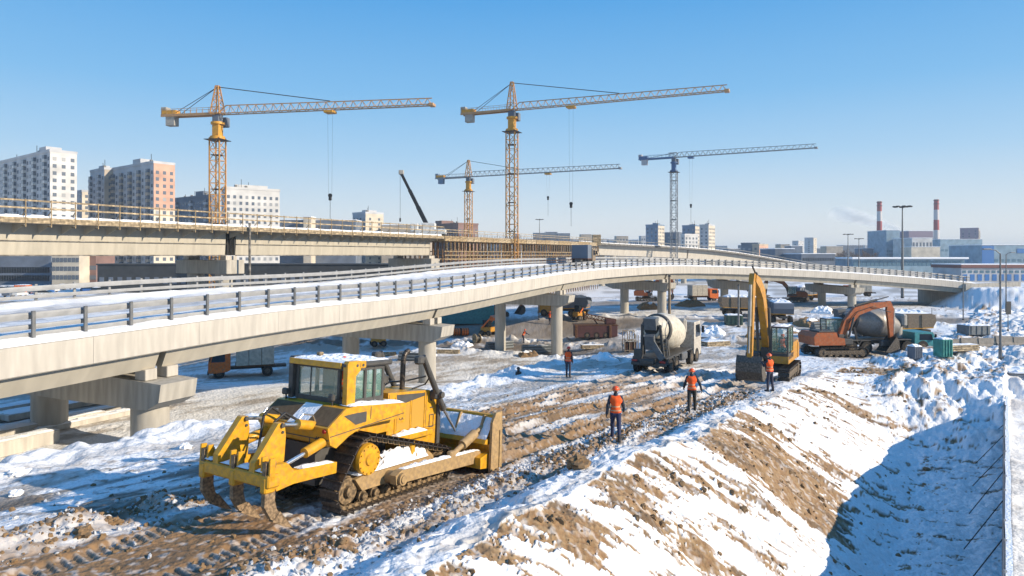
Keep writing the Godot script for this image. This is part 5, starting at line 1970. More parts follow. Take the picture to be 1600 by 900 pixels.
func build_cranes() -> void:
	var f := func(u: float, D: float) -> Vector3: return Vector3((u - 800.0) / F * D, 0.0, -D)
	tower_crane("yellow tower crane by the apartment blocks, its jib reaching over the second deck", f.call(340, 120), 33.9, 38.9, P(675, 164, 113), 10.6, 1.9, M.crane_lattice, M.crane_jib, {"trolley": 0.54, "hook_y": 18.8, "chain": 3.6, "stay": 0.54})
	tower_crane("tallest yellow tower crane, its mast rising behind the falsework", f.call(800, 142), 39.3, 45.2, P(1136, 142, 125.5), 11.6, 1.9, M.crane_lattice, M.crane_jib, {"trolley": 0.30, "hook_y": 19.0, "chain": 4.0, "stay": 0.53})
	tower_crane("smaller tower crane with a square dark ballast block, between the two tall yellow cranes", f.call(732, 215), 33.9, 39.2, P(969, 263, 194), 11.8, 1.8, M.crane_lattice, M.crane_grey, {"trolley": 0.55, "hook_y": 26.0, "chain": 5.0, "stay": 0.36, "ballast": M.wall_blue_and_shade, "jib_h": 1.6})
	tower_crane("grey flat-top tower crane with a blue slewing unit, near the skyline towers", f.call(1053, 210), 39.3, 41.0, P(1275, 231, 191), 11.0, 1.8, M.crane_grey, M.crane_grey, {"flat_top": true, "trolley": 0.13, "hook_y": 24.0, "chain": 5.0, "slew_mat": M.crane_blue, "counter_mat": M.crane_blue, "ballast": M.wall_grey_and_shade})
	# mobile crane standing on the second deck
	var along := second.arc_at_u(640)
	while along < second.length() - 1.0:
		var at := second.frame(along) * Vector3(5.0, 0.02, 0)
		if 800.0 + F * at.x / -at.z > 660.0:
			break
		along += 0.5
	var base := second.frame(along) * Vector3(5.0, 0.02, 0)
	var mc := thing("mobile_crane", "mobile crane on the unfinished deck with a long dark telescopic boom raised leftwards", "crane", base)
	var tip := P(627, 271, -base.z + 1.0) - base
	var mb := MB.new()
	mb.bevel(Vector3(1.2, 0.9, -0.5), Vector3(5.5, 1.0, 2.4), 0.1)
	mb.bevel(Vector3(-1.6, 1.6, -0.5), Vector3(1.4, 1.6, 2.2), 0.15)
	part("carrier", mb, M.white_paint, mc)
	for x in [-1.2, 0.4, 2.2, 3.4]:
		mb = MB.new()
		mb.cyl(Vector3(x, 0.4, -1.6), Vector3(x, 0.4, 0.6), 0.42, 0.42, 14)
		part("wheel", mb, M.rubber, mc)
	mb = MB.new()
	mb.bevel(Vector3(0.9, 1.9, -0.5), Vector3(2.4, 1.2, 2.0), 0.12)
	part("slewing_house", mb, M.white_paint, mc)
	var root := Vector3(0.6, 2.0, -0.5)
	for k in 3:
		mb = MB.new()
		mb.bar(root.lerp(tip, [0.0, 0.32, 0.64][k]), root.lerp(tip, [0.36, 0.68, 1.0][k]), [0.62, 0.52, 0.42][k], [0.7, 0.58, 0.46][k])
		part("boom_section", mb, M.dark_steel if k > 0 else M.cat_dark if M.has("cat_dark") else M.dark_steel, mc)
	mb = MB.new()
	mb.bevel(tip + Vector3(0, 0.2, 0), Vector3(0.9, 0.8, 0.5), 0.08)
	part("boom_head", mb, M.ballast, mc)
	mb = MB.new()
	mb.bar(tip + Vector3(-0.2, 0, 0), tip + Vector3(-0.2, -8.2, 0), 0.05)
	part("hoist_rope", mb, M.cable, mc)
	mb = MB.new()
	mb.bevel(tip + Vector3(-0.2, -8.4, 0), Vector3(0.3, 0.7, 0.3), 0.08)
	part("hook_block", mb, M.dark_steel, mc)

# ---------------------------------------------------------------- fence above the trench
func ts(t: float, s: float, y: float) -> Vector3:   # t runs along the trench, s across it
	return Vector3(0.6 * t + 0.8 * s, y, -(0.8 * t - 0.6 * s))

func build_fence() -> void:
	mat("fence_sheet", Color(0.40, 0.385, 0.355), 0.8, 0.0, "mild", 0.6)
	var fe := thing("site_fence", "long wavering grey sheet fence with raking struts, standing in the trench edge", "fence")
	var along := Vector3(0.6, 0, -0.8)
	var out := Vector3(-0.8, 0, -0.6)   # towards the trench
	var t := 8.0
	var k := 0
	while t < 57.0:
		var s0 := fence_s(t) + 0.07 * nB.get_noise_1d(t * 0.9)
		var s1 := fence_s(t + 2.0) + 0.07 * nB.get_noise_1d((t + 2.0) * 0.9)
		var y0 := lerpf(2.15, 0.85, smoothstep(28.0, 50.0, t)) + 0.30 * nB.get_noise_1d(t * 1.7 + 30.0)
		var y1 := lerpf(2.15, 0.85, smoothstep(28.0, 50.0, t + 2.0)) + 0.30 * nB.get_noise_1d((t + 2.0) * 1.7 + 30.0)
		var lean := out * -0.04
		var a := ts(t, s0, -1.25)
		var b := ts(t + 2.0, s1, -1.25)
		var at := a + Vector3(0, y0 + 1.25, 0) + lean
		var bt := b + Vector3(0, y1 + 1.25, 0) + lean
		var th := -out * 0.05
		var mid := (a + bt) / 2 + th / 2
		var mb := MB.new()
		var n := 8
		for i in n:
			var f0 := float(i) / n
			var f1 := float(i + 1) / n
			var w0 := out * 0.025 * (i % 2)
			var w1 := out * 0.025 * ((i + 1) % 2)
			var q := [a.lerp(b, f0) + w0, a.lerp(b, f1) + w1, at.lerp(bt, f1) + w1, at.lerp(bt, f0) + w0]
			mb.quad(q[0], q[1], q[2], q[3], mid - out * 9.0)
			mb.quad(q[0] + th, q[1] + th, q[2] + th, q[3] + th, mid + out * 9.0)
			mb.quad(q[3], q[2], q[2] + th, q[3] + th, mid - Vector3(0, 9, 0))
		part("panel", mb, M.fence_sheet, fe)
		mb = MB.new()
		mb.bar(a + out * 0.05, at + out * 0.05 + Vector3(0, 0.10, 0), 0.055)
		part("post", mb, M.galv_pale, fe)
		if k % 2 == 0:
			mb = MB.new()
			mb.bar(a.lerp(at, 0.62) + out * 0.08, a + out * 1.15 + along * 0.15 + Vector3(0, 0.15, 0), 0.032)
			part("strut", mb, M.dark_steel, fe)
		mb = MB.new()
		mb.bar(at + th / 2 + Vector3(0, 0.02, 0), bt + th / 2 + Vector3(0, 0.02, 0), 0.13, 0.07)
		part("snow_cap", mb, M.snow, fe)
		t += 2.0
		k += 1
	# cabin behind the fence
	var c := thing("site_cabin", "grey site cabin with a dark open window, snow on its flat roof, behind the fence", "cabin", Vector3(36.6, -1.2, -47.2), deg_to_rad(-4.0))
	var mb := MB.new()
	mb.bevel(Vector3(0, 1.2, 0), Vector3(5.6, 2.2, 2.5), 0.05)
	part("wall", mb, M.wall_grey_and_shade, c)
	mb = MB.new()
	snow_lump(mb, -3.0, 3.0, -1.5, 1.45, func(_x: float, _z: float) -> float: return 2.30, 0.20, 91.0, 16, 10)
	part("roof_snow", mb, M.snow, c)
	mb = MB.new()
	mb.bevel(Vector3(0, 2.26, 0), Vector3(5.9, 0.12, 2.8), 0.03)
	part("roof", mb, M.galv, c)
	for x in [-1.7, 0.4]:
		mb = MB.new()
		mb.bevel(Vector3(x, 1.35, 1.26), Vector3(1.1, 0.9, 0.06), 0.02)
		part("window", mb, M.glass_dark, c)

# ---------------------------------------------------------------- lorries and diggers (x forward, y up, z to their right)
func wheel(mb: MB, x: float, z: float, r: float, w: float) -> void:
	mb.cyl(Vector3(x, r, z - w / 2), Vector3(x, r, z + w / 2), r, r, 18)

func add_wheels(o: Node3D, xs: Array, half: float, r := 0.52, w := 0.32) -> void:
	for x in xs:
		for s in [-1.0, 1.0]:
			var wh := joint("wheel", o)
			var mb := MB.new()
			wheel(mb, x, s * (half - w / 2), r, w)
			part("tyre", mb, M.rubber, wh)
			mb = MB.new()
			mb.cyl(Vector3(x, r, s * half - 0.02 * s), Vector3(x, r, s * half + 0.012 * s), r * 0.55, r * 0.5, 14)
			part("rim", mb, M.muddy, wh)

func place(o: Node3D, u: float, v: float, heading: float) -> void:   # stands on the ground seen at u, v; heading in degrees right of straight ahead
	o.position = at_pixel(u, v)
	o.rotation.y = deg_to_rad(90.0 - heading)

func lorry_cab(o: Node3D, x0: float, x1: float, h: float, paint: Material) -> void:
	var mb := MB.new()
	mb.prism(pv([x0, 0.75, x0, h, x1 - 0.25, h, x1 - 0.05, h * 0.72, x1, h * 0.55, x1, 0.6, x1 - 0.2, 0.5, x0 + 0.3, 0.6]), -1.2, 1.2)
	var cab := part("cab", mb, paint, o)
	mb = MB.new()
	mb.prism(pv([x1 - 0.235, h * 0.93, x1 - 0.065, h * 0.60, x1 - 0.03, h * 0.60, x1 - 0.20, h * 0.93]), -1.08, 1.08)
	part("windscreen", mb, M.glass_dark, cab)
	for s in [-1.0, 1.0]:
		mb = MB.new()
		mb.prism(pv([x0 + 0.45, h * 0.62, x0 + 0.45, h * 0.92, x1 - 0.42, h * 0.92, x1 - 0.25, h * 0.62]), s * 1.2, s * 1.212)
		part("side_window", mb, M.glass_dark, cab)
		mb = MB.new()
		mb.bevel(Vector3(x1 + 0.01, 0.8, s * 0.9), Vector3(0.05, 0.18, 0.32), 0.02)
		part("headlight", mb, M.white_paint, cab)
		mb = MB.new()
		mb.bevel(Vector3(x1 - 0.15, h * 0.78, s * 1.38), Vector3(0.1, 0.5, 0.2), 0.02)
		part("mirror", mb, M.black, cab)
	mb = MB.new()
	mb.bevel(Vector3(x1, 0.55, 0), Vector3(0.16, 0.3, 2.4), 0.04)
	part("bumper", mb, M.cat_dark, cab)

func mixer_truck(label: String, drum: Material, cabm: Material, cab_h := 3.0) -> Node3D:
	var o := thing("mixer_truck", label, "concrete mixer")
	var mb := MB.new()
	mb.bevel(Vector3(-0.3, 0.95, 0), Vector3(8.4, 0.28, 0.9), 0.03)
	mb.bevel(Vector3(-0.8, 1.12, 0), Vector3(6.2, 0.10, 2.3), 0.03)
	part("chassis", mb, M.cat_dark, o)
	add_wheels(o, [-3.2, -1.85, 1.9, 3.3], 1.22)
	for x in [-3.2, -1.85]:
		mb = MB.new()
		mb.prism(pv([x - 0.72, 0.75, x - 0.5, 1.14, x + 0.5, 1.14, x + 0.72, 0.75, x + 0.66, 0.75, x + 0.46, 1.08, x - 0.46, 1.08, x - 0.66, 0.75]), -1.24, 1.24)
		part("mudguard", mb, M.cat_dark, o)
	var a := Vector3(-3.55, 3.05, 0)
	var b := Vector3(1.85, 2.15, 0)
	var ax := (b - a).normalized()
	var bas := Basis(Vector3.BACK.cross(ax).normalized() * 1.0, ax, Vector3.BACK)
	if bas.determinant() < 0.0:
		bas.x = -bas.x
	var L := (b - a).length()
	var xf := Transform3D(bas, a)
	mb = MB.new()
	mb.lathe([Vector2(0.50, 0.0), Vector2(0.62, 0.06), Vector2(0.95, 1.0), Vector2(1.24, 2.2), Vector2(1.28, 3.3), Vector2(1.12, 4.3), Vector2(0.70, L - 0.25), Vector2(0.3, L), Vector2(0.0, L)], 32, xf)
	var dr := part("drum", mb, drum, o)
	mb = MB.new()
	mb.lathe([Vector2(0.95, 0.9), Vector2(1.04, 0.92), Vector2(1.10, 1.12), Vector2(1.02, 1.15)], 32, xf)
	part("drum_ring", mb, M.cat_dark, dr)
	mb = MB.new()
	mb.lathe([Vector2(0.0, 0.12), Vector2(0.5, 0.03)], 24, xf)
	part("drum_mouth", mb, M.black, dr)
	mb = MB.new()
	mb.prism(pv([-3.98, 3.72, -3.25, 3.78, -3.35, 3.2, -3.8, 2.95]), -0.42, 0.42)
	part("hopper", mb, M.hopper_grey, o)
	mb = MB.new()
	for s in [-1.0, 1.0]:
		mb.bar(Vector3(-3.3, 1.1, s * 0.75), Vector3(-3.6, 3.3, s * 0.6), 0.16)
		mb.bar(Vector3(-2.5, 1.1, s * 0.85), Vector3(-2.75, 2.25, s * 0.8), 0.16)
	mb.bar(Vector3(-3.35, 2.3, -0.7), Vector3(-3.35, 2.3, 0.7), 0.14)
	part("rear_frame", mb, M.cat_dark, o)
	mb = MB.new()
	mb.prism(pv([-4.05, 2.55, -3.75, 2.7, -3.55, 1.75, -3.85, 1.65]), -0.32, 0.32)
	mb.bar(Vector3(-3.8, 2.2, 0.1), Vector3(-4.15, 1.1, 0.95), 0.42, 0.10, Vector3(1, 0.3, 0))
	part("chute", mb, M.hopper_grey, o)
	mb = MB.new()
	mb.bevel(Vector3(-4.1, 0.75, 0), Vector3(0.14, 0.22, 2.4), 0.03)
	mb.bevel(Vector3(-4.0, 1.25, -0.75), Vector3(0.2, 0.9, 0.6), 0.05)
	part("rear_bumper", mb, M.cat_dark, o)
	for s in [-1.0, 1.0]:
		mb = MB.new()
		mb.bevel(Vector3(-4.18, 0.95, s * 0.95), Vector3(0.05, 0.14, 0.4), 0.02)
		part("tail_lamp", mb, M.lamp_red, o)
		mb = MB.new()
		mb.bevel(Vector3(0.1, 0.85, s * 1.0), Vector3(1.2, 0.55, 0.5), 0.08)
		part("side_tank", mb, M.galv, o)
	mb = MB.new()
	mb.tube([Vector3(-3.5, 1.2, 1.1), Vector3(-3.6, 2.9, 0.95), Vector3(-3.0, 3.6, 0.95)], 0.03, 6)
	for k in 6:
		mb.bar(Vector3(-3.52 - 0.02 * k, 1.4 + 0.25 * k, 1.1), Vector3(-3.52 - 0.02 * k, 1.4 + 0.25 * k, 0.75), 0.03)
	part("ladder", mb, M.galv, o)
	mb = MB.new()
	mb.cyl(Vector3(1.85, 1.2, 0.0), Vector3(1.85, 2.5, 0.0), 0.35, 0.35, 12)
	mb.bevel(Vector3(2.0, 2.75, 0), Vector3(0.5, 1.1, 1.6), 0.15)
	part("water_tank", mb, M.ballast, o)
	lorry_cab(o, 2.55, 4.5, cab_h, cabm)
	return o

func excavator(label: String, paint: Material, boom: Array, stick: Array, bucket_turn: float) -> Node3D:   # boom, stick: points x, y in the plane z = 0.1
	var o := thing("excavator", label, "excavator")
	for s in [-1.0, 1.0]:
		var tr := joint("track", o)
		var loop := hull_loop([[-1.75, 0.45, 0.40], [1.75, 0.45, 0.40]], 0.26)
		var sm := MB.new()
		sm.bevel(Vector3.ZERO, Vector3(0.235, 0.05, 0.60), 0.01)
		sm.box(Vector3(0, 0.04, 0), Vector3(0.03, 0.05, 0.60))
		var me := sm.mesh()
		for q in loop:
			var d: Vector2 = q[1]
			piece("shoe", me, M.track_steel, tr, Transform3D(Basis(Vector3(d.x, d.y, 0), Vector3(d.y, -d.x, 0), Vector3(0, 0, -1)), Vector3(q[0].x, q[0].y, s * 1.15)))
		var mb := MB.new()
		mb.prism(pv([-1.7, 0.3, -1.7, 0.62, 1.7, 0.62, 1.7, 0.3]), s * 1.15 - 0.18, s * 1.15 + 0.24)
		for k in 5:
			mb.cyl(Vector3(-1.2 + 0.6 * k, 0.2, s * 1.15 - 0.2), Vector3(-1.2 + 0.6 * k, 0.2, s * 1.15 + 0.22), 0.12, 0.12, 10)
		for x in [-1.75, 1.75]:
			mb.cyl(Vector3(x, 0.45, s * 1.15 - 0.2), Vector3(x, 0.45, s * 1.15 + 0.2), 0.33, 0.33, 16)
		part("track_frame", mb, M.muddy, tr)
	var mb := MB.new()
	mb.bevel(Vector3(0, 0.65, 0), Vector3(1.7, 0.4, 1.8), 0.08)
	mb.cyl(Vector3(0, 0.8, 0), Vector3(0, 1.02, 0), 0.65, 0.65, 20)
	mb.bevel(Vector3(0.6, 1.3, 0.75), Vector3(0.8, 0.5, 0.8), 0.06)
	mb.bevel(Vector3(0.5, 1.5, 0.1), Vector3(0.6, 0.7, 0.5), 0.06)
	part("undercarriage", mb, M.cat_dark, o)
	mb = MB.new()
	mb.prism(pv([-2.3, 1.05, -2.35, 1.9, -2.2, 2.1, -0.5, 2.1, -0.4, 1.65, 0.2, 1.6, 0.25, 1.05]), -1.25, 1.25)
	mb.prism(pv([0.2, 1.05, 0.2, 1.5, 1.2, 1.45, 1.25, 1.05]), -1.25, -0.3)
	var house := part("house", mb, paint, o)
	mb = MB.new()
	mb.prism(pv([-2.42, 1.05, -2.5, 1.75, -2.36, 1.95, -1.9, 1.95, -1.9, 1.05]), -1.28, 1.28)
	part("counterweight", mb, paint, house)
	mb = MB.new()
	mb.bevel(Vector3(-1.3, 2.16, 0.35), Vector3(1.4, 0.16, 1.5), 0.05)
	mb.cyl(Vector3(-1.6, 2.1, 0.8), Vector3(-1.6, 2.65, 0.8), 0.07, 0.07, 8)
	part("engine_cover", mb, M.cat_dark, house)
	var cab := joint("cab", o)
	mb = MB.new()
	for q in [[-0.5, -1.2], [-0.5, -0.32], [1.1, -1.2], [1.1, -0.32]]:
		mb.bevel(Vector3(q[0], 2.2, q[1]), Vector3(0.09, 1.75, 0.09), 0.02)
	mb.bevel(Vector3(0.3, 3.08, -0.76), Vector3(1.75, 0.09, 1.0), 0.03)
	mb.bevel(Vector3(0.3, 1.42, -0.76), Vector3(1.72, 0.35, 0.98), 0.03)
	mb.box(Vector3(0.3, 2.2, -1.2), Vector3(0.06, 1.7, 0.06))
	part("cab_frame", mb, M.cat_dark, cab)
	for q in [[Vector3(1.1, 2.35, -0.76), Vector3(0.012, 1.35, 0.8)], [Vector3(-0.5, 2.35, -0.76), Vector3(0.012, 1.35, 0.8)], [Vector3(0.3, 2.35, -1.2), Vector3(1.5, 1.35, 0.012)], [Vector3(0.3, 2.35, -0.32), Vector3(1.5, 1.35, 0.012)]]:
		mb = MB.new()
		mb.box(q[0], q[1])
		part("window_pane", mb, M.cab_glass, cab)
	mb = MB.new()
	mb.bevel(Vector3(0.15, 1.72, -0.76), Vector3(0.5, 0.2, 0.5), 0.05)
	mb.bevel(Vector3(-0.12, 2.05, -0.76), Vector3(0.15, 0.7, 0.5), 0.05)
	part("seat", mb, M.seat_black, cab)
	mb = MB.new()
	snow_lump(mb, -0.5, 1.1, -1.2, -0.34, func(_x: float, _z: float) -> float: return 3.128, 0.06, 15.0, 8, 6)
	part("roof_snow", mb, M.snow, cab)
	# arm
	mb = MB.new()
	var up := PackedVector2Array()
	var lo := PackedVector2Array()
	var bw := [0.22, 0.36, 0.38, 0.30, 0.20]
	for k in boom.size():
		var p: Vector2 = boom[k]
		var d: Vector2 = (boom[mini(k + 1, boom.size() - 1)] - boom[maxi(k - 1, 0)]).normalized()
		var nn := Vector2(-d.y, d.x)
		up.push_back(p + nn * bw[k])
		lo.push_back(p - nn * bw[k])
	lo.reverse()
	up.append_array(lo)
	mb.prism(up, -0.08, 0.28)
	var bm := part("boom", mb, paint, o)
	var e: Vector2 = boom[-1]
	var s0: Vector2 = stick[0]
	var s1: Vector2 = stick[1]
	mb = MB.new()
	var sd := (s1 - s0).normalized()
	var sn := Vector2(-sd.y, sd.x)
	mb.prism(PackedVector2Array([s0 - sd * 0.15 + sn * 0.12, s0 + sd * 0.5 + sn * 0.36, s0 + sd * 0.9 + sn * 0.30, s1 + sn * 0.14, s1 - sn * 0.14, s0 + sd * 0.6 - sn * 0.26, s0 - sd * 0.15 - sn * 0.20]), -0.03, 0.23)
	var st := part("stick", mb, paint, o)
	var V := func(p: Vector2, z: float) -> Vector3: return Vector3(p.x, p.y, z)
	for z in [-0.24, 0.44]:
		mb = MB.new()
		mb.cyl(V.call(boom[0] + Vector2(0.55, -0.1), z), V.call(boom[2] * 0.5 + boom[1] * 0.5, z), 0.09, 0.09, 10)
		part("boom_ram", mb, M.cat_dark, bm)
	mb = MB.new()
	var c0: Vector2 = boom[2] + (boom[2] - boom[0]).normalized().orthogonal() * -0.1 + Vector2(0, 0.42)
	var c1: Vector2 = s0 - sd * 0.1 + Vector2(0, 0.42)
	mb.cyl(V.call(c0, 0.1), V.call(c0.lerp(c1, 0.65), 0.1), 0.10, 0.10, 10)
	mb.cyl(V.call(c0.lerp(c1, 0.6), 0.1), V.call(c1, 0.1), 0.05, 0.05, 8)
	part("stick_ram", mb, M.cat_dark, bm)
	mb = MB.new()
	mb.cyl(V.call(s0 + sd * 0.5 + sn * 0.45, 0.1), V.call(s0.lerp(s1, 0.62) + sn * 0.34, 0.1), 0.09, 0.09, 10)
	mb.cyl(V.call(s0.lerp(s1, 0.6) + sn * 0.34, 0.1), V.call(s1 - sd * 0.25 + sn * 0.3, 0.1), 0.05, 0.05, 8)
	part("bucket_ram", mb, M.ballast, st)
	mb = MB.new()
	mb.tube([V.call(boom[1], 0.36), V.call(boom[2], 0.36), V.call(boom[3], 0.36), V.call(s0 + sd * 0.8, 0.33)], 0.03, 6)
	part("hose", mb, M.black, bm)
	# bucket
	mb = MB.new()
	var kb := Transform3D(Basis(Vector3.BACK, bucket_turn), V.call(s1, 0.1))
	var keep := mb.xf
	mb.xf = kb
	var shell := [Vector2(0.05, 0.12), Vector2(0.30, -0.15), Vector2(0.42, -0.6), Vector2(0.28, -1.05), Vector2(-0.15, -1.30), Vector2(-0.75, -1.25)]
	for i in shell.size() - 1:
		mb.bar(Vector3(shell[i].x, shell[i].y, -0.62), Vector3(shell[i].x, shell[i].y, 0.62), 0.02)
		var a: Vector2 = shell[i]
		var b: Vector2 = shell[i + 1]
		var bd := (b - a).normalized()
		mb.box(Vector3((a.x + b.x) / 2, (a.y + b.y) / 2, 0), Vector3(0.05, a.distance_to(b) + 0.03, 1.3), Basis(Vector3(-bd.y, bd.x, 0), Vector3(bd.x, bd.y, 0), Vector3(0, 0, -1)))
	for s in [-0.64, 0.64]:
		mb.prism(PackedVector2Array(shell), s - 0.025, s + 0.025)
	mb.xf = keep
	var bk := part("bucket", mb, M.bucket_steel, o)
	for k in 5:
		mb = MB.new()
		mb.xf = kb
		mb.prism(pv([-0.72, -1.30, -0.72, -1.20, -0.98, -1.24]), -0.56 + 0.28 * k - 0.06, -0.56 + 0.28 * k + 0.06)
		part("tooth", mb, M.tooth, bk)
	return o

func dump_truck(label: String, bed: Material, cabm: Material, loaded: bool) -> Node3D:
	var o := thing("dump_truck", label, "dump truck")
	var mb := MB.new()
	mb.bevel(Vector3(-0.2, 0.95, 0), Vector3(7.4, 0.3, 0.95), 0.03)
	part("chassis", mb, M.cat_dark, o)
	add_wheels(o, [-2.9, -1.55, 2.6], 1.22)
	mb = MB.new()
	mb.prism(pv([-3.7, 1.35, -4.05, 2.1, -3.9, 2.75, -3.5, 2.85, 1.25, 2.85, 1.25, 1.3, -0.5, 1.2]), -1.25, 1.25)
	var b := part("tipper_body", mb, bed, o)
	for x in [-2.6, -1.2, 0.2]:
		mb = MB.new()
		mb.box(Vector3(x, 2.05, 1.28), Vector3(0.12, 1.4, 0.08)); mb.box(Vector3(x, 2.05, -1.28), Vector3(0.12, 1.4, 0.08))
		stuff(part("body_rib", mb, bed, b))
	mb = MB.new()
	mb.prism(pv([-3.72, 1.33, -0.5, 1.18, 1.27, 1.28, 1.27, 1.38, -0.5, 1.28, -3.76, 1.43]), -1.29, 1.29)
	part("body_edge", mb, M.crane_yellow, b)
	mb = MB.new()
	mb.prism(pv([1.25, 2.85, 1.25, 2.95, 2.9, 3.15, 2.9, 3.05]), -1.2, 1.2)
	part("cab_guard", mb, bed, b)
	if loaded:
		mb = MB.new()
		snow_lump(mb, -3.4, 1.2, -1.15, 1.15, func(_x: float, _z: float) -> float: return 2.86, 0.35, 33.0, 18, 10)
		part("snow_load", mb, M.snow, o)
	lorry_cab(o, 1.6, 3.5, 2.85, cabm)
	return o

func box_truck(label: String, box: Material, cabm: Material, length := 4.6, high := 3.0) -> Node3D:
	var o := thing("box_truck", label, "truck")
	var mb := MB.new()
	mb.bevel(Vector3(-0.3, 0.8, 0), Vector3(length + 2.2, 0.25, 0.9), 0.03)
	part("chassis", mb, M.cat_dark, o)
	add_wheels(o, [-length * 0.5 + 0.3, length * 0.5 + 1.1], 1.15, 0.48, 0.3)
	for k in 3:
		mb = MB.new()
		mb.bevel(Vector3(-length / 2 - 0.3 + length * (k + 0.5) / 3.0, 1.0 + high * 0.5 - 0.35, 0), Vector3(length / 3.0 - 0.03, high - 0.75, 2.35), 0.03)
		part("box_panel", mb, box, o)
	mb = MB.new()
	mb.bevel(Vector3(-0.3, 1.02, 0), Vector3(length + 0.1, 0.14, 2.42), 0.03)
	part("bed_frame", mb, M.rust, o)
	lorry_cab(o, length * 0.5 + 0.15, length * 0.5 + 2.0, 2.45, cabm)
	return o

func car(label: String, paint: Material, group: String) -> Node3D:
	var o := thing("parked_car", label, "car", Vector3.ZERO, 0.0, group)
	var mb := MB.new()
	mb.prism(pv([-2.1, 0.35, -2.15, 0.85, -1.9, 0.95, 1.0, 0.92, 1.95, 0.78, 2.1, 0.55, 2.05, 0.32]), -0.86, 0.86)
	part("body", mb, paint, o)
	mb = MB.new()
	mb.prism(pv([-1.85, 0.94, -1.45, 1.42, 0.05, 1.45, 0.9, 0.92]), -0.76, 0.76)
	part("windows", mb, M.glass_dark, o)
	mb = MB.new()
	snow_lump(mb, -1.5, 0.1, -0.74, 0.74, func(_x: float, _z: float) -> float: return 1.44, 0.13, 3.0, 8, 6)
	part("roof_snow", mb, M.snow, o)
	add_wheels(o, [-1.3, 1.3], 0.84, 0.32, 0.2)
	return o

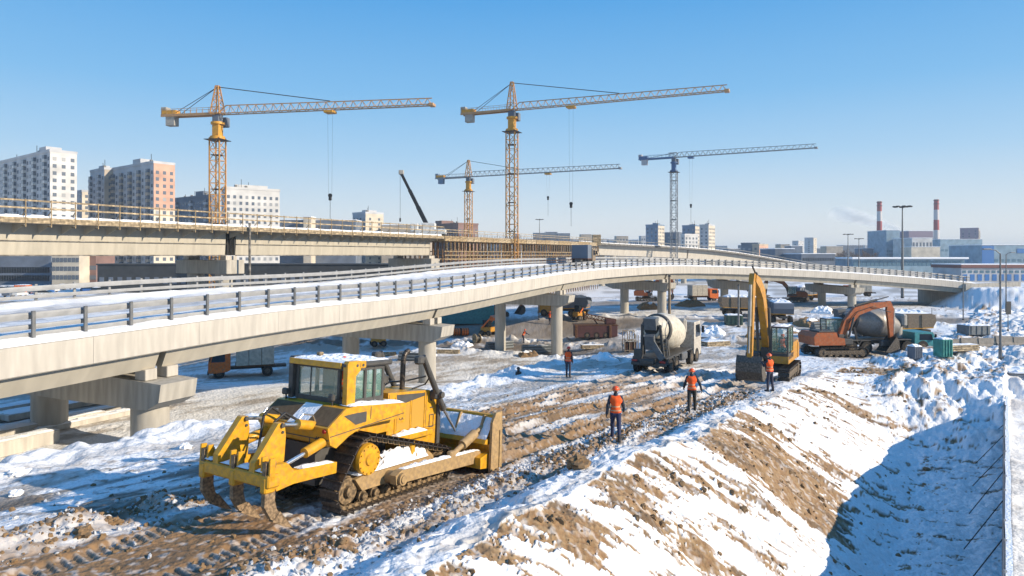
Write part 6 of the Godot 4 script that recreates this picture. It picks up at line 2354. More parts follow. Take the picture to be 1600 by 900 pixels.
func build_machines() -> void:
	mat("muddy", Color(0.20, 0.155, 0.11), 0.9, 0.0, "dirty", 2.0)
	mat("hopper_grey", Color(0.13, 0.14, 0.15), 0.6, 0.0, "mild", 1.0)
	mat("drum_cream", Color(0.70, 0.65, 0.54), 0.6, 0.0, "mild", 0.8)
	mat("drum_grey", Color(0.30, 0.29, 0.28), 0.45, 0.3, "mild", 1.2)
	mat("cab_teal", Color(0.03, 0.24, 0.27), 0.45, 0.0, "mild", 0.8)
	mat("cab_white", Color(0.56, 0.53, 0.47), 0.5, 0.0, "mild", 0.9)
	mat("digger_yellow", Color(0.58, 0.27, 0.016), 0.45, 0.0, "mild", 0.9)
	mat("digger_orange", Color(0.42, 0.10, 0.02), 0.5, 0.0, "mild", 0.9)
	mat("bucket_steel", Color(0.20, 0.17, 0.14), 0.6, 0.3, "rusty", 1.5)
	mat("orange_paint", Color(0.85, 0.17, 0.015), 0.45, 0.0, "mild", 0.9)
	mat("bed_tan", Color(0.25, 0.19, 0.13), 0.7, 0.0, "mild", 1.2)
	mat("box_cream", Color(0.56, 0.50, 0.40), 0.7, 0.0, "mild", 0.7)
	mat("blue_paint", Color(0.03, 0.11, 0.32), 0.4)
	mat("hat_orange", Color(0.72, 0.09, 0.015), 0.4)
	for q in ["digger_yellow", "digger_orange", "orange_paint", "cab_white", "drum_cream", "drum_grey", "bed_tan"]:
		muddied(M[q], Color(0.22, 0.155, 0.095), 0.5)
	var m := mixer_truck("mixer truck with a cream drum seen from behind, white cab, on the snowy site road", M.drum_cream, M.cab_white)
	place(m, 1043, 573, 30.0)
	m.scale = Vector3.ONE * 0.93
	var m2 := mixer_truck("mixer truck with a dirty grey drum and teal cab behind the orange excavator", M.drum_grey, M.cab_teal, 1.75)
	place(m2, 1372, 549, 84.0)
	var ex := excavator("yellow excavator facing us with its folded arm raised high, bucket resting on the snow", M.digger_yellow,
		[Vector2(0.35, 1.75), Vector2(1.0, 3.4), Vector2(1.9, 5.0), Vector2(3.0, 5.65), Vector2(4.0, 5.95)], [Vector2(4.15, 6.05), Vector2(4.8, 1.75)], deg_to_rad(-12.0))
	place(ex, 1202, 590, 211.0)
	var ox := excavator("orange excavator standing side-on before the grey mixer drum, arm bent down", M.digger_orange,
		[Vector2(0.5, 1.7), Vector2(1.1, 2.8), Vector2(1.9, 3.75), Vector2(3.2, 4.15), Vector2(4.7, 4.35)], [Vector2(4.85, 4.45), Vector2(5.05, 1.5)], deg_to_rad(-8.0))
	place(ox, 1303, 556, 84.0)
	var fx := copy(ox, at_pixel(1238, 474), 0.0, "small far orange excavator beyond the flyover, arm pointing left")
	place(fx, 1240, 472, -70.0)
	var d1 := dump_truck("dump truck with a tan tipper body heaped with snow, behind the orange excavator's arm", M.bed_tan, M.muddy, true)
	place(d1, 1392, 530, -86.0)
	var d2 := dump_truck("dark dump truck with a yellow edged body seen from behind, parked under the flyover", M.wall_slate, M.digger_yellow, true)
	place(d2, 1217, 503, 12.0)
	var t1 := box_truck("orange cab truck with a cream box body standing half in the flyover's shade", M.box_cream, M.orange_paint, 3.3, 2.9)
	place(t1, 393, 586, -112.0)
	# more machines farther off
	for q in [[d2, 1262, 470, 60.0, "dark dump truck far under the flyover's right half, side on"], [d2, 880, 494, -70.0, "dark dump truck in shade behind the third pier's right column"], [t1, 1092, 470, 80.0, "orange cab truck far off between the fifth and fourth piers"], [t1, 1345, 463, -80.0, "orange cab truck far off before the abutment"],
		[d1, 1168, 494, 95.0, "tan tipper truck beyond the yellow excavator's arm"], [ox, 1010, 470, 100.0, "far orange excavator in shade under the flyover's crest"], [ox, 768, 496, 60.0, "far orange excavator behind the third pier's left column"]]:
		place(copy(q[0], Vector3.ZERO, 0.0, q[4]), q[1], q[2], q[3])
	# on the flyover
	var s := front.arc_at_u(962)
	var t2 := box_truck("short dark box truck driving on the snowy crest of the flyover", M.wall_slate, M.bed_tan, 2.2, 2.7)
	var f := front.frame(s + 1.0)
	t2.position = f * Vector3(6.2, 0.08 + tilt_front(s) * 6.2, 0)
	t2.rotation.y = atan2(-f.basis.z.z, f.basis.z.x) + 0.35
	# parked cars beyond the second deck
	var paints := [["white", M.white_paint], ["dark blue", M.blue_paint], ["grey", M.wall_slate]]
	var protos: Array = []
	var rng := RandomNumberGenerator.new()
	rng.seed = 21
	for k in 3:
		var p := car("snow capped %s car parked on the snowy ground under the second deck" % paints[k][0], paints[k][1], "parked %s cars" % paints[k][0])
		protos.push_back(p)
		p.position = Vector3((20.0 + 26 * k - 800.0) / F * 172.0, 0.0, -172.0)
		p.rotation.y = rng.randf_range(-0.3, 0.3) + PI / 2
	for k in 17:
		var pr: Node3D = protos[rng.randi() % 3]
		var D := rng.randf_range(150.0, 192.0)
		var u := rng.randf_range(-10.0, 158.0)
		var c := copy(pr, Vector3((u - 800.0) / F * D, ground((u - 800.0) / F * D, D), -D), rng.randf_range(-0.25, 0.25) + (PI / 2 if rng.randf() < 0.6 else 0.0), pr.get_meta("label"))
		c.set_meta("group", pr.get_meta("group"))

# ---------------------------------------------------------------- people
# Tapered capsules joined by a smooth minimum and meshed as surface nets. prim: [a, b, ra, rb, colour]
func nets(mb: MB, prims: Array, cell: float, k: float, paint: Variant = null) -> void:
	var lo := Vector3.ONE * 1e9
	var hi := -lo
	for p in prims:
		var r: float = maxf(p[2], p[3]) + k + 2.0 * cell
		for q in 2:
			lo = lo.min(p[q] - Vector3.ONE * r)
			hi = hi.max(p[q] + Vector3.ONE * r)
	var n := Vector3i(((hi - lo) / cell).ceil()) + Vector3i.ONE
	var sy := n.x
	var sz := n.x * n.y
	var f := PackedFloat32Array(); f.resize(n.x * n.y * n.z); f.fill(9.0)
	var best := PackedFloat32Array(); best.resize(f.size()); best.fill(9.0)
	var who := PackedByteArray(); who.resize(f.size())
	for pi in prims.size():
		var p: Array = prims[pi]
		var a: Vector3 = p[0]
		var ab: Vector3 = p[1] - a
		var ra: float = p[2]
		var dr: float = p[3] - ra
		var l2 := maxf(ab.length_squared(), 1e-9)
		var m: float = maxf(p[2], p[3]) + k + 1.5 * cell
		var i0 := Vector3i(((a.min(p[1]) - Vector3.ONE * m - lo) / cell).floor()).clamp(Vector3i.ZERO, n - Vector3i.ONE)
		var i1 := Vector3i(((a.max(p[1]) + Vector3.ONE * m - lo) / cell).ceil()).clamp(Vector3i.ZERO, n - Vector3i.ONE)
		for z in range(i0.z, i1.z + 1):
			for y in range(i0.y, i1.y + 1):
				for x in range(i0.x, i1.x + 1):
					var q := lo + Vector3(x, y, z) * cell - a
					var t := clampf(q.dot(ab) / l2, 0.0, 1.0)
					var d := (q - ab * t).length() - ra - dr * t
					var id := x + y * sy + z * sz
					var g := f[id]
					var h := maxf(k - absf(g - d), 0.0) / k
					f[id] = minf(g, d) - h * h * k * 0.25
					if d < best[id]:
						best[id] = d
						who[id] = pi
	var vid := {}
	var pos := PackedVector3Array()
	var nor := PackedVector3Array()
	var col := PackedColorArray()
	var off := [0, 1, sy, sy + 1, sz, sz + 1, sz + sy, sz + sy + 1]
	var edges := [[0, 1], [2, 3], [4, 5], [6, 7], [0, 2], [1, 3], [4, 6], [5, 7], [0, 4], [1, 5], [2, 6], [3, 7]]
	for z in n.z - 1:
		for y in n.y - 1:
			for x in n.x - 1:
				var id := x + y * sy + z * sz
				var s0 := f[id] < 0.0
				var mixed := false
				for c in range(1, 8):
					if (f[id + off[c]] < 0.0) != s0:
						mixed = true
						break
				if not mixed:
					continue
				var sum := Vector3.ZERO
				var cnt := 0
				for e in edges:
					var fa := f[id + off[e[0]]]
					var fb := f[id + off[e[1]]]
					if (fa < 0.0) != (fb < 0.0):
						var t := fa / (fa - fb)
						var ca := Vector3(e[0] & 1, (e[0] >> 1) & 1, (e[0] >> 2) & 1)
						var cb := Vector3(e[1] & 1, (e[1] >> 1) & 1, (e[1] >> 2) & 1)
						sum += ca.lerp(cb, t)
						cnt += 1
				var loc := sum / cnt
				var gx := f[id + 1] + f[id + 1 + sy] + f[id + 1 + sz] + f[id + 1 + sy + sz] - f[id] - f[id + sy] - f[id + sz] - f[id + sy + sz]
				var gy := f[id + sy] + f[id + 1 + sy] + f[id + sy + sz] + f[id + 1 + sy + sz] - f[id] - f[id + 1] - f[id + sz] - f[id + 1 + sz]
				var gz := f[id + sz] + f[id + 1 + sz] + f[id + sy + sz] + f[id + 1 + sy + sz] - f[id] - f[id + 1] - f[id + sy] - f[id + 1 + sy]
				vid[id] = pos.size()
				var wp := lo + (Vector3(x, y, z) + loc) * cell
				pos.push_back(wp)
				nor.push_back(Vector3(gx, gy, gz).normalized())
				var cc: Color = prims[who[id + (1 if loc.x > 0.5 else 0) + (sy if loc.y > 0.5 else 0) + (sz if loc.z > 0.5 else 0)]][4]
				col.push_back(paint.call(wp, cc) if paint != null else cc)
	var steps := [1, sy, sz]
	for id in vid:
		for axis in 3:
			var u: int = steps[(axis + 1) % 3]
			var w: int = steps[(axis + 2) % 3]
			if (f[id] < 0.0) == (f[id + steps[axis]] < 0.0):
				continue
			if not (vid.has(id - u) and vid.has(id - w) and vid.has(id - u - w)):
				continue
			var q := [vid[id], vid[id - u], vid[id - u - w], vid[id - w]]
			for tr in [[0, 1, 2], [0, 2, 3]]:
				mb.tint = col[q[tr[0]]]
				mb.t3(pos[q[tr[0]]], pos[q[tr[1]]], pos[q[tr[2]]], nor[q[tr[0]]], nor[q[tr[1]]], nor[q[tr[2]]])

const SKIN := Color(0.42, 0.24, 0.17)
const GLOVE := Color(0.035, 0.035, 0.038)
const VEST := Color(0.85, 0.105, 0.012)

# x forward, y up, z to the person's right. pose: hips, knees, arms in degrees
func person(label: String, at: Vector3, heading: float, pose: Dictionary, group := "") -> Node3D:
	var o := thing("person", label, "person", at, 0.0, group)
	o.rotation.y = deg_to_rad(90.0 - heading)
	var NAVY: Color = pose.get("jacket", Color(0.022, 0.028, 0.045))
	var TROUSER: Color = pose.get("trousers", Color(0.028, 0.034, 0.06))
	var seated: bool = pose.get("seated", false)
	var body: Array = []
	var hip := Vector3(0, 0.93, 0)
	var lean: float = deg_to_rad(pose.get("lean", 3.0))
	var spine := Vector3(sin(lean), cos(lean), 0)
	var chest := hip + spine * 0.40
	var neck := hip + spine * 0.56
	var head := neck + Vector3(0.025, 0.155, 0)
	var lowest := 9.0
	var boots: Array = []
	for s in [-1.0, 1.0]:
		var hp := hip + Vector3(0, -0.04, 0.095 * s)
		var ha := deg_to_rad(pose.get("hip", [0, 0])[0 if s < 0 else 1])
		var ka := deg_to_rad(pose.get("knee", [4, 4])[0 if s < 0 else 1])
		var spread: float = pose.get("spread", 0.03) * s
		var kn := hp + Vector3(sin(ha), -cos(ha), spread) * 0.43
		var an := kn + Vector3(sin(ha - ka), -cos(ha - ka), spread * 0.4) * 0.42
		body.push_back([hp, kn, 0.092, 0.066, TROUSER])
		body.push_back([kn, an, 0.066, 0.052, TROUSER])
		var fa := ha - ka
		var fw := Vector3(cos(fa * 0.6), sin(fa * 0.6), 0.12 * s)
		boots.push_back([an + Vector3(0, 0.12, 0), an, 0.062, 0.056, GLOVE])
		boots.push_back([an + Vector3(-0.03, -0.035, 0), an + fw * 0.15 + Vector3(0, -0.045, 0), 0.045, 0.042, GLOVE])
		body.push_back([an, an + fw * 0.10 + Vector3(0, -0.03, 0), 0.045, 0.035, TROUSER])
		lowest = minf(lowest, minf(an.y - 0.09, (an + fw * 0.15).y - 0.09))
	body.push_back([hip + Vector3(0, -0.02, -0.07), hip + Vector3(0, -0.02, 0.07), 0.105, 0.105, TROUSER])
	body.push_back([hip + spine * 0.12 + Vector3(0, 0, -0.06), hip + spine * 0.12 + Vector3(0, 0, 0.06), 0.105, 0.105, NAVY])
	body.push_back([hip + spine * 0.15, chest, 0.118, 0.128, NAVY])
	body.push_back([chest + Vector3(0, 0, -0.09), chest + Vector3(0, 0, 0.09), 0.110, 0.110, NAVY])
	body.push_back([chest + spine * 0.10 + Vector3(0, 0, -0.14), chest + spine * 0.10 + Vector3(0, 0, 0.14), 0.062, 0.062, NAVY])
	body.push_back([neck - spine * 0.03, neck + spine * 0.05, 0.072, 0.062, NAVY])
	body.push_back([neck + spine * 0.03, head - Vector3(0, 0.05, 0), 0.05, 0.05, SKIN])
	var hands: Array = []
	for s in [-1.0, 1.0]:
		var i := 0 if s < 0 else 1
		var sh := chest + spine * 0.10 + Vector3(0, 0, 0.175 * s)
		var ua := deg_to_rad(pose.get("arm", [5, 5])[i])
		var ab: float = deg_to_rad(pose.get("out", [10, 10])[i])
		var el_a := ua + deg_to_rad(pose.get("elbow", [15, 15])[i])
		var ud := Vector3(sin(ua) * cos(ab), -cos(ua) * cos(ab), sin(ab) * s)
		var tin: float = pose.get("inward", [0.0, 0.0])[i]
		var fd := Vector3(sin(el_a), -cos(el_a), (sin(ab) * 0.5 - tin) * s).normalized()
		var el := sh + ud * 0.29
		var wr := el + fd * 0.25
		body.push_back([sh, el, 0.064, 0.052, NAVY])
		body.push_back([el, wr, 0.054, 0.042, NAVY])
		body.push_back([wr, wr + fd * 0.03, 0.034, 0.032, GLOVE])
		hands.push_back([wr + fd * 0.02, fd, s])
	var mb := MB.new()
	mb.tinted = true
	nets(mb, body, 0.016, 0.045)
	# hands: palm, four fingers of unequal length, bent, and a thumb from the side of the palm
	for h in hands:
		var fd: Vector3 = h[1]
		var s: float = h[2]
		var inw := Vector3(0, 0, -s)
		inw = (inw - fd * inw.dot(fd)).normalized()
		var front_ := fd.cross(inw).normalized()
		if front_.x < 0.0: front_ = -front_
		var w: Vector3 = h[0]
		var pr: Array = [[w, w + fd * 0.075, 0.022, 0.024, GLOVE], [w + fd * 0.05 + front_ * 0.022, w + fd * 0.09 + front_ * 0.026, 0.017, 0.015, GLOVE], [w + fd * 0.05 - front_ * 0.02, w + fd * 0.085 - front_ * 0.024, 0.016, 0.015, GLOVE]]
		for j in 4:
			var base := w + fd * 0.088 + front_ * (0.030 - 0.020 * j)
			var ln: float = [0.036, 0.042, 0.039, 0.030][j]
			var m1 := base + (fd * 0.85 + inw * 0.45).normalized() * ln
			var m2 := m1 + (fd * 0.45 + inw * 0.9).normalized() * ln * 0.8
			pr.push_back([base, m1, 0.0095, 0.009, GLOVE])
			pr.push_back([m1, m2, 0.009, 0.008, GLOVE])
		var tb := w + fd * 0.03 + front_ * 0.030
		pr.push_back([tb, tb + (fd * 0.6 + front_ * 0.7).normalized() * 0.035, 0.013, 0.011, GLOVE])
		pr.push_back([tb + (fd * 0.6 + front_ * 0.7).normalized() * 0.035, tb + (fd * 0.6 + front_ * 0.7).normalized() * 0.035 + (fd + inw * 0.3).normalized() * 0.028, 0.011, 0.009, GLOVE])
		nets(mb, pr, 0.006, 0.010)
	# head
	var turn: float = deg_to_rad(pose.get("look", 0.0))
	var hb := Basis(Vector3.UP, -turn)
	var H := func(x: float, y: float, z: float) -> Vector3: return head + hb * Vector3(x, y, z)
	var hp_: Array = [[H.call(-0.02, 0.03, 0), H.call(0.015, 0.03, 0), 0.082, 0.080, SKIN], [H.call(0.035, -0.01, 0), H.call(0.045, -0.065, 0), 0.058, 0.042, SKIN],
		[H.call(0.085, 0.01, 0), H.call(0.108, -0.022, 0), 0.010, 0.014, SKIN], [H.call(0.075, 0.03, -0.04), H.call(0.075, 0.03, 0.04), 0.018, 0.018, SKIN],
		[H.call(0.0, 0.01, -0.084), H.call(-0.01, -0.025, -0.086), 0.016, 0.012, SKIN], [H.call(0.0, 0.01, 0.084), H.call(-0.01, -0.025, 0.086), 0.016, 0.012, SKIN],
		[H.call(0.085, -0.052, -0.016), H.call(0.085, -0.052, 0.016), 0.008, 0.008, Color(0.30, 0.11, 0.09)],
		[H.call(0.086, 0.012, -0.030), H.call(0.088, 0.012, -0.028), 0.010, 0.010, Color(0.06, 0.05, 0.05)], [H.call(0.086, 0.012, 0.028), H.call(0.088, 0.012, 0.030), 0.010, 0.010, Color(0.06, 0.05, 0.05)],
		[H.call(-0.055, -0.01, 0), H.call(-0.05, -0.05, 0), 0.050, 0.04, Color(0.05, 0.035, 0.025)], [H.call(-0.015, -0.09, 0), H.call(0.0, -0.05, 0), 0.056, 0.054, SKIN]]
	nets(mb, hp_, 0.009, 0.02)
	var skin: StandardMaterial3D = mat("cloth_and_skin", Color.WHITE, 0.85)
	skin.vertex_color_use_as_albedo = true
	var bo := part("body", mb, skin, o)
	# high-visibility vest with two pale bands
	mb = MB.new()
	mb.tinted = true
	var vest: Array = [[hip + spine * 0.06 + Vector3(0, 0, -0.06), hip + spine * 0.06 + Vector3(0, 0, 0.06), 0.128, 0.128, VEST], [hip + spine * 0.15, chest, 0.142, 0.150, VEST],
		[chest + Vector3(0, 0, -0.09), chest + Vector3(0, 0, 0.09), 0.130, 0.130, VEST], [chest + spine * 0.09 + Vector3(0, 0, -0.12), chest + spine * 0.09 + Vector3(0, 0, 0.12), 0.082, 0.082, VEST]]
	nets(mb, vest, 0.014, 0.04, func(p: Vector3, c: Color) -> Color:
		var y: float = p.y - hip.y
		return Color(0.50, 0.30, 0.17) if (absf(y - 0.10) < 0.022 or absf(y - 0.22) < 0.022) else c)
	part("vest", mb, skin, o)
	for k in 2:
		mb = MB.new()
		mb.tinted = true
		nets(mb, [boots[2 * k], boots[2 * k + 1]], 0.014, 0.03)
		part("boot", mb, skin, o)
	# helmet with a brim
	mb = MB.new()
	var prof: Array = []
	for k in 8:
		var a := PI / 2 * k / 7.0
		prof.push_back(Vector2(0.118 * cos(a), 0.115 * sin(a)))
	mb.lathe(prof, 20, Transform3D(hb, H.call(-0.005, 0.045, 0)))
	mb.lathe([Vector2(0.10, -0.006), Vector2(0.140, -0.010), Vector2(0.140, 0.002), Vector2(0.116, 0.012)], 20, Transform3D(hb, H.call(0.008, 0.045, 0)))
	part("helmet", mb, pose.get("hat", M.hat_orange), o)
	if seated:
		o.position.y -= hip.y - 0.10
	else:
		o.position.y -= lowest - 0.0
	return o

func build_people() -> void:
	mat("hat_red", Color(0.45, 0.04, 0.02), 0.4)
	var stand := func(u: float, v: float) -> Vector3: return at_pixel(u, v)
	person("nearest worker, in an orange vest and helmet, walking away along the trench crest", stand.call(962, 689), 8.0, {"hip": [22, -16], "knee": [10, 20], "arm": [-18, 20], "elbow": [16, 26], "out": [16, 14], "lean": 6, "look": -12, "trousers": Color(0.022, 0.03, 0.075)})
	person("worker in an orange vest striding away with arms held out, on the brown track", stand.call(1081, 645), 12.0, {"hip": [-14, 16], "knee": [16, 6], "arm": [14, -14], "elbow": [24, 26], "out": [18, 30], "lean": 4, "look": 18, "trousers": Color(0.02, 0.02, 0.022), "spread": 0.06})
	person("worker in a dark red helmet standing on the snow near the third pier, back turned", stand.call(888, 590), 24.0, {"hip": [2, -3], "knee": [2, 3], "arm": [2, 0], "elbow": [10, 12], "out": [8, 8], "hat": M.hat_red, "jacket": Color(0.05, 0.03, 0.035), "look": -25})
	person("worker in an orange vest with raised forearms beside the yellow excavator's bucket", stand.call(1203, 612), -30.0, {"hip": [4, -4], "knee": [4, 4], "arm": [34, 40], "elbow": [88, 70], "out": [8, 10], "inward": [0.5, 0.5]})
	person("small far worker in an orange jacket bending beside the left column of the third pier", stand.call(817, 536), 60.0, {"hip": [20, 10], "knee": [20, 20], "lean": 32, "arm": [50, 45], "elbow": [20, 20]})
	person("tiny worker in orange on the far side of the muddy road between two piers", stand.call(859, 507), 30.0, {"hip": [5, -5]})
	# drivers
	var sit := {"seated": true, "hip": [86, 84], "knee": [80, 82], "arm": [42, 40], "elbow": [40, 42], "lean": -4}
	var d := person("driver in an orange jacket seated in the bulldozer cab", Vector3.ZERO, 0.0, sit)
	d.transform = dozer.transform * Transform3D(Basis.IDENTITY, Vector3(-1.05, 2.66 - 0.86, 0.22)).scaled_local(Vector3.ONE * 0.92)
	var ex := get_node("excavator") as Node3D
	var d2 := person("driver in a reddish orange jacket seated in the yellow excavator's cab", Vector3.ZERO, 0.0, sit)
	d2.transform = ex.transform * Transform3D(Basis.IDENTITY, Vector3(0.15, 1.84 - 0.84, -0.76)).scaled_local(Vector3.ONE * 0.9)

# ---------------------------------------------------------------- lamps, boxes, barriers, clods
func mast_lamp(label: String, u: float, vtop: float, D: float, heads: int, group := "") -> Node3D:
	var x := (u - 800.0) / F * D
	var g := ground(x, D)
	var h := EYE + (VH - vtop) / F * D - g
	var o := thing("mast_lamp", label, "street lamp", Vector3(x, g, -D), 0.0, group)
	var mb := MB.new()
	mb.cyl(Vector3(0, -0.3, 0), Vector3(0, h, 0), 0.30 * h / 20.0 + 0.04, 0.10, 10)
	part("pole", mb, M.galv, o)
	mb = MB.new()
	mb.cyl(Vector3(0, h - 0.5, 0), Vector3(0, h - 0.2, 0), 0.55, 0.55, 14)
	mb.cyl(Vector3(0, 0, 0), Vector3(0, 0.8, 0), 0.35, 0.3, 10)
	part("crown", mb, M.dark_steel, o)
	for k in heads:
		var a := TAU * k / heads + 0.3
		var d := Vector3(cos(a), 0, sin(a))
		mb = MB.new()
		mb.bar(Vector3(0, h - 0.35, 0), d * 1.2 + Vector3(0, h - 0.15, 0), 0.08)
		mb.bevel(d * 1.5 + Vector3(0, h - 0.25, 0), Vector3(0.8, 0.28, 0.5), 0.08, Basis(d, Vector3.UP, d.cross(Vector3.UP)))
		part("floodlight", mb, M.dark_steel, o)
	return o

func arm_lamp(label: String, u: float, vbase: float, vtop: float, arm: float) -> void:
	var at := at_pixel(u, vbase)
	var h := EYE + (VH - vtop) / F * -at.z - at.y
	var o := thing("street_lamp", label, "street lamp", at)
	var mb := MB.new()
	mb.cyl(Vector3(0, -0.3, 0), Vector3(0, 1.2, 0), 0.14, 0.13, 10)
	mb.cyl(Vector3(0, 1.2, 0), Vector3(0, h, 0), 0.10, 0.06, 10)
	part("pole", mb, M.galv, o)
	mb = MB.new()
	mb.tube([Vector3(0, h - 0.05, 0), Vector3(arm * 0.4, h + 0.25, 0), Vector3(arm, h + 0.35, 0)], 0.04, 6)
	part("arm", mb, M.galv, o)
	mb = MB.new()
	mb.bevel(Vector3(arm * 1.25, h + 0.35, 0), Vector3(0.7, 0.14, 0.28), 0.05)
	part("lamp_head", mb, M.galv_pale, o)

func plain_post(label: String, u: float, vbase: float, vtop: float, r: float, m: Material, called := "marker_post", cat := "post") -> Node3D:
	var at := at_pixel(u, vbase)
	var h := EYE + (VH - vtop) / F * -at.z - at.y
	var o := thing(called, label, cat, at)
	var mb := MB.new()
	mb.cyl(Vector3(0, -0.3, 0), Vector3(0, h, 0), r, r * 0.8, 10)
	part("shaft", mb, m, o)
	mb = MB.new()
	mb.cyl(Vector3(0, h, 0), Vector3(0, h + r, 0), r * 1.25, r * 0.6, 10)
	mb.cyl(Vector3(0, -0.3, 0), Vector3(0, 0.12, 0), r * 2.2, r * 1.8, 10)
	part("cap", mb, M.dark_steel, o)
	return o

func build_street_furniture() -> void:
	mast_lamp("tall floodlight mast with a dark crown of lamps, standing by the flyover's right end", 1410, 321, 146, 8)
	mast_lamp("slim floodlight mast before the bare thicket, the taller of the pair", 1325, 365, 255, 5)
	mast_lamp("slim floodlight mast before the banded chimneys, the shorter of the pair", 1342, 372, 285, 5)
	mast_lamp("distant floodlight mast standing beyond the falsework, right of the tallest crane", 843, 342, 300, 5)
	arm_lamp("dark street lamp pole with a short arm, on the snow near the long barrier", 1563, 561, 396, -0.9)
	arm_lamp("pale street lamp beside the low building with the red-brown fascia", 1572, 487, 398, 0.8)
	plain_post("thin greenish pole standing alone on the snow before the abutment", 1505, 500, 434, 0.08, M.galv)
	plain_post("brown drain pipe post close beside the fourth pier's right column", 1046, 498, 432, 0.22, M.bed_tan)
	plain_post("slender pole under the flyover left of the yellow excavator's arm", 1154, 511, 446, 0.14, M.galv)
	plain_post("short thin stake in the snow left of the greenish pole", 1456, 497, 482, 0.05, M.galv)
	var o := plain_post("dark notice board on a thin post by the street lamp pole", 1575, 516, 482, 0.05, M.galv, "sign_post", "sign")
	var mb := MB.new()
	mb.bevel(Vector3(0, 2.6, 0.08), Vector3(0.6, 1.5, 0.06), 0.02)
	part("board", mb, M.cat_dark, o)
	plain_post("thin lamp pole on the snow behind the fourth pier", 842, 500, 448, 0.09, M.galv)
	plain_post("dark little bollard in the snow left of the standing worker", 810, 584, 576, 0.10, M.dark_steel, "bollard", "bollard")

func crate(called: String, label: String, cat: String, u: float, v: float, size: Vector3, m: Material, turn := 0.0, snow := true) -> Node3D:
	var o := thing(called, label, cat, at_pixel(u, v), deg_to_rad(turn))
	var mb := MB.new()
	mb.bevel(Vector3(0, size.y / 2, 0), size, 0.05)
	part("shell", mb, m, o)
	mb = MB.new()
	for k in 4:
		mb.box(Vector3(-size.x / 2 + size.x * (k + 0.5) / 4.0, size.y / 2, size.z / 2 + 0.03), Vector3(0.08, size.y * 0.9, 0.05))
	stuff(part("rib", mb, m, o))
	if snow:
		mb = MB.new()
		snow_lump(mb, -size.x / 2, size.x / 2, -size.z / 2, size.z / 2, func(_x: float, _z: float) -> float: return size.y, 0.14, u, 10, 8)
		part("snow_cover", mb, M.snow, o)
	return o

func lump(seed_: float, r: float, seg := 7, rings := 4) -> ArrayMesh:
	var mb := MB.new()
	var Pn := func(i: int, j: int) -> Vector3:
		var th := PI * j / rings
		var ph := TAU * (i % seg) / seg
		var d := Vector3(sin(th) * cos(ph), cos(th), sin(th) * sin(ph))
		var k := 1.0 + 0.75 * nC.get_noise_3d(d.x * 0.6 + seed_, d.y * 0.6, d.z * 0.6) + (0.30 * nE.get_noise_3d(d.x * 0.5 + seed_, d.y * 0.5, d.z * 0.5) if seg > 8 else 0.0)
		return d * k * r * Vector3(1.2, 0.62, 0.95)
	for j in rings:
		for i in seg:
			mb.quad(Pn.call(i, j), Pn.call(i + 1, j), Pn.call(i + 1, j + 1), Pn.call(i, j + 1), Vector3.ZERO)
	return mb.mesh()

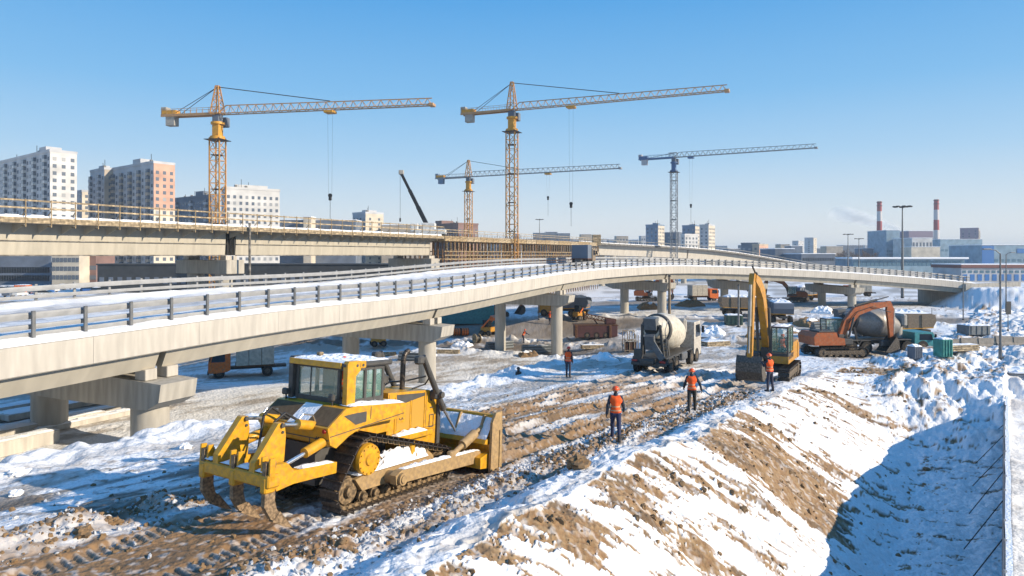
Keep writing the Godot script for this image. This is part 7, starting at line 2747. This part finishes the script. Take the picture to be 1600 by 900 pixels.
func build_small_things() -> void:
	mat("box_green", Color(0.05, 0.10, 0.075), 0.6, 0.0, "mild", 0.6)
	mat("box_teal", Color(0.03, 0.25, 0.22), 0.55, 0.0, "mild", 0.6)
	mat("box_grey", Color(0.17, 0.19, 0.20), 0.6, 0.0, "mild", 0.6)
	mat("barrier", Color(0.38, 0.33, 0.27), 0.9, 0.0, "mild", 0.8)
	mat("wine", Color(0.085, 0.028, 0.026), 0.75, 0.0, "mild", 0.5)
	mat("clod", Color(0.27, 0.17, 0.085), 0.95, 0.0, "mild", 2.5)
	mat("dark_block", Color(0.05, 0.055, 0.06), 0.85, 0.0, "mild", 0.1)  # near-black tone of the added block that stands for shade
	crate("portable_cabin", "small teal cabin standing at the end of the long barrier", "cabin", 1473, 557, Vector3(0.95, 1.35, 0.9), M.box_teal, 10)
	crate("shipping_container", "grey container half covered with snow beside the muddy road on the right", "container", 1521, 522, Vector3(2.5, 1.0, 1.8), M.box_grey, 5)
	crate("shipping_container", "dark green container near the yellow excavator's raised arm", "container", 1146, 507, Vector3(2.1, 1.25, 1.6), M.box_green, -8)
	crate("shipping_container", "teal container in shade behind the second pier's cap", "container", 728, 505, Vector3(8.0, 2.6, 2.4), M.cab_teal, 4)
	crate("shipping_container", "orange-red skip standing behind the far guard rail at the picture's edge", "skip", 36, 458, Vector3(2.9, 2.0, 2.2), M.orange_paint, 0)
	crate("shipping_container", "blue container among the parked cars", "container", 147, 432, Vector3(3.4, 2.2, 2.4), M.blue_paint, 20)
	crate("equipment_box", "dark blue equipment box beside the orange excavator's bucket", "box", 1429, 560, Vector3(0.7, 0.9, 0.7), M.wall_slate, 12)
	# long barrier on the right, one piece after the other
	var br := thing("road_barrier", "long low tan concrete barrier beside the muddy road, right of the excavators", "barrier")
	for k in 17:
		var X := 38.5 + 1.62 * k
		var D := 65.0 - 0.05 * k
		var mb := MB.new()
		mb.prism(pv([-0.42, -0.3, -0.42, 0.12, -0.2, 0.30, -0.13, 0.85, 0.13, 0.85, 0.2, 0.30, 0.42, 0.12, 0.42, -0.3]), -0.79, 0.79, Transform3D(Basis(Vector3(0, 0, 1), Vector3.UP, Vector3(-1, 0, 0)), Vector3(X, ground(X, D), -D)))
		part("segment", mb, M.barrier, br)
	# kerb of concrete slabs on the left, under the flyover
	var rng := RandomNumberGenerator.new()
	rng.seed = 4
	for k in 7:
		var q: Array = [[18, 655, 9.0, 0.40], [60, 636, 10.0, 0.4], [140, 632, 9.0, 0.35], [26, 680, 8.0, 0.45], [165, 655, 7.0, 0.3], [2, 712, 4.5, 0.7], [44, 668, 9.0, 0.3]][k]
		var lab: String = ["long pale concrete beam lying in snow under the flyover's left end", "long pale beam behind the others, left of the first pier's far column", "long beam lying between the two columns of the first pier", "long beam nearest the snow bank at the picture's left edge", "shorter beam lying beside the first pier's near column", "thick tan concrete block at the left edge of the snow bank", "flat snow-dusted beam in the middle of the beams left of the first pier"][k]
		var o := thing("concrete_beam", lab, "beam", at_pixel(q[0], q[1]), deg_to_rad(62.0 + rng.randf_range(-4, 4)), "concrete beams under the flyover")
		var mb := MB.new()
		mb.bevel(Vector3(0, q[3] / 2, 0), Vector3(q[2], q[3], 0.8), 0.04)
		part("block", mb, M.concrete_pale, o)
		mb = MB.new()
		snow_lump(mb, -q[2] / 2, q[2] / 2, -0.4, 0.4, func(_x: float, _z: float) -> float: return q[3], 0.10, 5.0 * k, 14, 5)
		part("snow_cover", mb, M.snow, o)
	# wine red trailer with a rusty drill lying on it
	var tr := thing("flatbed_trailer", "long dark wine-red trailer with a rust coloured corner post, behind the third pier", "trailer", at_pixel(930, 527), deg_to_rad(2))
	var mb := MB.new()
	mb.bevel(Vector3(0, 0.85, 0), Vector3(5.4, 1.5, 2.2), 0.05)
	part("side_wall", mb, M.wine, tr)
	mb = MB.new()
	mb.bevel(Vector3(0, 1.64, 0), Vector3(5.6, 0.08, 2.3), 0.02)
	part("top_rail", mb, M.rust, tr)
	for x in [1.75, -2.6]:
		mb = MB.new()
		mb.bevel(Vector3(x, 0.85, 1.16), Vector3(0.3, 1.6, 0.14), 0.03)
		part("corner_post", mb, M.rust, tr)
	add_wheels(tr, [-1.2, 0.0, 1.2], 1.1, 0.4, 0.25)
	var dr := thing("drill_boom", "rusty lattice drill boom lying across the wine-red trailer", "drill", tr.position + Vector3(0, 1.69, 0), deg_to_rad(2))
	mb = MB.new()
	mb.lattice(Vector3(-1.4, 1.1, 0), Vector3(2.6, 0.35, 0.2), 0.5, 0.5, 9, 0.09, 0.05)
	part("mast", mb, M.rust, dr)
	mb = MB.new()
	mb.bevel(Vector3(1.9, 0.35, 0), Vector3(1.3, 0.7, 1.0), 0.1)
	mb.bar(Vector3(0.3, 0.0, 0), Vector3(-0.3, 0.8, 0), 0.15)
	part("engine", mb, M.wine, dr)
	# scaffold frame with a hose reel beside the mixer
	var sc := thing("hose_frame", "brown steel frame with a hose reel, standing left of the cream mixer drum", "frame", at_pixel(985, 549), deg_to_rad(10))
	mb = MB.new()
	for x in [-0.75, -0.2, 0.35, 0.8]:
		mb.bar(Vector3(x, 0, 0.3), Vector3(x, 2.3 if x < 0.5 else 1.8, 0.3), 0.08)
		mb.bar(Vector3(x, 0, -0.4), Vector3(x, 2.3 if x < 0.5 else 1.8, -0.4), 0.08)
	for y in [0.15, 1.25, 2.3]:
		mb.bar(Vector3(-0.8, y, 0.3), Vector3(0.6, y, 0.3), 0.07)
		mb.bar(Vector3(-0.8, y, -0.4), Vector3(0.6, y, -0.4), 0.07)
	part("rack", mb, M.bed_tan, sc)
	mb = MB.new()
	for k in 20:
		var a0 := TAU * k / 20.0
		var a1 := TAU * (k + 1) / 20.0
		mb.cyl(Vector3(-0.2 + 0.62 * cos(a0), 1.75 + 0.62 * sin(a0), 0.42), Vector3(-0.2 + 0.62 * cos(a1), 1.75 + 0.62 * sin(a1), 0.42), 0.05, 0.05, 6)
	for k in 4:
		var a := TAU * k / 8.0
		mb.bar(Vector3(-0.2 - 0.6 * cos(a), 1.75 - 0.6 * sin(a), 0.42), Vector3(-0.2 + 0.6 * cos(a), 1.75 + 0.6 * sin(a), 0.42), 0.04)
	part("reel", mb, M.ballast, sc)
	mb = MB.new()
	mb.bevel(Vector3(0, 0.6, -0.05), Vector3(1.2, 0.9, 0.6), 0.04)
	part("machine_box", mb, M.rust_dark, sc)
	# small loaders under the flyover
	for k in 3:
		var q: Array = [[591, 541, "little orange and yellow loader with raised arm seen behind the bulldozer's cab", 20], [762, 524, "little orange loader with a raised arm beside the third pier's left column", -30], [905, 500, "little yellow loader standing behind the wine-red trailer", 40]][k]
		var lo := thing("compact_loader", q[2], "loader", at_pixel(q[0], q[1]), deg_to_rad(q[3]))
		mb = MB.new()
		mb.bevel(Vector3(0, 0.85, 0), Vector3(1.7, 0.7, 1.1), 0.08)
		part("engine_body", mb, M.digger_yellow, lo)
		mb = MB.new()
		mb.bevel(Vector3(-0.1, 1.65, 0), Vector3(0.9, 0.95, 0.95), 0.06)
		part("cab", mb, M.glass_dark, lo)
		mb = MB.new()
		mb.bar(Vector3(-0.5, 1.1, 0.62), Vector3(0.9, 2.5, 0.62), 0.16); mb.bar(Vector3(-0.5, 1.1, -0.62), Vector3(0.9, 2.5, -0.62), 0.16)
		mb.bar(Vector3(0.9, 2.5, -0.7), Vector3(0.9, 2.5, 0.7), 0.16)
		part("lift_arm", mb, M.orange_paint, lo)
		mb = MB.new()
		mb.prism(pv([0.75, 2.1, 0.8, 2.75, 1.45, 2.5, 1.3, 2.1]), -0.7, 0.7)
		part("bucket", mb, M.orange_paint, lo)
		add_wheels(lo, [-0.55, 0.55], 0.75, 0.36, 0.26)
	for k in 2:
		var bl := thing("fuel_barrel", ["orange barrel lying on the snow beyond the muddy road, left of its twin", "pinkish orange barrel lying beyond the muddy road, right of its twin"][k], "barrel", at_pixel([713, 726][k], 524), 0.3)
		mb = MB.new()
		mb.cyl(Vector3(-0.5, 0.5, 0), Vector3(0.5, 0.5, 0), 0.5, 0.5, 18)
		part("drum", mb, M.orange_paint, bl)
		mb = MB.new()
		for x in [-0.48, -0.16, 0.16, 0.48]:
			mb.cyl(Vector3(x - 0.03, 0.5, 0), Vector3(x + 0.03, 0.5, 0), 0.53, 0.53, 18)
		stuff(part("hoop", mb, M.rust, bl))
	# added dark block standing for the shaded ground under the second deck
	var hall := box_building("dark_block", "long dark added block standing for shaded ground under the second deck", 152, 720, 414, 168, 12, M.dark_block)
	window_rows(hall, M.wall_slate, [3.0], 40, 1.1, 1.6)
	(hall.get_node("snowy_roof") as MeshInstance3D).material_override = M.dark_block
	hall.get_node("snowy_roof").name = "block_top"
	# loose material lying about
	var heaps := [[1060, 515, 1.6, 0, "brown earth heap behind the cream mixer's cab"], [1108, 524, 1.8, 1, "snowy earth heap between the mixer and the dark green container"], [1182, 528, 1.5, 0, "brown heap hidden half behind the yellow excavator's arm"], [1262, 508, 1.7, 0, "flat brown heap left of the orange excavator's cab"], [1285, 489, 2.0, 1, "snow covered heap before the sixth pier's columns"],
		[1078, 478, 2.2, 0, "dark heap between the fifth and fourth piers"], [722, 541, 1.2, 1, "low snowy heap right of the second pier's column"], [1012, 482, 2.0, 0, "dark heap under the flyover left of the fourth pier"], [826, 556, 1.1, 0, "small brown heap at the foot of the third pier's left column"], [668, 556, 0.9, 1, "small snowy heap left of the second pier's near column"], [1230, 520, 1.3, 1, "snowy heap right of the dark dump truck"], [945, 562, 1.0, 1, "snowy heap with a dark crest left of the mixer truck"]]
	for q in heaps:
		var hp := thing("earth_heap", q[4], "heap", at_pixel(q[0], q[1]), q[0] * 0.7)
		mb = MB.new()
		var r: float = q[2]
		snow_lump(mb, -r, r, -r * 0.8, r * 0.8, func(_x: float, _z: float) -> float: return -0.05, r * 0.62, q[0], 26, 22, 0.75)
		part("mound", mb, M.snow if q[3] else M.clod, hp)
		mb = MB.new()
		if q[3]:
			snow_lump(mb, -r * 0.7, r * 0.8, r * 0.2, r * 0.95, func(_x: float, _z: float) -> float: return -0.05, r * 0.3, q[0] + 9.0, 14, 8, 0.9)
			part("bare_earth", mb, M.clod, hp)
		else:
			snow_lump(mb, -r * 0.6, r * 0.5, -r * 0.5, r * 0.1, func(_x: float, _z: float) -> float: return r * 0.34, r * 0.25, q[0] + 9.0, 12, 8, 0.9)
			part("snow_patch", mb, M.snow, hp)
	var stacks := [[838, 551, 0, "bundle of grey pipes lying right of the third pier's left column", 10], [648, 563, 0, "bundle of pipes lying behind the bulldozer's cab", -15], [1118, 541, 1, "stack of timber planks right of the cream mixer truck", 20], [700, 552, 1, "stack of timber planks right of the second pier", -5], [925, 545, 1, "stack of planks before the wine-red trailer", 4],
		[1290, 515, 0, "bundle of dark pipes left of the orange excavator", 8], [1180, 480, 1, "plank stack in the snow beyond the yellow excavator's arm", 30], [780, 545, 0, "bundle of pipes left of the third pier's left column", 30], [1500, 548, 1, "plank stack behind the long barrier", 12], [600, 556, 1, "plank stack under the flyover behind the bulldozer's roof", 16]]
	for q in stacks:
		var so := thing("pipe_bundle" if q[2] == 0 else "plank_stack", q[3], "pipes" if q[2] == 0 else "planks", at_pixel(q[0], q[1]), deg_to_rad(q[4]))
		for k in 9:
			mb = MB.new()
			if q[2] == 0:
				var row := 0 if k < 4 else (1 if k < 7 else 2)
				var zz := [(k - 1.5) * 0.34, (k - 5.0) * 0.34, (k - 7.5) * 0.34][row] as float
				mb.cyl(Vector3(-1.7, 0.17 + 0.295 * row, zz), Vector3(1.7 + 0.1 * (k % 3), 0.17 + 0.295 * row, zz), 0.165, 0.165, 10)
				part("pipe", mb, M.box_grey, so)
			else:
				mb.bevel(Vector3(0.06 * (k % 2), 0.10 + 0.16 * int(k / 3.0), (k % 3 - 1) * 0.36), Vector3(2.6, 0.13, 0.32), 0.02)
				part("plank", mb, M.timber_pale, so)
		mb = MB.new()
		snow_lump(mb, -1.3, 1.4, -0.35, 0.35, func(_x: float, _z: float) -> float: return 0.50 if q[2] else 0.86, 0.07, q[0], 10, 5)
		part("snow_cover", mb, M.snow, so)
	for q in [[745, 536, "wooden cable drum beyond the second pier under the flyover"]]:
		var cd := thing("cable_drum", q[2], "cable drum", at_pixel(q[0], q[1]), 0.6)
		for x in [-0.32, 0.32]:
			mb = MB.new()
			mb.cyl(Vector3(x - 0.04, 0.6, 0), Vector3(x + 0.04, 0.6, 0), 0.6, 0.6, 20)
			part("flange", mb, M.timber, cd)
		mb = MB.new()
		mb.cyl(Vector3(-0.3, 0.6, 0), Vector3(0.3, 0.6, 0), 0.42, 0.42, 18)
		part("cable", mb, M.black, cd)
	# single clods that stand out
	var spots := [[902, 729, 0.26, 0, "brown mud clod lying in the blue shade of the crest"], [178, 820, 0.15, 0, "upright tan clod standing in the shadow left of the bulldozer's ripper"],
		[130, 836, 0.15, 0, "tan clod on the near end of the mud berm"], [30, 742, 0.20, 1, "snowy lump at the foot of the snow bank at the picture's edge"], [24, 775, 0.16, 1, "sunlit snow lump on the dark wet track"], [290, 700, 0.16, 1, "lit snow lump on the snow bank behind the ripper"], [1448, 735, 0.14, 0, "dark clod lying on the trench floor"]]
	for k in spots.size():
		var q: Array = spots[k]
		var p := at_pixel(q[0], q[1])
		var o := thing("snow_lump" if q[3] else "mud_clod", q[4], "snow lump" if q[3] else "clod", p + Vector3(0, q[2] * 0.35, 0), k * 1.3)
		piece("lump", lump(7.0 * k, q[2], 16, 11), M.snow if q[3] else M.clod, o)
	# crumbs of earth and frozen snow thrown up along the tracks
	for pass_ in 2:
		var mm := MultiMesh.new()
		mm.transform_format = MultiMesh.TRANSFORM_3D
		mm.mesh = lump(31.0 + pass_, 1.0)
		var xs: Array[Transform3D] = []
		var tries := 0
		while xs.size() < [4600, 3600][pass_] and tries < 60000:
			tries += 1
			var t := rng.randf_range(3.0, 34.0)
			var s := 0.0
			var pick := rng.randf()
			var lower := pass_ == 0 and rng.randf() < 0.3
			if lower:   # rolled down the slope into the trench
				t = rng.randf_range(8.0, 50.0)
				s = look(CS, t) + 0.2 + 6.5 * pow(rng.randf(), 1.3)
			elif pick < 0.62:
				s = -11.1 + rng.randfn(0.0, 0.55)
			elif pick < 0.78:
				s = -16.2 + rng.randfn(0.0, 0.6)
				t = rng.randf_range(2.0, 9.0)
			else:
				s = rng.randf_range(-21.0, -9.4)
			var X := 0.6 * t + 0.8 * s
			var D := 0.8 * t - 0.6 * s
			if D < 8.0 or absf(X) > D * 0.85:
				continue
			var kx := X + 3.95
			var kd := D - 17.9
			if absf(kx * 0.515 + kd * 0.857) < 3.8 and absf(kx * 0.857 - kd * 0.515) < 1.75:
				continue
			var y := ground(X, D)
			var snowy := gcol.v > 0.55
			if snowy == (pass_ == 0) and rng.randf() < (0.93 if lower else 0.75):
				continue
			var r := (0.02 + 0.085 * pow(rng.randf(), 3.5)) if lower else (0.014 + 0.06 * pow(rng.randf(), 3.0))
			var b := Basis.from_euler(Vector3(rng.randf() * TAU, rng.randf() * TAU, rng.randf() * TAU)).scaled(Vector3.ONE * r)
			xs.push_back(Transform3D(b, Vector3(X, y + r * 0.1, -D)))
		mm.instance_count = xs.size()
		for k in xs.size():
			mm.set_instance_transform(k, xs[k])
		var mi := MultiMeshInstance3D.new()
		mi.name = ["earth_clods", "frozen_snow_clods"][pass_]
		mi.multimesh = mm
		mi.material_override = [M.clod, M.snow][pass_]
		add_child(mi)
		tag(mi, ["brown earth crumbs strewn along the tracks, berms and trench slope", "white frozen snow crumbs strewn along the tracks"][pass_], "clods")
		stuff(mi)
